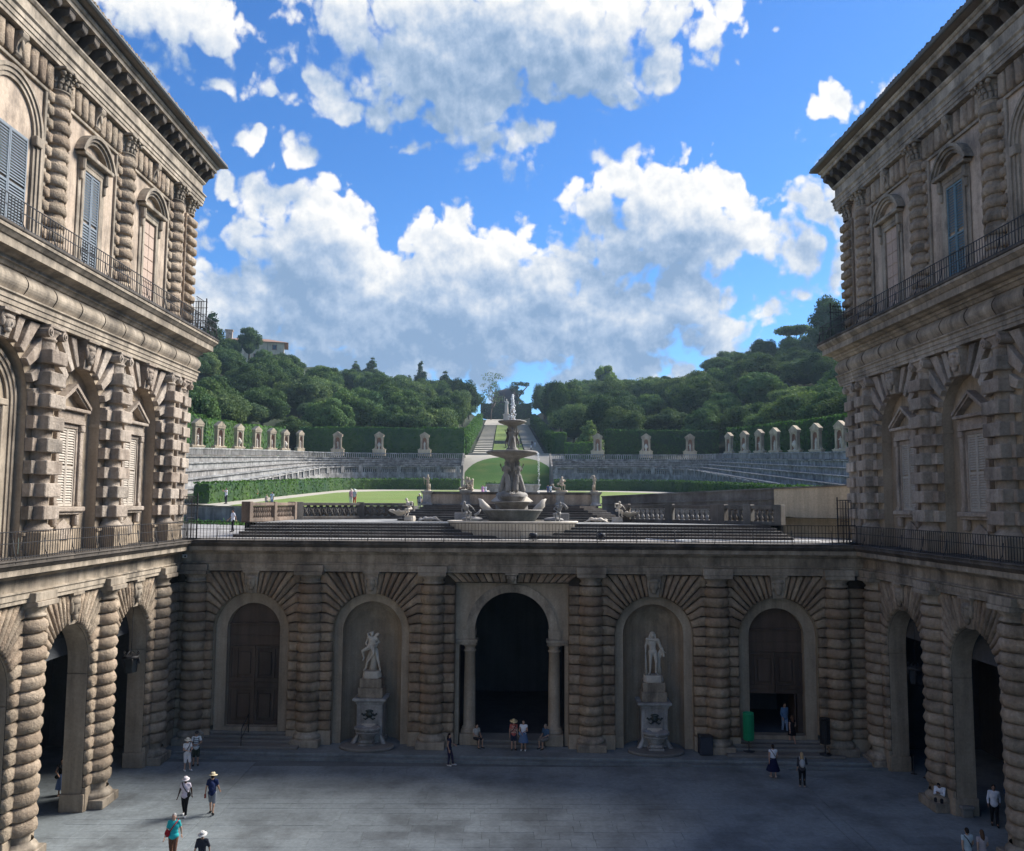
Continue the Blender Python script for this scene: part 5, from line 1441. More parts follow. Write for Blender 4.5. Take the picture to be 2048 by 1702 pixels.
hedge('long tall dark hedge behind the rear niches on the left', [(-45, 190.5), (-27, 190.2), (-8.6, 190.2)], 3.4, 6.6, 'hedge_shaded', lambda x, y: tier_base(x, 185), dens=5, size=.32, seed=20)
hedge('lower dark hedge block on the left side of the ramp foot', [(-9.6, 197.5), (-9.6, 214)], 2.4, 4.2, 'hedge_shaded', dens=5, size=.32, seed=21)
hedge('tall dark hedge climbing behind the right niches', [(49.5, 108), (49.5, 150), (49.5, 182)], 3.4, 6.4, 'hedge_shaded', bz, dens=5, size=.32, seed=22)
hedge('long tall dark hedge behind the rear niches on the right', [(23, 190.2), (34, 190.2), (48, 190.5)], 3.4, 6.4, 'hedge_shaded', lambda x, y: tier_base(x, 185), dens=5, size=.32, seed=23)
hedge('bright green clipped hedge block right of the ramp foot', [(14.0, 191), (20.5, 191)], 2.6, 3.6, 'hedge_leaf', lambda x, y: tier_base(x, 185), dens=6, size=.28, seed=24)
hedge('square dark hedge block on the right side of the ramp foot', [(13.4, 197.5), (13.4, 209)], 2.6, 5.4, 'hedge_shaded', dens=5, size=.32, seed=25)
hedge('high hedge lining the left edge of the ramp', [(-10.4, 216), (-10.4, 300), (-10.4, 384)], 2.2, 5.0, 'hedge_leaf', dens=2.4, size=.42, seed=26)
hedge('high hedge lining the right edge of the ramp', [(13.4, 212), (13.4, 300), (13.4, 384)], 2.2, 5.0, 'hedge_shaded', dens=2.4, size=.42, seed=27)
hedge('small low hedge behind the granite tank', [(-3.4, 176), (6.4, 176)], 1.2, 1.6, 'hedge_shaded', dens=8, size=.2, seed=28)
# granite tank on the axis
tk = thing('granite_tank', 'pale grey granite tank standing on the gravel behind the fountain', 'basin', (GX, 120, G(GX, 120)))
mb = MB(); mb.cbox(-4.2, 4.2, -1.6, 1.6, 0, .3, .05); mb.build('base', M['marble_grey'], tk)
mb = MB(); mb.add([(-3.0, -1.2, .3), (3.0, -1.2, .3), (3.0, 1.2, .3), (-3.0, 1.2, .3), (-3.7, -1.5, 1.75), (3.7, -1.5, 1.75), (3.7, 1.5, 1.75), (-3.7, 1.5, 1.75)], [(0, 1, 5, 4), (1, 2, 6, 5), (2, 3, 7, 6), (3, 0, 4, 7)])
for a in ((-3.8, 3.8, -1.6, -1.4), (-3.8, 3.8, 1.4, 1.6), (-3.8, -3.5, -1.4, 1.4), (3.5, 3.8, -1.4, 1.4)): mb.cbox(*a, 1.75, 1.95, .04)
mb.build('tank', M['marble_grey'], tk); mb = MB(); mb.quad((-3.5, -1.4, 1.7), (3.5, -1.4, 1.7), (3.5, 1.4, 1.7), (-3.5, 1.4, 1.7)); mb.build('water', M['water'], tk)
# ------------------------------------------------------------------ figures: bodies grown as one surface from limbs
REM = []                                           # (object, voxel, extra MB) to be turned into one skin at the end
def blob_obj(name, prims, voxel, mat, parent, extra=None, smooth_it=4):
    mb = MB()
    for p in prims:
        if p[0] == 'c': mb.capsule(p[1], p[2], p[3], p[4], 10)
        else: mb.ellipsoid(p[1], p[2], 12, 8, p[3] if len(p) > 3 else None)
    o = mb.build(name, mat, parent)
    m = o.modifiers.new('r', 'REMESH'); m.mode = 'VOXEL'; m.voxel_size = voxel; m.use_smooth_shade = True
    s = o.modifiers.new('s', 'SMOOTH'); s.factor = .5; s.iterations = smooth_it
    REM.append((o, extra, mat)); return o
def finalize_blobs():
    dg = bpy.context.evaluated_depsgraph_get(); dg.update(); swap = {}
    for o, extra, mat in REM:
        me = bpy.data.meshes.new_from_object(o.evaluated_get(dg)); old = o.data
        o.modifiers.clear()
        if extra is not None:
            bm = bmesh.new(); bm.from_mesh(me); bm.from_mesh(extra.mesh('x', mat)); bm.to_mesh(me); bm.free()
        if not me.materials: me.materials.append(mat)
        me.polygons.foreach_set('use_smooth', [True] * len(me.polygons)); o.data = me; swap[old] = me
    for o in bpy.data.objects:
        if o.type == 'MESH' and o.data in swap: o.data = swap[o.data]
STAND = dict(pel=(0, 0, .95), che=(0, .0, 1.28), nec=(0, .01, 1.48), hea=(0, -.015, 1.62),
             shL=(.165, 0, 1.42), elL=(.215, .03, 1.13), wrL=(.235, -.05, .90), shR=(-.165, 0, 1.42), elR=(-.215, .03, 1.13), wrR=(-.235, -.05, .90),
             hiL=(.095, 0, .92), knL=(.10, -.02, .50), anL=(.105, .02, .09), toL=(.125, -.13, .035), hiR=(-.095, 0, .92), knR=(-.10, -.02, .50), anR=(-.105, .02, .09), toR=(-.125, -.13, .035))
def pose(**kw):
    J = dict(STAND); J.update(kw); return {k: Vector(v) for k, v in J.items()}
def walk_pose(st=.22, arm=.12, **kw):
    return pose(knL=(.09, -st * .75, .52), anL=(.09, -st, .10), toL=(.10, -st - .15, .04), knR=(-.09, st * .25, .50), anR=(-.09, st * 1.2, .15), toR=(-.10, st * 1.2 - .12, .04), elL=(.24, .10, 1.15), wrL=(.25, .10 + arm * .4, .93), elR=(-.24, -.03, 1.14), wrR=(-.25, -.12 - arm, .95), **kw)
def sit_pose(**kw):
    d = dict(pel=(0, 0, .55), che=(0, -.03, .88), nec=(0, -.03, 1.08), hea=(0, -.06, 1.22), shL=(.185, -.02, 1.02), shR=(-.185, -.02, 1.02), elL=(.23, -.05, .76), elR=(-.23, -.05, .76), wrL=(.12, -.28, .68), wrR=(-.12, -.28, .68),
             hiL=(.1, 0, .53), knL=(.13, -.44, .52), anL=(.13, -.42, .10), toL=(.14, -.57, .04), hiR=(-.1, 0, .53), knR=(-.13, -.44, .52), anR=(-.13, -.40, .10), toR=(-.14, -.55, .04))
    d.update(kw); return pose(**d)
def axes(J):
    z = (J['nec'] - J['pel']).normalized(); x = (J['shL'] - J['shR']); x = (x - z * x.dot(z)).normalized(); y = z.cross(x)
    return Matrix((x, y, z)).transposed()
def hand_extra(J, mb, s=1.0):
    for sd in 'LR':
        w = J['wr' + sd]; d = (w - J['el' + sd]).normalized(); sgn = 1 if sd == 'L' else -1
        f = Vector((0, -1, 0)); f = (f - d * f.dot(d)); f = f.normalized() if f.length > .1 else Vector((1, 0, 0)); n = d.cross(f)     # f: thumb side
        mb.ellipsoid(w + d * .055, (.02, .042, .055), 8, 6, Matrix((n, f, d)).transposed())
        for i, L in enumerate((.072, .082, .076, .058)):
            b = w + d * .095 + f * (.030 - .02 * i); k = b + d * L * .5 - n * sgn * .008; e = k + d * L * .42 - n * sgn * .022
            mb.tube([b, k, e], [.0095, .0088, .007], 6)
        b = w + d * .03 + f * .035; mb.tube([b, b + f * .03 + d * .03, b + f * .035 + d * .062], [.012, .011, .008], 6)
def body_prims(J, fat=1.0, g=1.0, head=1.0):
    A = axes(J); up = A.col[2]; out = []
    mid = J['pel'].lerp(J['che'], .45)
    out += [('e', J['pel'], (.160 * fat, .115 * fat, .135), A), ('e', mid, (.138 * fat, .102 * fat, .15), A), ('e', J['che'], (.168 * fat, .115 * fat, .19), A)]
    out += [('c', J['shL'], J['shR'], .068 * g, .068 * g), ('c', J['che'] + up * .1, J['nec'], .07, .052), ('c', J['nec'], J['hea'] - up * .05, .052, .05)]
    hd = J['hea']; fw = -A.col[1]
    if 'face' in J: fw = J['face'].normalized()
    hz = (hd - J['nec']).normalized(); hx = hz.cross(-fw).normalized() if hz.cross(fw).length > .05 else A.col[0]; hx = -hx if False else hx
    hy = hz.cross(hx); HM = Matrix((hx, hy, hz)).transposed()
    if (HM @ Vector((0, -1, 0))).dot(fw) < 0: HM = HM @ Matrix.Rotation(pi, 3, 'Z')
    h = lambda x, y, z: hd + HM @ Vector((x * head, y * head, z * head))
    out += [('e', hd, (.076 * head, .094 * head, .112 * head), HM), ('e', h(0, -.035, -.065), (.052 * head, .055 * head, .052 * head), HM), ('e', h(0, -.097, -.012), (.013 * head, .022 * head, .028 * head), HM),
            ('e', h(.077, .01, -.01), (.012, .022, .032), HM), ('e', h(-.077, .01, -.01), (.012, .022, .032), HM)]
    for sd in 'LR':
        out += [('c', J['sh' + sd], J['el' + sd], .055 * g, .044 * g), ('c', J['el' + sd], J['wr' + sd], .043 * g, .029 * g),
                ('c', J['hi' + sd], J['kn' + sd], .088 * g, .058 * g), ('c', J['kn' + sd], J['an' + sd], .056 * g, .036 * g), ('c', J['an' + sd], J['to' + sd], .042, .034),
                ('e', J['kn' + sd].lerp(J['an' + sd], .3) + Vector((0, .018, 0)), (.052 * g, .055 * g, .10))]
    return out, HM, h
def person(label, loc, rotz, J=None, height=1.72, skin=(.42, .26, .18), top=None, sleeve=.55, legs=None, leg_len=1.0, skirt=None, shoes=(.03, .03, .03), hair=(.03, .02, .015), long_hair=False, hat=None, brim=.12,
           bag=None, strap=None, stripes=None, pack=None, voxel=.021, hold=None, fat=1.0, group=None, bald=False, crop=None, cap=None, phone=False):
    J = J or pose(); T = thing('person', label, 'person', loc, rotz, group); s = height / 1.735; T.scale = (s, s, s)
    prims, HM, h = body_prims(J, fat); ex = MB(); hand_extra(J, ex)
    for x in (-.03, .03): ex.ellipsoid(h(x, -.088, .012), (.011, .006, .007), 6, 4)
    blob_obj('body', prims, voxel, flat_col(skin, .6), T, ex)
    A = axes(J); mid = J['pel'].lerp(J['che'], .45); up = A.col[2]
    if top is not None:
        low = J['pel'] + up * (-.02 if skirt is None or not skirt.get('over') else .06)
        P = [('e', mid, (.158 * fat, .122 * fat, .17), A), ('e', J['che'], (.188 * fat, .134 * fat, .205), A), ('c', J['shL'], J['shR'], .076, .076)]
        if crop is None: P.append(('e', low, (.188 * fat, .146 * fat, .15), A))
        for sd in 'LR':
            if sleeve > 0:
                a, b = J['sh' + sd], J['el' + sd]
                if sleeve <= 1: P.append(('c', a, a.lerp(b, sleeve), .067, .062))
                else: P += [('c', a, b, .062, .052), ('c', b, b.lerp(J['wr' + sd], sleeve - 1), .052, .04)]
        sh = blob_obj('shirt', P, voxel, flat_col(top), T, smooth_it=3)
        if stripes:
            st = MB()
            for k in range(4): st.lathe([(1, -.018), (1, .018)], 20, (0, 0, 0)) if False else None
            for k in range(5):
                c = J['pel'].lerp(J['nec'], .12 + .17 * k); r = (.185 if 0 < k < 4 else .17) * fat
                vs = []; n = 20
                for z in (-.016, .016):
                    for i in range(n):
                        a = 2 * pi * i / n; vs.append(c + A @ Vector((r * cos(a), r * .74 * sin(a), z)))
                st.add(vs, [(i, (i + 1) % n, n + (i + 1) % n, n + i) for i in range(n)], True)
            st.build('stripes', flat_col(stripes), T)
    if legs is not None:
        P = [('e', J['pel'], (.172 * fat, .128 * fat, .12), A)]
        for sd in 'LR':
            a, b, c = J['hi' + sd], J['kn' + sd], J['an' + sd]
            if leg_len <= .5: P.append(('c', a, a.lerp(b, leg_len * 2), .104, .088))
            else: P += [('c', a, b, .102, .076), ('c', b, b.lerp(c, (leg_len - .5) * 2), .074, .056)]
        blob_obj('trousers' if leg_len > .5 else 'shorts', P, voxel, flat_col(legs), T, smooth_it=2)
    if skirt is not None:
        c0 = J['pel'] + up * .10; kn = (J['knL'] + J['knR']) / 2; an = (J['anL'] + J['anR']) / 2
        end = kn.lerp(an, skirt['len']) if skirt['len'] >= 0 else J['pel'].lerp(kn, 1 + skirt['len'])
        mb = MB(); n = 24; rows = [(c0, .145), (J['pel'], .18), (J['pel'].lerp(end, .4), .19 + skirt['flare'] * .4), (J['pel'].lerp(end, .8), .20 + skirt['flare'] * .85), (end, .20 + skirt['flare'])]; vs = []
        for k, (c, r) in enumerate(rows):
            for i in range(n):
                a = 2 * pi * i / n; f = 1 + (.06 * sin(a * 5 + k) * k / 4); vs.append(c + Vector((r * f * cos(a), r * f * .8 * sin(a), 0)))
        mb.add(vs, [(k * n + i, k * n + (i + 1) % n, (k + 1) * n + (i + 1) % n, (k + 1) * n + i) for k in range(len(rows) - 1) for i in range(n)], True)
        mb.build('skirt', flat_col(skirt['col']), T)
    if shoes is not None:
        for sd in 'LR':
            a, t = J['an' + sd], J['to' + sd]; mb = MB(); mb.capsule(a + Vector((0, .03, -.035)), t + Vector((0, -.01, .0)), .05, .042, 8); mb.build('shoe', flat_col(shoes, .5), T)
    if not bald:
        P = [('e', h(0, .022, .028), (.085, .092, .100), HM), ('e', h(0, .05, -.03), (.078, .06, .075), HM)]
        if long_hair:
            P += [('c', h(0, .06, -.05), h(0, .075, -.24), .07, .05), ('c', h(.05, .04, -.05), h(.06, .05, -.2), .04, .03), ('c', h(-.05, .04, -.05), h(-.06, .05, -.2), .04, .03)]
        blob_obj('hair', P, voxel, flat_col(hair), T, smooth_it=2)
    if hat is not None:
        mb = MB(); n = 20; vs = []
        for r, z in ((.02, .150), (.07, .148), (.088, .13), (.095, .055), (.10, .05), (.10 + brim, .035), (.10 + brim, .028), (.09, .04)):
            for i in range(n):
                a = 2 * pi * i / n; vs.append(h(r * cos(a), r * 1.12 * sin(a), z + .008 * sin(2 * a) * (r > .12)))
        mb.add(vs, [(k * n + i, k * n + (i + 1) % n, (k + 1) * n + (i + 1) % n, (k + 1) * n + i) for k in range(7) for i in range(n)], True); o = mb.build('hat', flat_col(hat), T)
        bd = MB(); vs = []
        for z in (.055, .085):
            for i in range(n): a = 2 * pi * i / n; vs.append(h(.099 * cos(a), .111 * sin(a), z))
        bd.add(vs, [(i, (i + 1) % n, n + (i + 1) % n, n + i) for i in range(n)], True); bd.build('hat_band', flat_col(tuple(c * .45 for c in hat)), o)
    if cap is not None:
        mb = MB(); n = 16; vs = []
        for r, z in ((.01, .128), (.06, .118), (.09, .075), (.094, .035)):
            for i in range(n): a = 2 * pi * i / n; vs.append(h(r * cos(a), .01 + r * 1.1 * sin(a), z))
        mb.add(vs, [(k * n + i, k * n + (i + 1) % n, (k + 1) * n + (i + 1) % n, (k + 1) * n + i) for k in range(3) for i in range(n)], True)
        mb.add([h(-.07, -.075, .045), h(.07, -.075, .045), h(.05, -.175, .035), h(-.05, -.175, .035)], [(0, 1, 2, 3)]); mb.build('cap', flat_col(cap), T)
    if strap is not None:
        a = J['shL' if strap[1] > 0 else 'shR'] + Vector((0, 0, .075)); hp = J['pel'] + Vector((-.17 * fat * strap[1], 0, .06))
        mb = MB(); pts = [a, a.lerp(hp, .3) + Vector((0, -.155 * fat, .02)), a.lerp(hp, .7) + Vector((0, -.15 * fat, 0)), hp]; mb.tube(pts, .022, 6)
        pts = [a, a.lerp(hp, .3) + Vector((0, .145 * fat, .02)), a.lerp(hp, .7) + Vector((0, .145 * fat, 0)), hp]; mb.tube(pts, .02, 6); mb.build('strap', flat_col(strap[0]), T)
    if bag is not None:
        c, col, sz = bag; mb = MB(); mb.ellipsoid(c, sz, 12, 8); mb.build('bag', flat_col(col), T)
    if pack is not None:
        mb = MB(); c = J['che'] + A @ Vector((0, .17, -.06)); mb.ellipsoid(c, (.15, .10, .22), 12, 8, A); mb.ellipsoid(c + A @ Vector((0, .07, -.08)), (.10, .05, .10), 10, 6, A); mb.build('backpack', flat_col(pack), T)
        mb = MB()
        for sx in (-1, 1): mb.tube([J['che'] + A @ Vector((sx * .11, .12, .1)), J['che'] + A @ Vector((sx * .12, .02, .235)), J['che'] + A @ Vector((sx * .12, -.125, .1)), J['che'] + A @ Vector((sx * .14, -.05, -.14))], .02, 6)
        mb.build('strap', flat_col(pack), T)
    if hold is not None:
        sd, col, sz = hold; w = J['wr' + sd]; d = (w - J['el' + sd]).normalized(); mb = MB(); c = w + d * .09; mb.cbox(c.x - sz[0], c.x + sz[0], c.y - sz[1], c.y + sz[1], c.z - sz[2], c.z + sz[2], .008); mb.build('held_item', flat_col(col, .4), T)
    return T
def statue(label, loc, rotz, J, height, mat, name='statue', base=(.36, .30, .14), extra=None, drape=None, group=None, voxel=.024, fat=1.08, head=1.0, parent=None, others=(), g=1.15):
    """marble figure on a small rock base; drape: list of prims, extra: builder of attributes"""
    if parent is None: T = thing(name, label, 'statue', loc, rotz, group)
    else:
        T = bpy.data.objects.new(name, None); COL.objects.link(T); T.parent = parent; T.location = loc; T.rotation_euler = (0, 0, rotz)
    s = height / 1.735; T.scale = (s, s, s); b = base[2] if base else 0
    Js = [J] + list(others)
    for Jq in Js:
        Jb = {k: (v + Vector((0, 0, b)) if k != 'face' else v) for k, v in Jq.items()}
        prims, HM, h = body_prims(Jb, fat, g, head); ex = MB(); hand_extra(Jb, ex)
        prims += [('e', h(0, .02, .04), (.09 * head, .098 * head, .095 * head), HM), ('e', h(0, .05, -.03), (.08 * head, .06 * head, .08 * head), HM)]
        blob_obj('figure', prims, voxel, M[mat], T, ex)
    if drape: blob_obj('drapery', [tuple([p[0]] + [Vector(q) + Vector((0, 0, b)) if isinstance(q, tuple) and len(q) == 3 and i < (2 if p[0] == 'c' else 1) else q for i, q in enumerate(p[1:])]) for p in drape], voxel, M[mat], T)
    if extra:
        mb = MB(); extra(mb, b); mb.build('attribute', M[mat], T)
    if base:
        mb = MB(); r = random.Random(len(label)); n = 14
        rows = []
        for k, (f, z) in enumerate(((1.0, 0), (1.03, .25), (.97, .6), (.9, 1.0))):
            for i in range(n):
                a = 2 * pi * i / n; q = max(abs(cos(a)), abs(sin(a))) ** -.6 * r.uniform(.95, 1.05); rows.append((base[0] * f * q * cos(a), base[1] * f * q * sin(a), base[2] * z))
        mb.add(rows, [(k * n + i, k * n + (i + 1) % n, (k + 1) * n + (i + 1) % n, (k + 1) * n + i) for k in range(3) for i in range(n)] + [tuple(3 * n + i for i in range(n))], False); mb.build('base', M[mat], T)
    return T

# ------------------------------------------------------------------ statues on wall fountains in the two court niches
def pedestal(cx, label):
    T = thing('wall_fountain', label, 'fountain', wallpt(cx, 0, ZP + .005), WALL_ANG)
    def part(nm, mat, f):
        mb = MB(); f(mb); return mb.build(nm, M[mat], T)
    part('die', 'marble_grey', lambda m: (m.cbox(-.74, .74, .02, 1.25, .1, 2.38, .02), m.cbox(-.82, .82, -.04, 1.3, 0, .28, .03), m.cbox(-.80, .80, -.05, 1.3, 2.25, 2.40, .03)))
    part('cornice', 'marble_grey', lambda m: (m.cbox(-.96, .96, -.24, 1.4, 2.46, 2.60, .03), m.cbox(-.86, .86, -.12, 1.35, 2.40, 2.458, .01)))
    part('plinth', 'trim', lambda m: (m.cbox(-.71, .71, .05, 1.22, 2.604, 3.14, .02), m.cbox(-.63, .63, .12, 1.14, 3.144, 3.64, .02)))
    pan = part('panel', 'marble_grey', lambda m: m.cbox(-.5, .5, -.03, .015, 1.18, 2.12, .02))
    mb = MB(); mb.ellipsoid((0, -.07, 1.70), (.20, .08, .19)); mb.ellipsoid((0, -.12, 1.68), (.05, .06, .07), 8, 6); mb.ellipsoid((0, -.06, 1.90), (.24, .07, .08))
    for s in (-1, 1):
        mb.tube([(s * .2, -.05, 1.72), (s * .32, -.06, 1.66), (s * .42, -.05, 1.76), (s * .46, -.05, 1.70)], [.07, .06, .05, .02], 8); mb.tube([(s * .08, -.06, 1.52), (s * .22, -.06, 1.44), (s * .34, -.05, 1.50)], [.05, .05, .02], 8)
    mb.build('mask_relief', M['bronze_dark'], pan)
    mb = MB(); mb.lathe([(.30, .42), (.34, .50), (.62, .86), (.70, .98), (.75, 1.0), (.76, 1.08), (.74, 1.14), (.66, 1.14), (.60, 1.04), (.30, .94), (.0, .92)], 28, (0, -.52, 0), sy=.62)
    mb.lathe([(.62, .80), (.68, .83), (.68, .88), (.62, .90)], 28, (0, -.52, 0), sy=.62); mb.ellipsoid((0, -.95, .98), (.09, .06, .07), 8, 6); bs = mb.build('bowl', M['marble_grey'], T)
    mb = MB(); mb.cbox(-.44, .44, -.85, -.18, .16, .26, .03); mb.cbox(-.38, .38, -.80, -.22, .26, .46, .06); mb.build('bowl_foot', M['marble_grey'], T)
    mb = MB(); mb.cbox(-.42, .42, -.16, .02, .98, 1.20, .03); mb.build('back_splash', M['marble'], T)
    for s in (-1, 1):
        mb = MB(); mb.tube([(s * .62, .0, .62), (s * .70, -.06, .42), (s * .80, -.10, .24), (s * .92, -.10, .10)], [.10, .12, .15, .12], 8); mb.ellipsoid((s * .88, -.16, .12), (.16, .18, .12), 8, 6); mb.build('side_scroll', M['marble_grey'], T)
    return T
pedestal(-8.08, 'wall fountain with bronze mask and shell bowl below the wrestling statue'); pedestal(8.08, 'wall fountain with bronze mask and shell bowl below the club-bearing statue')
ZST = ZP + 3.65
# wrestlers: one man stands braced with legs apart, lifting the other against his chest
A_ = pose(pel=(.05, 0, .93), che=(-.02, .03, 1.30), nec=(-.02, -.02, 1.50), hea=(-.03, -.08, 1.62), face=(-.3, -1, -.4), shL=(.19, .02, 1.42), shR=(-.22, .02, 1.44), elL=(.20, -.20, 1.13), elR=(-.30, -.12, 1.20), wrL=(-.06, -.36, 1.08), wrR=(-.10, -.36, 1.12),
          hiL=(.15, 0, .90), knL=(.25, -.08, .48), anL=(.33, .02, .08), toL=(.38, -.13, .03), hiR=(-.05, 0, .90), knR=(-.22, -.06, .50), anR=(-.32, .04, .08), toR=(-.38, -.12, .03))
B_ = pose(pel=(-.06, -.26, 1.10), che=(.02, -.24, 1.36), nec=(.10, -.22, 1.53), hea=(.20, -.16, 1.60), face=(.6, -.8, .1), shL=(.20, -.22, 1.44), shR=(-.12, -.26, 1.50), elL=(.30, -.10, 1.28), elR=(-.24, -.06, 1.62), wrL=(.16, -.34, 1.20), wrR=(-.10, .02, 1.70),
          hiL=(.04, -.28, 1.06), knL=(.12, -.48, .82), anL=(-.08, -.42, .55), toL=(-.14, -.52, .46), hiR=(-.14, -.28, 1.06), knR=(-.40, -.36, .92), anR=(-.34, -.30, .60), toR=(-.36, -.42, .52))
def wrest(mb, b):
    mb.tube([(.0, .16, b), (.02, .16, b + .4), (.05, .12, b + .85)], [.20, .15, .10], 10)
statue('marble group of two wrestling men in the left court niche', wallpt(-8.08, .62, ZST), WALL_ANG, A_, 2.22, 'marble', base=(.42, .34, .30), extra=wrest, others=(B_,), voxel=.018)
H_ = pose(pel=(.02, 0, .95), che=(-.02, .02, 1.29), nec=(-.02, .0, 1.49), hea=(-.01, -.02, 1.63), face=(.5, -1, -.1), shL=(.20, .02, 1.42), shR=(-.22, .0, 1.45), elL=(.30, .04, 1.16), wrL=(.42, -.10, 1.02), elR=(-.29, .04, 1.17), wrR=(-.30, -.02, .90),
          hiL=(.10, 0, .92), knL=(.14, -.08, .50), anL=(.13, .02, .08), toL=(.18, -.12, .03), hiR=(-.08, 0, .94), knR=(-.10, -.02, .51), anR=(-.11, .03, .08), toR=(-.18, -.10, .03))
def club(mb, b):
    mb.tube([(-.30, -.04, b + .84), (-.29, -.04, b + .5), (-.28, -.04, b + .0)], [.028, .045, .065], 8)
    mb.tube([(.30, .12, b), (.26, .12, b + .35), (.27, .06, b + .85), (.34, .0, b + 1.02)], [.13, .10, .07, .05], 9)
statue('marble bearded hero with club and lion skin in the right court niche', wallpt(8.08, .62, ZST), WALL_ANG, H_, 2.35, 'marble', base=(.42, .34, .28), extra=club, voxel=.018,
       drape=[('c', (-.15, -.05, 1.46), (.14, -.10, 1.44), .05, .05), ('c', (.22, -.04, 1.44), (.34, -.02, 1.12), .07, .07), ('c', (.38, -.06, 1.08), (.46, -.04, .78), .07, .05), ('c', (.36, .0, 1.08), (.34, .02, .70), .06, .03), ('e', (-.01, .02, 1.71), (.11, .12, .07)), ('c', (-.10, .05, 1.66), (-.14, .0, 1.48), .045, .05), ('c', (.09, .05, 1.66), (.12, .0, 1.48), .045, .05)])

# ------------------------------------------------------------------ terrace fountain
FX, FY = .66, 61.0
FT = thing('terrace_fountain', 'tall tiered marble fountain with stacked bowls on the terrace', 'fountain', (FX, FY, 12.66))
def fpart(nm, mat, f, parent=FT):
    mb = MB(); f(mb); return mb.build(nm, M[mat], parent)
def oval(mb, prof, cy, sy, seg=48): mb.lathe(prof, seg, (0, cy, 0), sy=sy)
fpart('lower_basin', 'marble', lambda m: oval(m, [(3.85, -.86), (3.92, -.80), (4.15, .05), (4.24, .09), (4.26, .16), (4.20, .20), (4.06, .20), (4.0, .12), (3.7, -.05), (0, -.06)], -5.4, .58))
fpart('lower_water', 'water', lambda m: m.lathe([(3.9, .05), (0, .051)], 48, (0, -5.4, 0), sy=.58))
fpart('shell_basin', 'marble_old', lambda m: (oval(m, [(1.35, .0), (1.5, .1), (1.80, .55), (1.96, .78), (2.02, .82), (2.02, .90), (1.92, .92), (1.75, .80), (1.3, .70), (0, .7)], -3.6, .8)))
for s in (-1, 1):
    fpart('shell_lip', 'marble', lambda m: m.tube([(s * 1.30, -3.2, .75), (s * 1.75, -3.1, .98), (s * 2.02, -3.0, 1.25), (s * 2.12, -2.9, 1.50), (s * 2.30, -2.8, 1.62)], [.10, .26, .24, .14, .04], 10))
fpart('second_bowl', 'marble_old', lambda m: (oval(m, [(.75, .7), (.85, .95), (1.10, 1.22), (1.28, 1.36), (1.32, 1.40), (1.30, 1.46), (1.15, 1.45), (.8, 1.30), (0, 1.3)], -2.4, .85)))
fpart('third_bowl', 'marble_old', lambda m: (oval(m, [(.6, 1.3), (.7, 1.52), (.82, 1.70), (.90, 1.78), (.88, 1.84), (.78, 1.84), (.5, 1.74), (0, 1.74)], -1.7, .8)))
fpart('shell_hood', 'marble', lambda m: m.add([(-1.5, -.6, 1.46), (1.5, -.6, 1.46), (1.2, -.3, 1.72), (.7, -.1, 2.05), (0, .0, 2.2), (-.7, -.1, 2.05), (-1.2, -.3, 1.72), (-1.4, .5, 1.4), (1.4, .5, 1.4), (0, .6, 2.1)], [(0, 1, 2, 3, 4, 5, 6), (0, 6, 5, 4, 9, 7), (1, 8, 9, 4, 3, 2)], True))
fpart('spout', 'marble', lambda m: (m.ellipsoid((0, -.75, 2.0), (.22, .2, .12)), m.ellipsoid((0, -.95, 2.02), (.07, .1, .07), 8, 6), m.ellipsoid((-.12, -.85, 2.1), (.05, .05, .05), 6, 5), m.ellipsoid((.12, -.85, 2.1), (.05, .05, .05), 6, 5)))
fpart('stem_base', 'marble_old', lambda m: m.lathe([(1.15, .0), (1.15, 1.9), (1.05, 2.05), (.72, 2.2), (.62, 2.5), (.40, 2.9), (.34, 3.6), (.38, 4.2), (.60, 4.55)], 20, (0, .2, 0)))
fpart('middle_bowl', 'marble_old', lambda m: m.lathe([(.55, 4.50), (.95, 4.62), (1.5, 4.76), (1.74, 4.84), (1.86, 4.92), (1.86, 5.02), (1.78, 5.05), (1.5, 4.98), (.9, 4.90), (0, 4.88)], 40, (0, .2, 0)))
fpart('upper_stem', 'marble_old', lambda m: m.lathe([(.46, 4.88), (.44, 5.2), (.30, 5.35), (.26, 5.9), (.24, 6.5), (.34, 6.85), (.46, 6.95)], 16, (0, .2, 0)))
fpart('upper_bowl', 'marble_old', lambda m: m.lathe([(.42, 6.90), (.65, 6.98), (.92, 7.08), (1.02, 7.15), (1.02, 7.22), (.96, 7.24), (.6, 7.14), (0, 7.10)], 32, (0, .2, 0)))
fpart('finial', 'marble', lambda m: (m.lathe([(.22, 7.12), (.22, 7.3), (.08, 7.5), (.10, 7.7), (.13, 7.85), (.10, 8.05), (.04, 8.25), (.01, 8.35)], 12, (0, .2, 0)),) + tuple(m.ellipsoid((.10 * cos(a + k), .2 + .10 * sin(a + k), 7.6 + .14 * k), (.05, .05, .09), 6, 5) for k in range(4) for a in (0, 1.57, 3.14, 4.71)))
harpy = pose(elL=(.30, .05, 1.2), wrL=(.36, -.02, 1.45), elR=(-.30, .05, 1.2), wrR=(-.36, -.02, 1.45), knL=(.16, -.16, .5), anL=(.22, -.05, .1), toL=(.28, -.25, .03), knR=(-.16, -.16, .5), anR=(-.22, -.05, .1), toR=(-.28, -.25, .03))
for k in range(4):
    a = pi / 4 + k * pi / 2; statue('carved figure', (.62 * cos(a), .2 + .62 * sin(a), 2.15), a + pi / 2, harpy, 2.15, 'marble_old', 'stem_figure', base=None, parent=FT, voxel=.03, drape=[('c', (.12, 0, .9), (.30, -.05, .1), .12, .2), ('c', (-.12, 0, .9), (-.30, -.05, .1), .12, .2)])
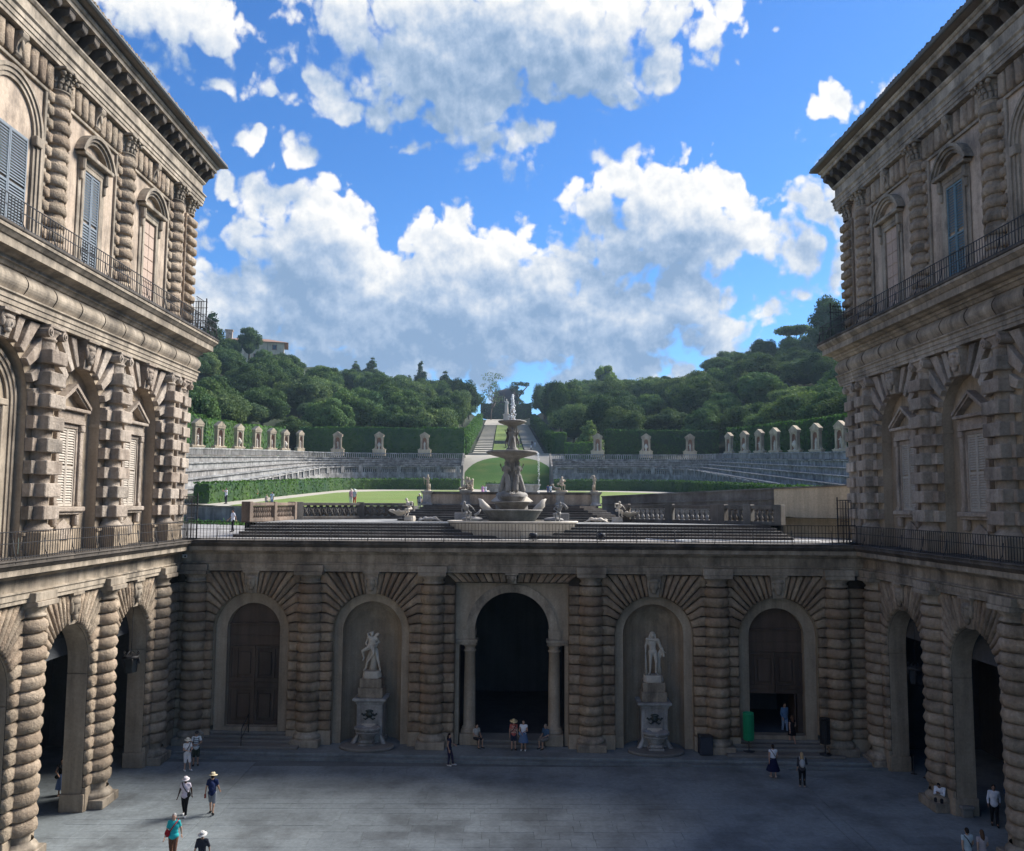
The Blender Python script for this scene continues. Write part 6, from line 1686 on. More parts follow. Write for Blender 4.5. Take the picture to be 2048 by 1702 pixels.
for k in range(3):
    a = -pi / 2 + k * 2 * pi / 3; statue('carved putto', (.36 * cos(a), .2 + .36 * sin(a), 5.25), a + pi / 2, harpy, 1.45, 'marble_old', 'stem_putto', base=None, parent=FT, voxel=.035, head=1.25)
# jet of water over the top bowl and threads falling from the middle one: uncountable drops
rw = random.Random(8); wt = MB()
def drop(p, r): wt.ellipsoid(p, (r, r, r * 1.5), 5, 4)
for i in range(420):
    t = rw.random(); z = 7.3 + 1.85 * t; sp = .03 + .07 * (1 - t); drop((rw.gauss(0, sp) + .02, .2 + rw.gauss(0, sp), z), rw.uniform(.018, .045))
for i in range(380):
    a = rw.choice((-.35, -.25, -.1, .05)) ; t = rw.random(); rr = 1.86 + .12 * sqrt(t); drop((rr * cos(a) + rw.gauss(0, .015), .2 + rr * sin(a) + rw.gauss(0, .015), 4.92 - 2.9 * t * t), rw.uniform(.008, .016))
m, N, b = pbsdf('spray'); b.inputs['Base Color'].default_value = (.85, .88, .9, 1); b.inputs['Roughness'].default_value = .25
o = wt.build('water_spray', M['spray'], FT); o['kind'] = 'stuff'
# stepped dark base behind the basin and the parapet that carries the statues
fb = thing('fountain_base_steps', 'dark stepped platform rising behind the fountain basin', 'steps', (FX, 64, 12.66))
for k in range(7):
    mb = MB(); hw = 8.4 - .26 * k; y0 = -2.4 + .62 * k; c = 1.6
    P = [(-hw, y0 + c), (-hw + c, y0), (hw - c, y0), (hw, y0 + c), (hw, 5.2), (-hw, 5.2)]; z0, z1 = .002 + .165 * k, .165 * (k + 1)
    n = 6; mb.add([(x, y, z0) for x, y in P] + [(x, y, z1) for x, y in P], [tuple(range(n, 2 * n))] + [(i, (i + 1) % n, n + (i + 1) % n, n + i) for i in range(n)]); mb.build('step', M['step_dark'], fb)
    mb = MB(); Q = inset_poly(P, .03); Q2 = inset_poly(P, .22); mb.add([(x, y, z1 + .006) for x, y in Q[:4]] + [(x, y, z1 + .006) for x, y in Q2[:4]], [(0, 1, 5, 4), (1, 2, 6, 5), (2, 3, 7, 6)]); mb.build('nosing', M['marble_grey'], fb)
for s in (-1, 1):
    mb = MB(); a, b_ = sorted((s * 3.0, s * 4.1)); mb.cbox(a, b_, -2.9, -1.9, .002, .62, .03); mb.build('side_block', M['marble_grey'], fb)
pw = thing('statue_parapet', 'brown panelled parapet with four pale pedestals behind the fountain', 'wall', (FX, 67.3, 13.8))
mb = MB(); mb.cbox(-6.6, 6.6, -.2, .25, 0, .96, .02); mb.build('panel_wall', M['plaster'], pw)
mb = MB(); mb.cbox(-6.7, 6.7, -.34, .32, .964, 1.07, .03); mb.cbox(-6.62, 6.62, -.26, .26, .86, .96, .02); mb.build('coping', M['grey_stone'], pw); mb = MB(); mb.cbox(-6.65, 6.65, -.28, .26, 0, .10, .02); mb.build('foot', M['grey_stone'], pw)
PED = [-6.6, -3.55, 3.85, 6.65]
for x in PED:
    mb = MB(); mb.lathe([(.62, 0), (.62, .12), (.48, .22), (.44, .3), (.44, .80), (.50, .90), (.66, 1.02), (.66, 1.10)], 4, (x, -.05, -.01), pi / 4, pi / 4 + 2 * pi, False); mb.build('pedestal', M['marble_grey'], pw)
# putti and groups
ZW = 13.8 + 1.10
def bow(mb, b): mb.tube([(-.36, -.30, b + 1.5), (-.30, -.34, b + 1.1), (-.22, -.30, b + .6)], [.025, .035, .03], 6); mb.tube([(.05, .2, b), (.08, .2, b + .7)], [.2, .14], 8)
putto = pose(elR=(-.28, -.15, 1.25), wrR=(-.32, -.32, 1.35), elL=(.26, -.15, 1.2), wrL=(.05, -.3, 1.2), knL=(.12, -.1, .5), anL=(.16, .0, .08))
statue('pale marble putto drawing a bow on the leftmost parapet pedestal', (FX + PED[0] + .05, 67.2, ZW), -.5, putto, 1.15, 'marble_warm', extra=bow, voxel=.03, head=1.35, fat=1.25, base=(.40, .34, .16))
def arc(mb, b): mb.tube([(-.62, -.1, b + 1.35), (-.5, -.2, b + 1.62), (-.25, -.2, b + 1.82), (.02, -.1, b + 1.84)], [.02, .035, .035, .02], 6); mb.tube([(.0, .2, b), (-.05, .2, b + .7)], [.22, .15], 8)
statue('pale marble putto raising a bow overhead on the rightmost parapet pedestal', (FX + PED[3] - .1, 67.2, ZW), .3, pose(elR=(-.35, -.1, 1.5), wrR=(-.42, -.2, 1.72), elL=(.30, .0, 1.25), wrL=(.22, -.1, 1.48), knR=(-.16, -.15, .55), anR=(-.25, .0, .2)), 1.12, 'marble_warm', extra=arc, voxel=.03, head=1.35, fat=1.25, base=(.46, .36, .18))
def rocks(mb, b):
    r = random.Random(3)
    for i in range(9): mb.ellipsoid((r.uniform(-.7, .75), r.uniform(-.2, .25), b + r.uniform(.05, .35)), (r.uniform(.15, .28), r.uniform(.15, .25), r.uniform(.12, .25)), 8, 6)
    mb.ellipsoid((.62, 0, b + 1.05), (.13, .13, .15), 8, 6); mb.capsule((.6, 0, b + .3), (.62, 0, b + .9), .12, .1, 8)
statue('pale marble group of putti heaped on rocks, second parapet pedestal', (FX + PED[1] + .05, 67.2, ZW), 0, sit_pose(wrR=(-.4, -.3, 1.3), elR=(-.32, -.2, 1.05)), 1.30, 'marble_warm', extra=rocks, voxel=.03, head=1.25, fat=1.2, base=(.75, .35, .14), others=(pose(pel=(.36, .05, .55), che=(.30, 0, .85), nec=(.28, 0, 1.02), hea=(.26, -.05, 1.14), shL=(.46, 0, .98), shR=(.12, 0, .98), elL=(.55, -.1, .75), elR=(.05, -.15, .75), wrL=(.4, -.25, .6), wrR=(.1, -.3, .6), hiL=(.44, 0, .5), hiR=(.28, 0, .5), knL=(.55, -.3, .45), knR=(.2, -.3, .45), anL=(.55, -.3, .1), anR=(.2, -.3, .1), toL=(.6, -.4, .05), toR=(.18, -.42, .05)),))
def dolphin(mb, b): mb.tube([(-.25, -.1, b + .1), (-.55, -.12, b + .12), (-.85, -.1, b + .25), (-1.0, -.05, b + .5)], [.2, .17, .1, .05], 8); mb.ellipsoid((-1.02, -.05, b + .55), (.16, .05, .08), 8, 5); mb.ellipsoid((-.45, -.15, b + .62), (.14, .14, .15), 8, 6)
statue('pale marble boy sitting on a dolphin, third parapet pedestal', (FX + PED[2] + .15, 67.2, ZW), .3, sit_pose(elL=(.32, -.1, .9), wrL=(.2, -.3, 1.05), che=(.06, -.03, .88)), 1.35, 'marble_warm', extra=dolphin, voxel=.03, head=1.25, fat=1.2, base=(.6, .34, .16))
# figures seated on the lower basin, lying children, boys with shells
def shellrock(mb, b): mb.ellipsoid((.35, .1, b + .1), (.75, .45, .18), 12, 6); mb.tube([(.45, -.05, b + .35), (.7, -.1, b + .5), (.85, -.1, b + .75)], [.1, .08, .04], 8)
bend = sit_pose(che=(-.12, -.16, .86), nec=(-.18, -.22, 1.04), hea=(-.24, -.28, 1.16), shL=(.06, -.12, 1.02), shR=(-.32, -.16, .98), elR=(-.40, -.2, .70), wrR=(-.36, -.22, .42), elL=(.28, -.1, .88), wrL=(.4, -.2, .72))
statue('grey marble figure leaning forward on the left side of the fountain basin', (FX - 2.95, 56.0, 12.70), .2, bend, 1.75, 'marble_grey', extra=shellrock, voxel=.03, base=(.6, .4, .12))
bend2 = sit_pose(che=(.08, -.12, .86), nec=(.12, -.16, 1.04), hea=(.14, -.22, 1.17), shL=(.28, -.1, 1.0), shR=(-.10, -.08, 1.02), elL=(.40, -.22, 1.15), wrL=(.5, -.3, .95), elR=(-.3, -.15, .82), wrR=(-.05, -.3, .68))
def shellrock2(mb, b): mb.ellipsoid((-.35, .1, b + .1), (.7, .45, .18), 12, 6); mb.tube([(.30, -.3, b + 1.2), (.5, -.35, b + 1.05), (.62, -.38, b + .85)], [.05, .08, .12], 8)
statue('grey marble figure blowing a shell on the right side of the fountain basin', (FX + 3.0, 56.0, 12.70), -.2, bend2, 1.70, 'marble_grey', extra=shellrock2, voxel=.03, base=(.6, .4, .12))
def lying(s): return pose(pel=(.0, 0, .20), che=(-.33 * s, -.03, .22), nec=(-.52 * s, -.04, .22), hea=(-.66 * s, -.06, .20), face=(0, -1, 0), shL=(-.44 * s, .12, .22), shR=(-.44 * s, -.18, .20), elL=(-.6 * s, .2, .16), elR=(-.66 * s, -.24, .12), wrL=(-.75 * s, .1, .08), wrR=(-.8 * s, -.12, .08),
                         hiL=(.02 * s, .09, .20), hiR=(.02 * s, -.09, .20), knL=(.30 * s, .12, .34), knR=(.34 * s, -.14, .22), anL=(.6 * s, .1, .12), anR=(.70 * s, -.12, .08), toL=(.72 * s, .1, .06), toR=(.84 * s, -.12, .05))
statue('small white marble child lying on the steps left of the basin', (FX - 5.6, 58.9, 12.67), 0, lying(1), 1.75, 'marble', voxel=.03, base=None, fat=1.35, head=1.15)
statue('small white marble child lying on the steps right of the basin', (FX + 5.75, 58.9, 12.67), 0, lying(-1), 1.75, 'marble', voxel=.03, base=None, fat=1.35, head=1.15)
def bowlA(mb, b): mb.lathe([(.2, .0), (.3, .1), (.75, .3), (.8, .36), (.6, .34), (0, .28)], 16, (-.95, 0, b)); [mb.ellipsoid((-.95 + .7 * cos(a), .7 * sin(a), b + .4), (.16, .12, .09), 8, 5) for a in (3.1, 3.8, 4.5, 5.2)]
statue('white marble boy crouching over a shell bowl left of the fountain', (FX - 7.3, 61.6, 12.66), -.5, sit_pose(che=(-.12, -.12, .88), nec=(-.15, -.16, 1.07), hea=(-.2, -.2, 1.2), wrL=(-.25, -.4, .8), wrR=(-.3, -.35, .75)), 1.65, 'marble', extra=bowlA, voxel=.03, base=(.42, .36, .4), head=1.1)
def bowlB(mb, b): mb.lathe([(.2, .0), (.3, .1), (.75, .3), (.8, .36), (.6, .34), (0, .28)], 16, (1.15, 0, b)); [mb.ellipsoid((1.15 + .7 * cos(a), .7 * sin(a), b + .4), (.16, .12, .09), 8, 5) for a in (3.1, 3.8, 4.5, 5.2, 6.0)]
statue('white marble boy bending over a shell bowl right of the fountain', (FX + 7.6, 61.6, 12.66), .5, sit_pose(che=(.1, -.2, .86), nec=(.05, -.3, 1.02), hea=(-.02, -.36, 1.12), wrL=(.4, -.4, .7), elL=(.38, -.2, .9), wrR=(-.2, -.45, .8)), 1.6, 'marble', extra=bowlB, voxel=.03, base=(.42, .36, .4), head=1.1)

# ------------------------------------------------------------------ small statues and urns in the garden niches
togaJ = pose(elL=(.22, -.12, 1.18), wrL=(.05, -.2, 1.22)); nudeJ = pose(elR=(-.3, 0, 1.2), wrR=(-.38, -.1, 1.4))
protos = []
for J_, dr in ((togaJ, [('c', (0, 0, 1.2), (0, 0, .1), .2, .24)]), (nudeJ, [('c', (.1, .05, .95), (.18, .05, .1), .1, .14)])):
    protos.append((J_, dr))
urn = MB(); urn.lathe([(.28, 0), (.30, .08), (.12, .2), (.16, .35), (.42, .75), (.46, 1.0), (.30, 1.2), (.34, 1.28), (.28, 1.34), (.10, 1.45), (.06, 1.6)], 14); URN = urn.mesh('urn', M['marble'])
first = {}
for i, (x, y, z, face) in enumerate(NICHES):
    side = 'left' if i < 10 else 'right'; k = i % 10; kind = (1, 0, 2, 0, 1, 2, 0, 1, 2, 0)[k]
    p = (x + .12 * cos(face - pi / 2), y + .12 * sin(face - pi / 2), z)
    if kind == 2:
        T = thing('stone_urn', 'pale stone urn in the %s niche from the %s palace wing' % (ORD[k], side), 'urn', p, face, 'urns in the garden niches'); place('urn_body', URN, T)
    else:
        lab = 'small pale statue in the %s niche from the %s palace wing' % (ORD[k], side)
        if kind not in first:
            first[kind] = statue(lab, p, face, protos[kind][0], 1.6, 'marble', base=(.26, .22, .12), drape=protos[kind][1], voxel=.04, group='statues in the garden niches')
        else:
            c = first[kind].copy(); COL.objects.link(c); c.location = p; c.rotation_euler = (0, 0, face); c['label'] = lab
            for ch in first[kind].children: q = ch.copy(); q.modifiers.clear(); COL.objects.link(q); q.parent = c
# colossal statue closing the axis
ab = thing('hilltop_statue', 'tall pale statue on a pedestal at the top of the ramp', 'statue', (GX + .2, 438, G(GX, 438)))
mb = MB(); mb.cbox(-1.6, 1.6, -1.6, 1.6, 0, 3.0, .1); mb.cbox(-1.9, 1.9, -1.9, 1.9, 2.8, 3.1, .05); mb.build('pedestal', M['marble'], ab)
st_ = statue('x', (0, 0, 3.0), 0, pose(elR=(-.3, 0, 1.5), wrR=(-.25, -.05, 1.8), elL=(.25, -.1, 1.15), wrL=(.1, -.2, 1.1)), 7.6, 'marble', 'figure_group', base=(.3, .25, .1), drape=[('c', (0, 0, 1.2), (0, 0, .1), .19, .24)], voxel=.05, parent=ab)
# ------------------------------------------------------------------ trees
def crown_mesh(name, seed, R, z0, z1, clumps, nleaf, size, mat, shape='oak'):
    """leaf clumps round lobes spread through the crown's volume; z0..z1 is the crown's height range"""
    r = random.Random(seed); mb = MB(); H = z1 - z0; cz = (z0 + z1) / 2; lobes = []
    for i in range(clumps):
        for _ in range(40):
            if shape == 'oak':
                a = r.uniform(0, 6.283); e = math.asin(r.uniform(-.55, 1)); q = r.uniform(.55, .82)
                c = Vector((R * q * cos(a) * cos(e), R * q * sin(a) * cos(e), cz + H * .5 * q * sin(e))); lr = R * r.uniform(.17, .44)
            elif shape == 'cone':
                t = r.random() ** 1.15; a = r.uniform(0, 6.283); rad = R * (1 - t) ** .75 * r.uniform(.35, .85); c = Vector((rad * cos(a), rad * sin(a), z0 + H * t * .95)); lr = R * (.32 * (1 - t) + .15)
            elif shape == 'flat':
                a = r.uniform(0, 6.283); q = sqrt(r.random()) * .85; c = Vector((R * q * cos(a), R * q * sin(a), cz + H * .25 * (1 - q * q) * r.uniform(.5, 1.2))); lr = R * r.uniform(.18, .28)
            else:
                a = r.uniform(0, 6.283); q = sqrt(r.random()) * .8; c = Vector((R * q * cos(a), R * q * sin(a), z0 + H * r.random())); lr = R * r.uniform(.14, .24)
            if all((c - l[0]).length > (lr + l[1]) * .36 for l in lobes): break
        lobes.append((c, lr, r.uniform(.6, .85) if shape != 'flat' else .45))
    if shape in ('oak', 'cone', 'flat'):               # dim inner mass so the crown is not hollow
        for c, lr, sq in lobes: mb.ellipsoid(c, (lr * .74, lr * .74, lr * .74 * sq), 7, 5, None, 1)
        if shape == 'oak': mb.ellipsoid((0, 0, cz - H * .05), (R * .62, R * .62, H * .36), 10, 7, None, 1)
    tot = sum(l[1] ** 2 for l in lobes)
    for c, lr, sq in lobes:
        for _ in range(int(nleaf * lr * lr / tot)):
            a = r.uniform(0, 6.283); e = math.asin(r.uniform(-.75, 1)); n = Vector((cos(a) * cos(e), sin(a) * cos(e), sin(e)))
            p = c + Vector((n.x, n.y, n.z * sq)) * lr * r.uniform(.68, 1.24)
            leafquads(mb, [p], size, r, n, flatten=.75)
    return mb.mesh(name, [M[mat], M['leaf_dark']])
def trunk_mesh(seed, h, r0, spread, limbs=5):
    r = random.Random(seed); mb = MB(); mb.tube([(0, 0, -1.2), (.1, 0, h * .3), (r.uniform(-.3, .3), r.uniform(-.3, .3), h * .62), (0, 0, h * .95)], [r0 * 1.3, r0, r0 * .8, r0 * .25], 8)
    for i in range(limbs):
        a = 6.283 * i / limbs + r.uniform(-.4, .4); z = h * r.uniform(.35, .65); mb.tube([(0, 0, z), (spread * .4 * cos(a), spread * .4 * sin(a), z + h * .14), (spread * .8 * cos(a), spread * .8 * sin(a), z + h * .3)], [r0 * .5, r0 * .33, r0 * .12], 6)
    return mb.mesh('trunk', M['bark'])
OAKS = [crown_mesh('crown', 100 + i, 5.9 + .5 * (i % 3), 1.2, 12.4 + .6 * (i % 2), 24 + i % 6, 12500, .29, m) for i, m in enumerate(['leaf_oak', 'leaf_oak', 'leaf_olive', 'leaf_oak', 'leaf_olive', 'leaf_dark'])]
OTR = [trunk_mesh(i, 10, .42, 5) for i in range(3)]
rt = random.Random(21)
def tree(name, label, x, y, s, crown, trunk, group=None, z=None, sx=1.0):
    T = thing(name, label, 'tree', (x, y, G(x, y) - .2 if z is None else z), rt.uniform(0, 6.28), group); T.scale = (s * sx, s * sx, s)
    place('trunk', trunk, T); place('crown', crown, T); return T
cnt = 0; y = 140.0; spots = []
while y < 452:
    d = 11.6 + .016 * y; x = -.44 * y - 6
    x += rt.uniform(0, d)
    while x < .47 * y + 8:
        px, py = x + rt.uniform(-.28, .28) * d, y + rt.uniform(-.3, .3) * d; ax = abs(px - GX)
        lim = 53 if y < 192 else 17.0
        ok = ax > lim and not (y > 400 and ax < 26)
        if 192 <= y < 205 and (ax < 20 or ax < 52 and py < 196.5): ok = False
        if ok: spots.append((px, py))
        x += d
    y += d * .95
SKYL = [(360, 700), (460, 700), (520, 704), (570, 708), (600, 722), (650, 730), (700, 738), (760, 743), (820, 752), (900, 760), (940, 768), (975, 778), (1000, 792), (1060, 776), (1100, 756), (1200, 755), (1260, 757), (1300, 750), (1350, 745), (1400, 738), (1432, 706), (1470, 700), (1520, 693), (1560, 690), (1620, 680), (1720, 672)]
def skyline(u):
    for (a, va), (b, vb) in zip(SKYL[:-1], SKYL[1:]):
        if a <= u <= b: return va + (vb - va) * (u - a) / (b - a)
    return 700
def pix(p):
    d = Vector(p) - EYE; w = d.dot(_f); return 1024 + CAM_F * d.dot(CR) / w, 851 - CAM_F * d.dot(CU) / w
CNAME = {0: 'dark green', 1: 'mid-green', 2: 'grey-green', 3: 'deep green', 4: 'pale olive-green', 5: 'blackish green'}
for px, py in spots:
    ax = abs(px - GX); s = (.78 if py < 215 else .92) + .0009 * (py - 200) + rt.uniform(-.22, .22)
    if ax < 24: s *= .9
    z = G(px, py) - .2; u, v = pix((px, py, z + 12.4 * s)); vs_ = skyline(u) - rt.uniform(-4, 4)
    if u < 340 or u > 1740: continue
    if v < vs_:                                     # keep to the outline the wood has against the sky
        s *= max(.0, (py * (1004 - vs_) / CAM_F + 14 - z) / (12.4 * s))
        if s < .5: continue
    side = 'left' if px < GX else 'right'; far_ = 'upper' if py > 330 else 'middle' if py > 245 else 'lower'
    k = rt.choice((0, 0, 1, 1, 2, 3, 3, 4, 5)) if px < 40 else rt.choice((2, 4, 2, 4, 0, 1, 3))
    tree('evergreen_oak', '%s evergreen oak in the dense wood, %s slope %s of the ramp' % (CNAME[k], far_, side), px, py, s, OAKS[k], OTR[cnt % 3], '%s evergreen oaks, %s slope %s of the ramp' % (CNAME[k], far_, side), sx=min(1.25, .86 / s + .2) if s < .8 else 1.0); cnt += 1
for i, (py, ax, vt) in enumerate([(232, 17.5, 800), (262, 17.5, 782), (292, 18, 774), (318, 24, 764), (325, 17.5, 772), (352, 18, 772), (378, 23, 766), (384, 17, 778), (410, 18.5, 776), (436, 20, 778), (440, 28, 768)]):
    for sd in (-1, 1):
        px = GX + sd * (ax + rt.uniform(-.6, .6)); py2 = py + rt.uniform(-4, 4); z = G(px, py2) - .2
        s = (py2 * (1010 - vt - rt.uniform(-8, 8)) / CAM_F + 14 - z) / 12.4; k = (0, 3, 2, 1, 5, 4)[(i + (sd > 0) * 2) % 6]
        tree('evergreen_oak', '%s evergreen oak overhanging the %s edge of the ramp, %s from the bottom' % (CNAME[k], 'left' if sd < 0 else 'right', (ORD + ['eleventh'])[i]), px, py2, s, OAKS[k], OTR[i % 3], 'evergreen oaks beside the ramp', sx=.72 / s ** .5 if s > 1 else .85)
print('oaks', cnt)
def by_pix(u, v, y, hmin=None):
    p = ony(u, v, y); return p.x, p.y, p.z
def special(name, label, u, v, y, crown, trunk, h0, sx=1.0, zadj=0):
    x, yy, zt = by_pix(u, v, y); z = G(x, yy) - .3 + zadj; s = (zt - z) / h0; return tree(name, label, x, yy, s, crown, trunk, None, z, sx)
CON = [crown_mesh('crown', 200 + i, 4.4, 1.6, 14.0, 34, 4200, .32, 'leaf_dark', 'cone') for i in range(3)]; CTR = trunk_mesh(9, 13, .3, 1.2, 3)
special('conifer_tree', 'shorter of the two close dark conifers above the left wood', 712, 719, 400, CON[0], CTR, 14.2, 1.15)
special('conifer_tree', 'taller of the two close dark conifers above the left wood', 745, 712, 400, CON[1], CTR, 14.2, 1.1)
special('conifer_tree', 'tall narrow conifer standing alone above the wood left of the ramp', 842, 717, 420, CON[2], CTR, 14.2, .75)
special('conifer_tree', 'broad dark tree beside the narrow conifer left of the ramp', 890, 738, 420, CON[0], CTR, 14.2, 1.2)
special('conifer_tree', 'low dark tree just left of the narrow conifer', 818, 748, 418, CON[1], CTR, 14.2, 1.1)
special('conifer_tree', 'dark conifer rising behind the end of the left palace wing', 425, 616, 250, CON[2], CTR, 14.2, .95)
RB = crown_mesh('crown', 300, 5.2, 2.4, 12.5, 20, 7000, .30, 'leaf_sunlit')
special('broadleaf_tree', 'bright yellow-green tree catching light on the right skyline', 1212, 722, 400, RB, OTR[0], 12.6, .62)
RV = crown_mesh('crown', 301, 5.0, 2.2, 12.0, 16, 6000, .30, 'leaf_oak')
special('broadleaf_tree', 'dark tree hiding the left end of the hilltop villa', 462, 676, 296, OAKS[0], OTR[1], 12.4, .8)
special('broadleaf_tree', 'low dark tree below the villa windows', 528, 697, 296, OAKS[3], OTR[2], 12.4, .8)
special('broadleaf_tree', 'rounded tree standing right in front of the hilltop villa', 500, 651, 300, RV, OTR[1], 12.1, .7)
FL = crown_mesh('crown', 302, 7.0, 9.2, 12.6, 26, 5200, .30, 'leaf_olive', 'flat')
pm = MB(); pm.tube([(0, 0, -1), (.2, 0, 4), (0, 0, 8)], [.4, .32, .26], 8)
for a in (0, 1.2, 2.4, 3.6, 4.8, 5.6): pm.tube([(0, 0, 6.2 + a * .2), (2.2 * cos(a), 2.2 * sin(a), 9), (4.4 * cos(a), 4.4 * sin(a), 10.8)], [.2, .15, .06], 6)
PTR = pm.mesh('trunk', M['bark'])
special('umbrella_pine', 'flat-topped umbrella pine on the right skyline', 1592, 652, 300, FL, PTR, 12.6, .8)
special('broadleaf_tree', 'round dark tree under the umbrella pine', 1580, 672, 292, OAKS[1], OTR[1], 12.4, .7)
special('broadleaf_tree', 'tree between the umbrella pine and the tall evergreen', 1622, 668, 288, OAKS[4], OTR[0], 12.4, .75)
RD = crown_mesh('crown', 303, 4.6, 1.8, 16.0, 30, 8000, .28, 'leaf_dark', 'oak')
special('tall_evergreen', 'tall dense dark evergreen beside the right palace wing', 1655, 590, 262, RD, CTR, 16.2, .85)
special('broadleaf_tree', 'dark tree on the skyline left of the umbrella pine', 1528, 680, 300, OAKS[5], OTR[2], 12.4, .75)
SM = crown_mesh('crown', 304, 3.0, .6, 8.0, 22, 3400, .24, 'leaf_olive', 'cone')
special('pointed_shrub', 'small pointed grey-green tree behind the right rear hedges', 1178, 838, 197, SM, trunk_mesh(4, 5, .2, .8, 3), 8.0, 1.25)
# thin-crowned tree left of the hilltop, cedar on the right of it
bt = MB(); rb = random.Random(5)
def branch(p, d, L, r, k):
    q = p + d * L; bt.tube([p, p.lerp(q, .5) + Vector((rb.uniform(-.1, .1), rb.uniform(-.1, .1), 0)) * L, q], [r, r * .8, r * .6], 5)
    if k == 0: return
    for _ in range(3):
        e = (d + Vector((rb.gauss(0, .5), rb.gauss(0, .5), rb.gauss(.1, .3)))).normalized(); branch(q, e, L * .68, r * .6, k - 1)
branch(Vector((0, 0, -1)), Vector((0, 0, 1)), 4.2, .28, 4)
BTR = bt.mesh('trunk', M['bark']); BCR = crown_mesh('crown', 305, 4.2, 5.0, 12.5, 40, 700, .22, 'leaf_olive', 'thin')
special('thin_tree', 'thin-crowned tree with sky showing through, left of the hilltop', 984, 750, 440, BCR, BTR, 12.5, .95)
special('cedar_tree', 'dark open-branched cedar just right of the hilltop shed', 1036, 762, 462, crown_mesh('crown', 306, 4.4, 4.0, 12.0, 22, 1900, .28, 'leaf_dark', 'thin'), PTR, 12.2, .9)
special('broadleaf_tree', 'small tree behind the hilltop statue', 1008, 779, 470, OAKS[5], OTR[0], 12.4, .6)
# ------------------------------------------------------------------ hilltop: shed roof and hedge behind the statue, villa on the left
sh = thing('domed_shelter', 'dark rounded roof at the head of the ramp behind the statue', 'shelter', (GX + .3, 466, G(GX, 466) - 1))
mb = MB(); mb.lathe([(6.4, 0), (6.4, 10.5)], 24); mb.build('drum', M['shed'], sh); mb = MB(); mb.lathe([(7.6, 10.4), (7.4, 11.6), (6.4, 13.6), (4.8, 15.4), (2.5, 16.6), (.3, 17.0)], 24); mb.build('roof', M['shed'], sh)
hedge('dark hedge closing the top of the ramp behind the statue', [(-12, 452), (GX, 452), (15, 452)], 2.5, 8.2, 'hedge_shaded', dens=1.6, size=.5, seed=40)
vp0 = ony(458, 700, 330); vp1 = ony(568, 700, 330)
vl = thing('hilltop_villa', 'cream villa with a low tiled roof on the wooded hill at left', 'house', (vp1.x, 330, 63.6), radians(14)); W = vp1.x - vp0.x + 1
mb = MB(); mb.box(-W, 0, 0, 14, -8, 12.2); mb.build('wall', M['plaster_cream'], vl)
mb = MB(); mb.add([(-W - 1.2, -1.2, 12.2), (1.6, -1.2, 12.2), (1.6, 15.2, 12.2), (-W - 1.2, 15.2, 12.2), (-W + 6, 7, 14.6), (-6, 7, 14.6)], [(0, 1, 5, 4), (1, 2, 5), (2, 3, 4, 5), (3, 0, 4), (0, 3, 2, 1)]); mb.build('roof', M['roof_villa'], vl)
mb = MB(); mb.box(-W + .3, -W + 2.8, 3, 6, 12, 16.6); mb.cbox(-W, -W + 3.1, 2.7, 6.3, 16.6, 17.0, .05); mb.build('chimney', M['plaster'], vl)
for x, z in ((-3.6, 9.4), (-3.6, 5.6), (-10.5, 9.4), (-10.5, 5.6)):
    f = MB(); f.box(x - .9, x + .9, -.1, .02, z - .15, z + 1.9); f = f.build('window', M['brick_red'], vl); g = MB(); g.box(x - .65, x + .65, -.14, -.11, z + .1, z + 1.7); g.build('pane', M['glass_dark'], f)
mb = MB(); mb.cbox(-6.2, -6.05, -.12, -.0, -2, 12, .02); mb.build('drain_pipe', M['lead'], vl)
# ------------------------------------------------------------------ people in the court
def gpt(u, v, z=0): p = onz(u, v, z); return (p.x, p.y, z)
def face_cam(loc): return atan2(-loc[0], loc[1]) * -1 if False else atan2(loc[0], -loc[1]) + pi   # rotation that turns the figure towards the lens
Pp = lambda u, v: gpt(u, v, .0)
L = Pp(122, 1591); person('woman in black top and pale blue skirt by the left arcade pier', L, .4, pose(elR=(-.27, -.04, 1.16), wrR=(-.16, -.2, 1.05)), 1.70, top=(.012, .013, .016), sleeve=0, skirt=dict(len=.45, flare=.07, col=(.20, .30, .55)), long_hair=True, shoes=(.3, .2, .15), bag=((-.2, -.12, .93), (.02, .02, .022), (.11, .07, .10)), strap=((.02, .02, .02), -1))
L = Pp(373, 1541); person('woman in white dress and straw hat checking a phone', L, .7, pose(elL=(.24, -.12, 1.16), wrL=(.08, -.32, 1.15), elR=(-.24, -.10, 1.16), wrR=(-.05, -.32, 1.12), anL=(.16, -.08, .09), toL=(.2, -.24, .035), knL=(.13, -.08, .5)), 1.64, skin=(.50, .32, .24), top=(.75, .74, .74), sleeve=.5, legs=(.74, .73, .74), leg_len=.5, hat=(.78, .72, .6), brim=.08, shoes=(.75, .75, .75), hold=('L', (.02, .02, .02), (.035, .006, .07)), strap=((.05, .05, .06), 1), hair=(.3, .22, .14))
L = Pp(391, 1531); person('man in striped shirt and dark green shorts beside the woman in white', L, .3, pose(elL=(.26, -.10, 1.18), wrL=(.1, -.3, 1.16), elR=(-.26, -.08, 1.18), wrR=(-.1, -.3, 1.14)), 1.78, top=(.68, .70, .70), stripes=(.06, .08, .10), legs=(.035, .045, .035), leg_len=.5, cap=(.03, .03, .035), shoes=(.02, .02, .02), pack=(.03, .03, .035))
L = Pp(369, 1632); person('woman with white hat, pale top and black trousers crossing the court', L, .05, walk_pose(.16), 1.68, skin=(.06, .035, .025), top=(.62, .55, .62), sleeve=.45, legs=(.012, .012, .014), hat=(.72, .66, .68), brim=.07, shoes=(.7, .7, .7), strap=((.02, .02, .02), -1), bag=((.19, -.08, .98), (.02, .02, .022), (.09, .08, .12)), fat=1.08)
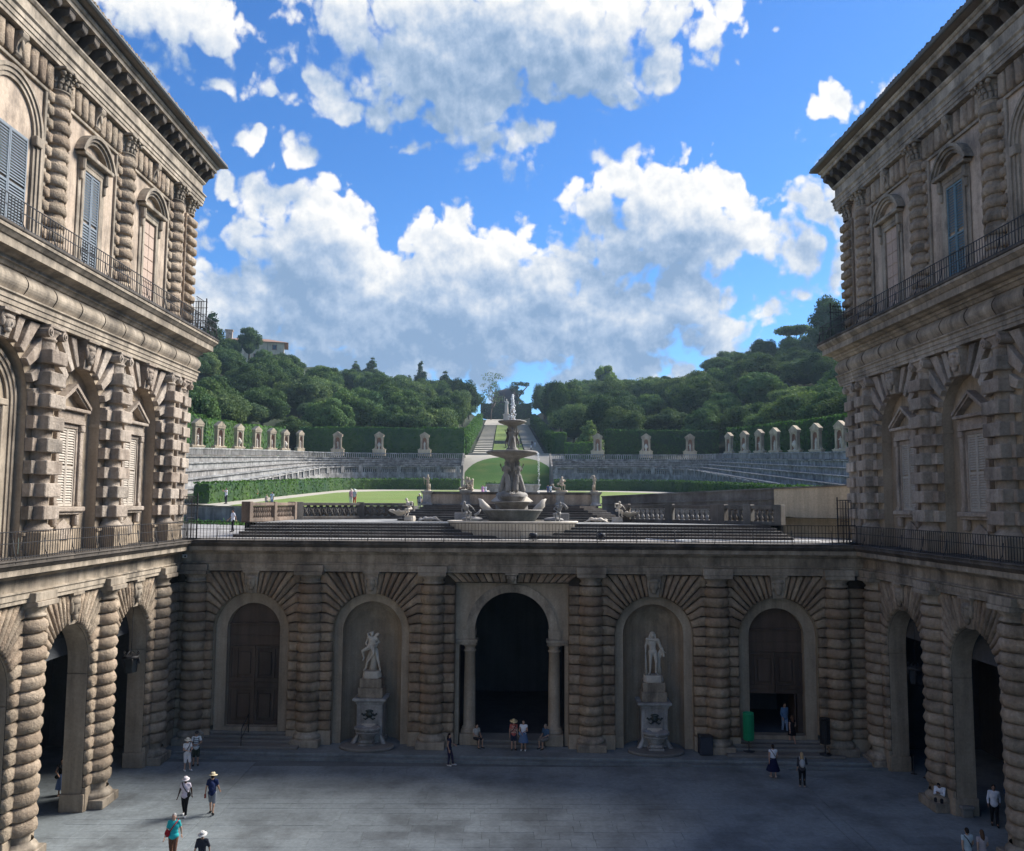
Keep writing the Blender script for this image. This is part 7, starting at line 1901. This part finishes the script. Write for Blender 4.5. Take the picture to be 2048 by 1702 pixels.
L = Pp(423, 1629); person('man seen from behind in navy shirt, straw hat and grey shorts', L, pi + .1, walk_pose(.18), 1.80, top=(.012, .022, .08), legs=(.20, .22, .25), leg_len=.46, hat=(.70, .60, .40), brim=.09, shoes=(.02, .02, .02), pack=(.015, .025, .08), hold=('L', (.25, .06, .05), (.04, .04, .09)))
L = Pp(345, 1722); person('grey-haired man in turquoise polo shirt with a red shoulder bag', L, .1, walk_pose(.12), 1.80, skin=(.50, .31, .23), top=(.03, .42, .44), sleeve=.6, legs=(.16, .08, .05), hair=(.35, .34, .33), strap=((.35, .02, .03), 1), bag=((-.2, -.12, 1.05), (.33, .02, .03), (.10, .09, .14)), fat=1.1)
L = Pp(402, 1756); person('woman in white sun hat and dark patterned blouse at the bottom left', L, .0, walk_pose(.12), 1.66, top=(.035, .037, .05), sleeve=.9, legs=(.03, .03, .04), hat=(.72, .70, .66), brim=.08)
L = Pp(898, 1531); person('woman with long dark hair in navy jumpsuit walking right', L, pi / 2 - .2, walk_pose(.14, elL=(.25, -.05, 1.16), wrL=(.15, -.28, 1.12)) if False else pose(elL=(.25, -.08, 1.16), wrL=(.12, -.28, 1.1), anL=(.1, -.2, .09), toL=(.12, -.36, .035), knL=(.1, -.14, .5)), 1.68, skin=(.40, .24, .17), top=(.03, .03, .06), sleeve=0, legs=(.035, .03, .06), long_hair=True, hair=(.02, .012, .01), shoes=(.6, .58, .55))
zg = ZP + .0
L = gpt(1027, 1500, zg); person('woman in straw hat and red patterned top standing before the gate', L, .2, pose(elR=(-.24, -.06, 1.16)), 1.66, top=(.48, .12, .10), stripes=(.62, .5, .4), sleeve=.5, legs=(.03, .035, .06), leg_len=.4, hat=(.68, .52, .28), brim=.13, skin=(.48, .30, .22), strap=((.05, .05, .05), 1))
L = gpt(1047, 1501, zg); person('woman in white sleeveless top and patterned blue skirt before the gate', L, -.2, pose(elL=(.24, -.1, 1.16), wrL=(.1, -.28, 1.14), elR=(-.24, -.1, 1.16), wrR=(-.08, -.28, 1.05)), 1.66, top=(.75, .76, .78), sleeve=.25, skirt=dict(len=.05, flare=.10, col=(.10, .16, .28)), shoes=(.75, .75, .75), skin=(.45, .28, .2), bag=((-.15, -.14, 1.0), (.18, .3, .5), (.12, .07, .12)))
L = wallpt(-1.98, .05, ZP - .02); person('seated person in pale top on the left gate column base', L, .7, sit_pose(), 1.68, top=(.42, .40, .36), sleeve=.5, legs=(.03, .03, .035), leg_len=.45, long_hair=True)
L = wallpt(1.98, .05, ZP - .02); person('seated man in blue shirt on the right gate column base', L, -.8, sit_pose(), 1.74, top=(.06, .11, .18), sleeve=.7, legs=(.25, .22, .19), leg_len=.48, hair=(.3, .25, .2), skin=(.45, .28, .2))
L = Pp(1547, 1556); person('woman from behind in white blouse and full navy skirt', L, pi, walk_pose(.1), 1.68, skin=(.48, .3, .22), top=(.70, .70, .74), sleeve=.2, skirt=dict(len=.35, flare=.16, col=(.012, .014, .045)), hair=(.03, .02, .015), shoes=(.5, .4, .35), strap=((.05, .05, .06), 1))
L = Pp(1605, 1574); person('woman from behind with blonde hair, small grey backpack and black trousers', L, pi - .2, pose(elR=(-.25, -.06, 1.16), wrR=(-.16, -.25, 1.12)), 1.68, top=(.05, .05, .06), sleeve=1.4, legs=(.012, .012, .016), long_hair=True, hair=(.42, .29, .16), pack=(.36, .38, .40), shoes=(.4, .3, .25))
sz = lambda k: ZP + .15 * k
L = gpt(1585, 1492, sz(2)); person('woman in short black dress climbing the steps of the open door', L, pi + .3, walk_pose(.14), 1.66, skin=(.48, .29, .22), top=(.012, .011, .014), sleeve=0, skirt=dict(len=-.25, flare=.05, col=(.012, .011, .014)), long_hair=True, hair=(.10, .05, .03), shoes=(.6, .6, .6))
L = gpt(1570, 1468, sz(4)); person('person in blue denim shirt and light jeans in the open doorway', L, .2, walk_pose(.1), 1.75, top=(.10, .18, .30), sleeve=1.7, legs=(.25, .33, .45), long_hair=True, shoes=(.6, .6, .62))
L = Pp(1884, 1618); person('man in white shirt hunched over on the stone bench at right', (L[0], L[1], 0), -.75, sit_pose(che=(0, -.16, .86), nec=(0, -.26, 1.03), hea=(0, -.34, 1.12), face=(0, -.8, -.6), shL=(.185, -.2, .98), shR=(-.185, -.2, .98), elL=(.2, -.34, .72), elR=(-.2, -.34, .72), wrL=(.06, -.46, .82), wrR=(-.06, -.46, .80)), 1.76, top=(.72, .74, .80), sleeve=1.8, legs=(.015, .015, .02), hair=(.015, .012, .01), skin=(.2, .12, .09))
L = Pp(1990, 1652); person('man in white shirt and dark trousers by the right arcade', L, -.4, walk_pose(.08), 1.76, top=(.68, .70, .76), sleeve=1.8, legs=(.014, .014, .018), hair=(.015, .012, .01), skin=(.3, .18, .13))
L = Pp(1937, 1748); person('woman from behind in pale top with crossed strap at bottom right', L, pi, walk_pose(.1), 1.70, top=(.40, .46, .48), sleeve=.4, legs=(.05, .06, .09), hair=(.025, .018, .014), strap=((.05, .05, .06), 1))
L = Pp(1967, 1750); person('woman from behind with long brown hair at the bottom right edge', L, pi, walk_pose(.1), 1.66, top=(.38, .32, .32), sleeve=.4, legs=(.1, .1, .12), long_hair=True, hair=(.09, .05, .03))
L = onz(2018, 1632, 0); person('person in dark blue clothes standing in the shade of the right arcade', (L.x, L.y, 0), .5, pose(), 1.70, top=(.05, .09, .16), sleeve=1.5, legs=(.02, .03, .05), skin=(.3, .2, .15))
# ------------------------------------------------------------------ visitors in the garden
def gp(u, y, **k):
    x = (EYE + ray(u, 1000) * (y / ray(u, 1000).y)).x; return (x, y, (G(x, y) + .03))
gk = dict(voxel=.034)
person('man in pale shirt photographing beside the left hedge', gp(452, 92), -.6, pose(elR=(-.25, -.2, 1.3), wrR=(-.1, -.4, 1.45), elL=(.25, -.2, 1.3), wrL=(.1, -.4, 1.45)), 1.72, top=(.55, .56, .62), legs=(.03, .03, .04), **gk)
person('woman in white summer dress walking on the gravel path', gp(497, 108), pi, walk_pose(.12), 1.70, top=(.75, .76, .8), sleeve=0, skirt=dict(len=-.3, flare=.06, col=(.75, .76, .8)), **gk)
person('woman in red dress walking on the gravel path', gp(511, 110), pi, walk_pose(.12), 1.66, top=(.5, .02, .02), sleeve=0, skirt=dict(len=-.25, flare=.06, col=(.5, .02, .02)), long_hair=True, hair=(.05, .02, .015), **gk)
person('blond person resting behind the left retaining wall', gp(533, 85.5), .4, pose(), 1.2, top=(.5, .42, .36), legs=(.3, .3, .3), hair=(.4, .3, .2), **gk)
person('person in white top with dark strap behind the left retaining wall', gp(544, 85), -.3, pose(), 1.5, top=(.62, .68, .78), legs=(.2, .25, .4), strap=((.03, .03, .05), 1), **gk)
person('person in pink top standing on the left lawn', gp(702, 92), .2, pose(), 1.66, top=(.5, .28, .36), legs=(.6, .6, .62), hat=(.6, .5, .4), **gk)
person('person in white cap and red trousers standing on the left lawn', gp(709, 91.5), -.2, pose(), 1.66, top=(.45, .42, .5), legs=(.45, .05, .05), hat=(.75, .74, .72), **gk)
person('man in striped navy top beside the fountain parapet', gp(839, 76), .2, pose(), 1.62, top=(.05, .06, .12), stripes=(.7, .7, .72), legs=(.3, .3, .35), hat=(.7, .65, .55), brim=.04, **gk)
person('person in pink top beside the fountain parapet', gp(848, 75.6), -.2, pose(), 1.36, top=(.6, .36, .36), legs=(.5, .4, .38), **gk)
person('woman in pink dress on the gravel left of the tank', gp(965, 128), .2, walk_pose(.1), 1.68, top=(.55, .28, .48), skirt=dict(len=.4, flare=.08, col=(.55, .28, .48)), **gk)
person('person in white and pale blue on the gravel left of the tank', gp(971, 126), .4, walk_pose(.1), 1.70, top=(.7, .72, .78), legs=(.3, .4, .6), pack=(.05, .05, .07), **gk)
person('person in dark blue on the gravel right of the tank', gp(1096, 134), 0, pose(), 1.7, top=(.05, .07, .16), legs=(.1, .12, .2), **gk)
person('person in pale blue on the gravel right of the tank', gp(1101, 133), .3, pose(), 1.7, top=(.4, .48, .58), legs=(.08, .1, .18), **gk)
person('person in white at the foot of the ramp, right side', gp(1103, 183), 0, pose(), 1.7, top=(.72, .74, .78), legs=(.5, .55, .6), **gk)
person('person in dark clothes at the foot of the ramp, right side', gp(1117, 184), 0, pose(), 1.7, top=(.04, .05, .08), legs=(.03, .04, .06), **gk)
def rp(u, y): x = (EYE + ray(u, 900) * (y / ray(u, 900).y)).x; return (x, y, G(GX, y) + .36)
person('person in white climbing the ramp, lowest of the group', rp(1062, 236), pi, walk_pose(.1), 1.72, top=(.72, .74, .80), legs=(.05, .06, .1), **gk)
person('person in dark clothes climbing the ramp behind the grass strip', rp(1064, 252), pi, walk_pose(.1), 1.72, top=(.04, .05, .08), legs=(.2, .22, .3), **gk)
person('person in white climbing the ramp, rightmost of the group', rp(1070, 248), pi, walk_pose(.1), 1.72, top=(.70, .72, .8), legs=(.5, .52, .6), **gk)
person('man in white shirt on the gravel left of the terrace', (onz(465, 1060, 11.79).x * .93, onz(465, 1060, 11.79).y * .93, 11.79), -.8, walk_pose(.1), 1.62, top=(.62, .64, .72), legs=(.02, .02, .03), hair=(.03, .02, .02), **gk)
# ------------------------------------------------------------------ things standing in the court
def bin_(label, p, col, wire, nm):
    T = thing(nm, label, 'bin', p); mb = MB()
    mb.lathe([(.30, 0), (.32, .02), (.32, .05), (.06, .07), (.035, .10), (.035, .75)], 16); mb.build('stand', M['bin_dark'], T)
    if not wire:
        mb = MB(); mb.lathe([(.255, .62), (.275, .64), (.285, 2.02), (.30, 2.04), (.30, 2.10), (.27, 2.10), (.26, 1.5), (0, 1.48)], 22)
        for z in (1.0, 1.85): mb.lathe([(.286, z), (.296, z + .02), (.286, z + .04)], 22)
        mb.build('drum', M[col], T)
        mb = MB()
        for k in range(22):
            a = 2 * pi * k / 22; mb.box(.287 * cos(a) - .008, .287 * cos(a) + .008, .287 * sin(a) - .008, .287 * sin(a) + .008, .68, 1.98)
        mb.build('ribs', M[col], T)
    else:
        mb = MB()
        for k in range(16):
            a = 2 * pi * k / 16; mb.box(.26 * cos(a) - .012, .26 * cos(a) + .012, .26 * sin(a) - .012, .26 * sin(a) + .012, .62, 1.95)
        for z in (.62, .85, 1.08, 1.31, 1.54, 1.77, 1.95): mb.lathe([(.25, z - .02), (.275, z), (.25, z + .02)], 18)
        mb.build('basket', M[col], T); mb = MB(); mb.lathe([(.22, .66), (.22, 1.85)], 14); mb.build('liner', M['bin_dark'], T)
    return T
bin_('bright green tall litter drum on a stand beside the open door', gpt(1498, 1503, sz(1)), 'bin_green', False, 'litter_bin'); bin_('black wire basket bin on a stand right of the open door', gpt(1651, 1510, sz(1)), 'iron', True, 'wire_bin')
cb = thing('metal_cabinet', 'dark square metal box on the platform left of the green bin', 'box', gpt(1411, 1509, ZP)); mb = MB(); mb.cbox(-.36, .36, -.3, .3, .03, 1.0, .03); mb.build('body', M['cabinet'], cb); mb = MB(); mb.cbox(-.30, .30, -.325, -.302, .1, .93, .01); mb.build('door', M['cabinet'], cb); mb = MB(); mb.cbox(-.38, .38, -.33, .32, 1.0, 1.04, .01); mb.build('lid', M['bin_dark'], cb)
p0 = wallpt(-15.05, -1.0, ZP); hr = thing('handrail', 'dark iron handrail on the steps of the closed left door', 'handrail', p0, WALL_ANG)
mb = MB(); mb.tube([(0, -.12, .02), (0, -.12, 1.05), (0, .05, 1.15), (.0, 1.05, 1.62), (0, 1.05, .6)], .03, 8); mb.build('bar', M['iron'], hr); mb = MB(); mb.tube([(0, -.12, .55), (0, 1.05, 1.1)], .02, 6); mb.build('lower_bar', M['iron'], hr)
def lantern(label, p, ztop):
    T = thing('hanging_lantern', label, 'lantern', p); mb = MB()
    mb.lathe([(.10, -.62), (.30, -.55), (.36, .12), (.32, .16)], 6, smooth=False); mb.build('glass', M['glass_dark'], T)
    mb = MB()
    for k in range(6):
        a = 2 * pi * k / 6; mb.tube([(.30 * cos(a), .30 * sin(a), -.55), (.37 * cos(a), .37 * sin(a), .14), (.30 * cos(a), .30 * sin(a), .3), (.10 * cos(a), .10 * sin(a), .5)], .018, 5); mb.tube([(.32 * cos(a), .32 * sin(a), .3), (.42 * cos(a), .42 * sin(a), .42), (.36 * cos(a), .36 * sin(a), .52)], [.02, .03, .01], 5); mb.ellipsoid((.42 * cos(a), .42 * sin(a), .02), (.06, .06, .16), 7, 5)
    mb.lathe([(.36, .12), (.40, .16), (.40, .24), (.34, .28)], 12); mb.build('crown_frame', M['iron'], T); mb = MB(); mb.tube([(0, 0, .45), (0, 0, ztop - p[2])], .016, 5); mb.build('chain', M['iron'], T)
q = onx(262, 1322, XL - .3); lantern('ornate dark lantern hanging in the left arcade arch nearest the corner', (q.x, q.y, q.z), 8.6); q = onx(1832, 1345, XR + .3); lantern('ornate dark lantern hanging in the right arcade arch nearest the corner', (q.x, q.y, q.z), 8.6)
# stone bench at the foot of the right pier, low stanchions before the arch
L = Pp(1905, 1622); T = thing('stone_bench', 'low stone bench against the right arcade pier', 'bench', (L[0] + .25, L[1], 0), -pi / 2); mb = MB(); mb.cbox(-.55, .95, -.3, .3, .36, .50, .03); mb.build('seat', M['kerb'], T)
for x in (-.4, .8):
    mb = MB(); mb.cbox(x - .1, x + .1, -.24, .24, .0, .36, .02); mb.build('leg', M['kerb'], T)
for i, u in enumerate((1828, 1853, 1866, 1880)):
    L = Pp(u, (1548, 1556, 1562, 1568)[i]); T = thing('stanchion', 'thin dark stanchion before the right arcade, %s from the corner' % ORD[i], 'stanchion', L, group='stanchions before the right arcade'); mb = MB(); mb.lathe([(.16, 0), (.16, .025), (.03, .05), (.022, .9), (.04, .92), (.04, .97), (.0, 1.0)], 12); mb.build('post', M['iron'], T); mb = MB(); mb.lathe([(.045, .86), (.045, .9)], 10); mb.build('collar', M['iron'], T)
# floodlights on the terrace rail, small cameras under the cornice
for u, w in ((1067, 'left'), (1203, 'right')):
    b_ = onz(u, 1083, 11.80); c = thing('floodlight', 'round dark floodlight on the terrace railing, %s one of two' % w, 'floodlight', (b_.x, b_.y + .25, 12.1)); mb = MB(); mb.lathe([(.0, -.20), (.16, -.17), (.22, 0), (.22, .12), (.0, .14)], 16, (0, 0, .05)); mb.build('head', M['cabinet'], c); mb = MB(); mb.tube([(-.24, 0, .1), (-.24, 0, -.2), (.24, 0, -.2), (.24, 0, .1)], .02, 6); mb.tube([(0, 0, -.2), (0, 0, -.31)], .03, 6); mb.build('yoke', M['iron'], c)
for u, v, w in ((368, 1112, 'left'), (1712, 1124, 'right')):
    d = ray(u, v); 
    q = EYE + d * ((XL + .55) / d.x if w == 'left' else (XR - .55) / d.x); c = thing('security_camera', 'small white camera under the cornice in the %s corner' % w, 'camera', q, .6 if w == 'left' else -.6); mb = MB(); mb.cbox(-.13, .13, -.22, .12, -.09, .09, .02); mb.build('housing', M['white_plastic'], c); mb = MB(); mb.lathe([(.055, 0), (.055, .03)], 10); o = mb.build('lens', M['glass_dark'], c, (0, -.225, 0)); o.rotation_euler = (pi / 2, 0, 0); mb = MB(); mb.tube([(0, .05, .08), (0, .3, .2)], .025, 6); mb.build('bracket', M['iron'], c)
q = onx(383, 660, XL + .9); c = thing('security_camera', 'white camera hanging at the end of the left upper balcony', 'camera', (q.x, q.y, q.z)); mb = MB(); mb.ellipsoid((0, 0, -.18), (.13, .13, .2), 10, 8); mb.build('dome', M['white_plastic'], c); mb = MB(); mb.cbox(-.2, .2, -.12, .12, 0, .22, .02); mb.build('box', M['white_plastic'], c)
# white hose on the terrace
hs = MB(); pts = [onz(u, v, 11.83) for u, v in ((1292, 1078), (1345, 1082), (1400, 1084), (1350, 1080), (1420, 1080), (1500, 1083), (1580, 1083), (1640, 1082))]; hs.tube([tuple(p) for p in pts], .035, 6); tag(hs.build('garden_hose', flat_col((.5, .52, .55))), 'pale hose lying along the terrace behind the railing', 'hose')
# weeds along the walls
wd = MB(); rr2 = random.Random(6)
for i in range(1500):
    t = rr2.random(); x, y = -36 + 26 * t + rr2.uniform(-.5, .8), 89.5 - 19 * t + rr2.uniform(-1.6, 0); leafquads(wd, [(x, y, 11.8 + abs(rr2.gauss(0, .18)))], .16, rr2)
tag(wd.build('weeds', M['hedge_leaf']), 'green weeds growing along the foot of the left retaining wall', 'weeds', kind='stuff')
finalize_blobs()
# ------------------------------------------------------------------ summer haze over the garden
hz = MB().box(-620, 620, -62, 1420, -1.2, 112).build('haze', None if False else M['water']); hz.data.materials.clear()
hm = bpy.data.materials.new('haze'); hm.use_nodes = True; hn = hm.node_tree; hn.nodes.clear()
ho = hn.nodes.new('ShaderNodeOutputMaterial'); hv = hn.nodes.new('ShaderNodeVolumePrincipled'); hv.inputs['Color'].default_value = (.60, .80, 1, 1); hv.inputs['Density'].default_value = .00016; hv.inputs['Anisotropy'].default_value = .2
hn.links.new(hv.outputs[0], ho.inputs['Volume']); hz.data.materials.append(hm); hz['kind'] = 'stuff'
S.cycles.volume_bounces = 0
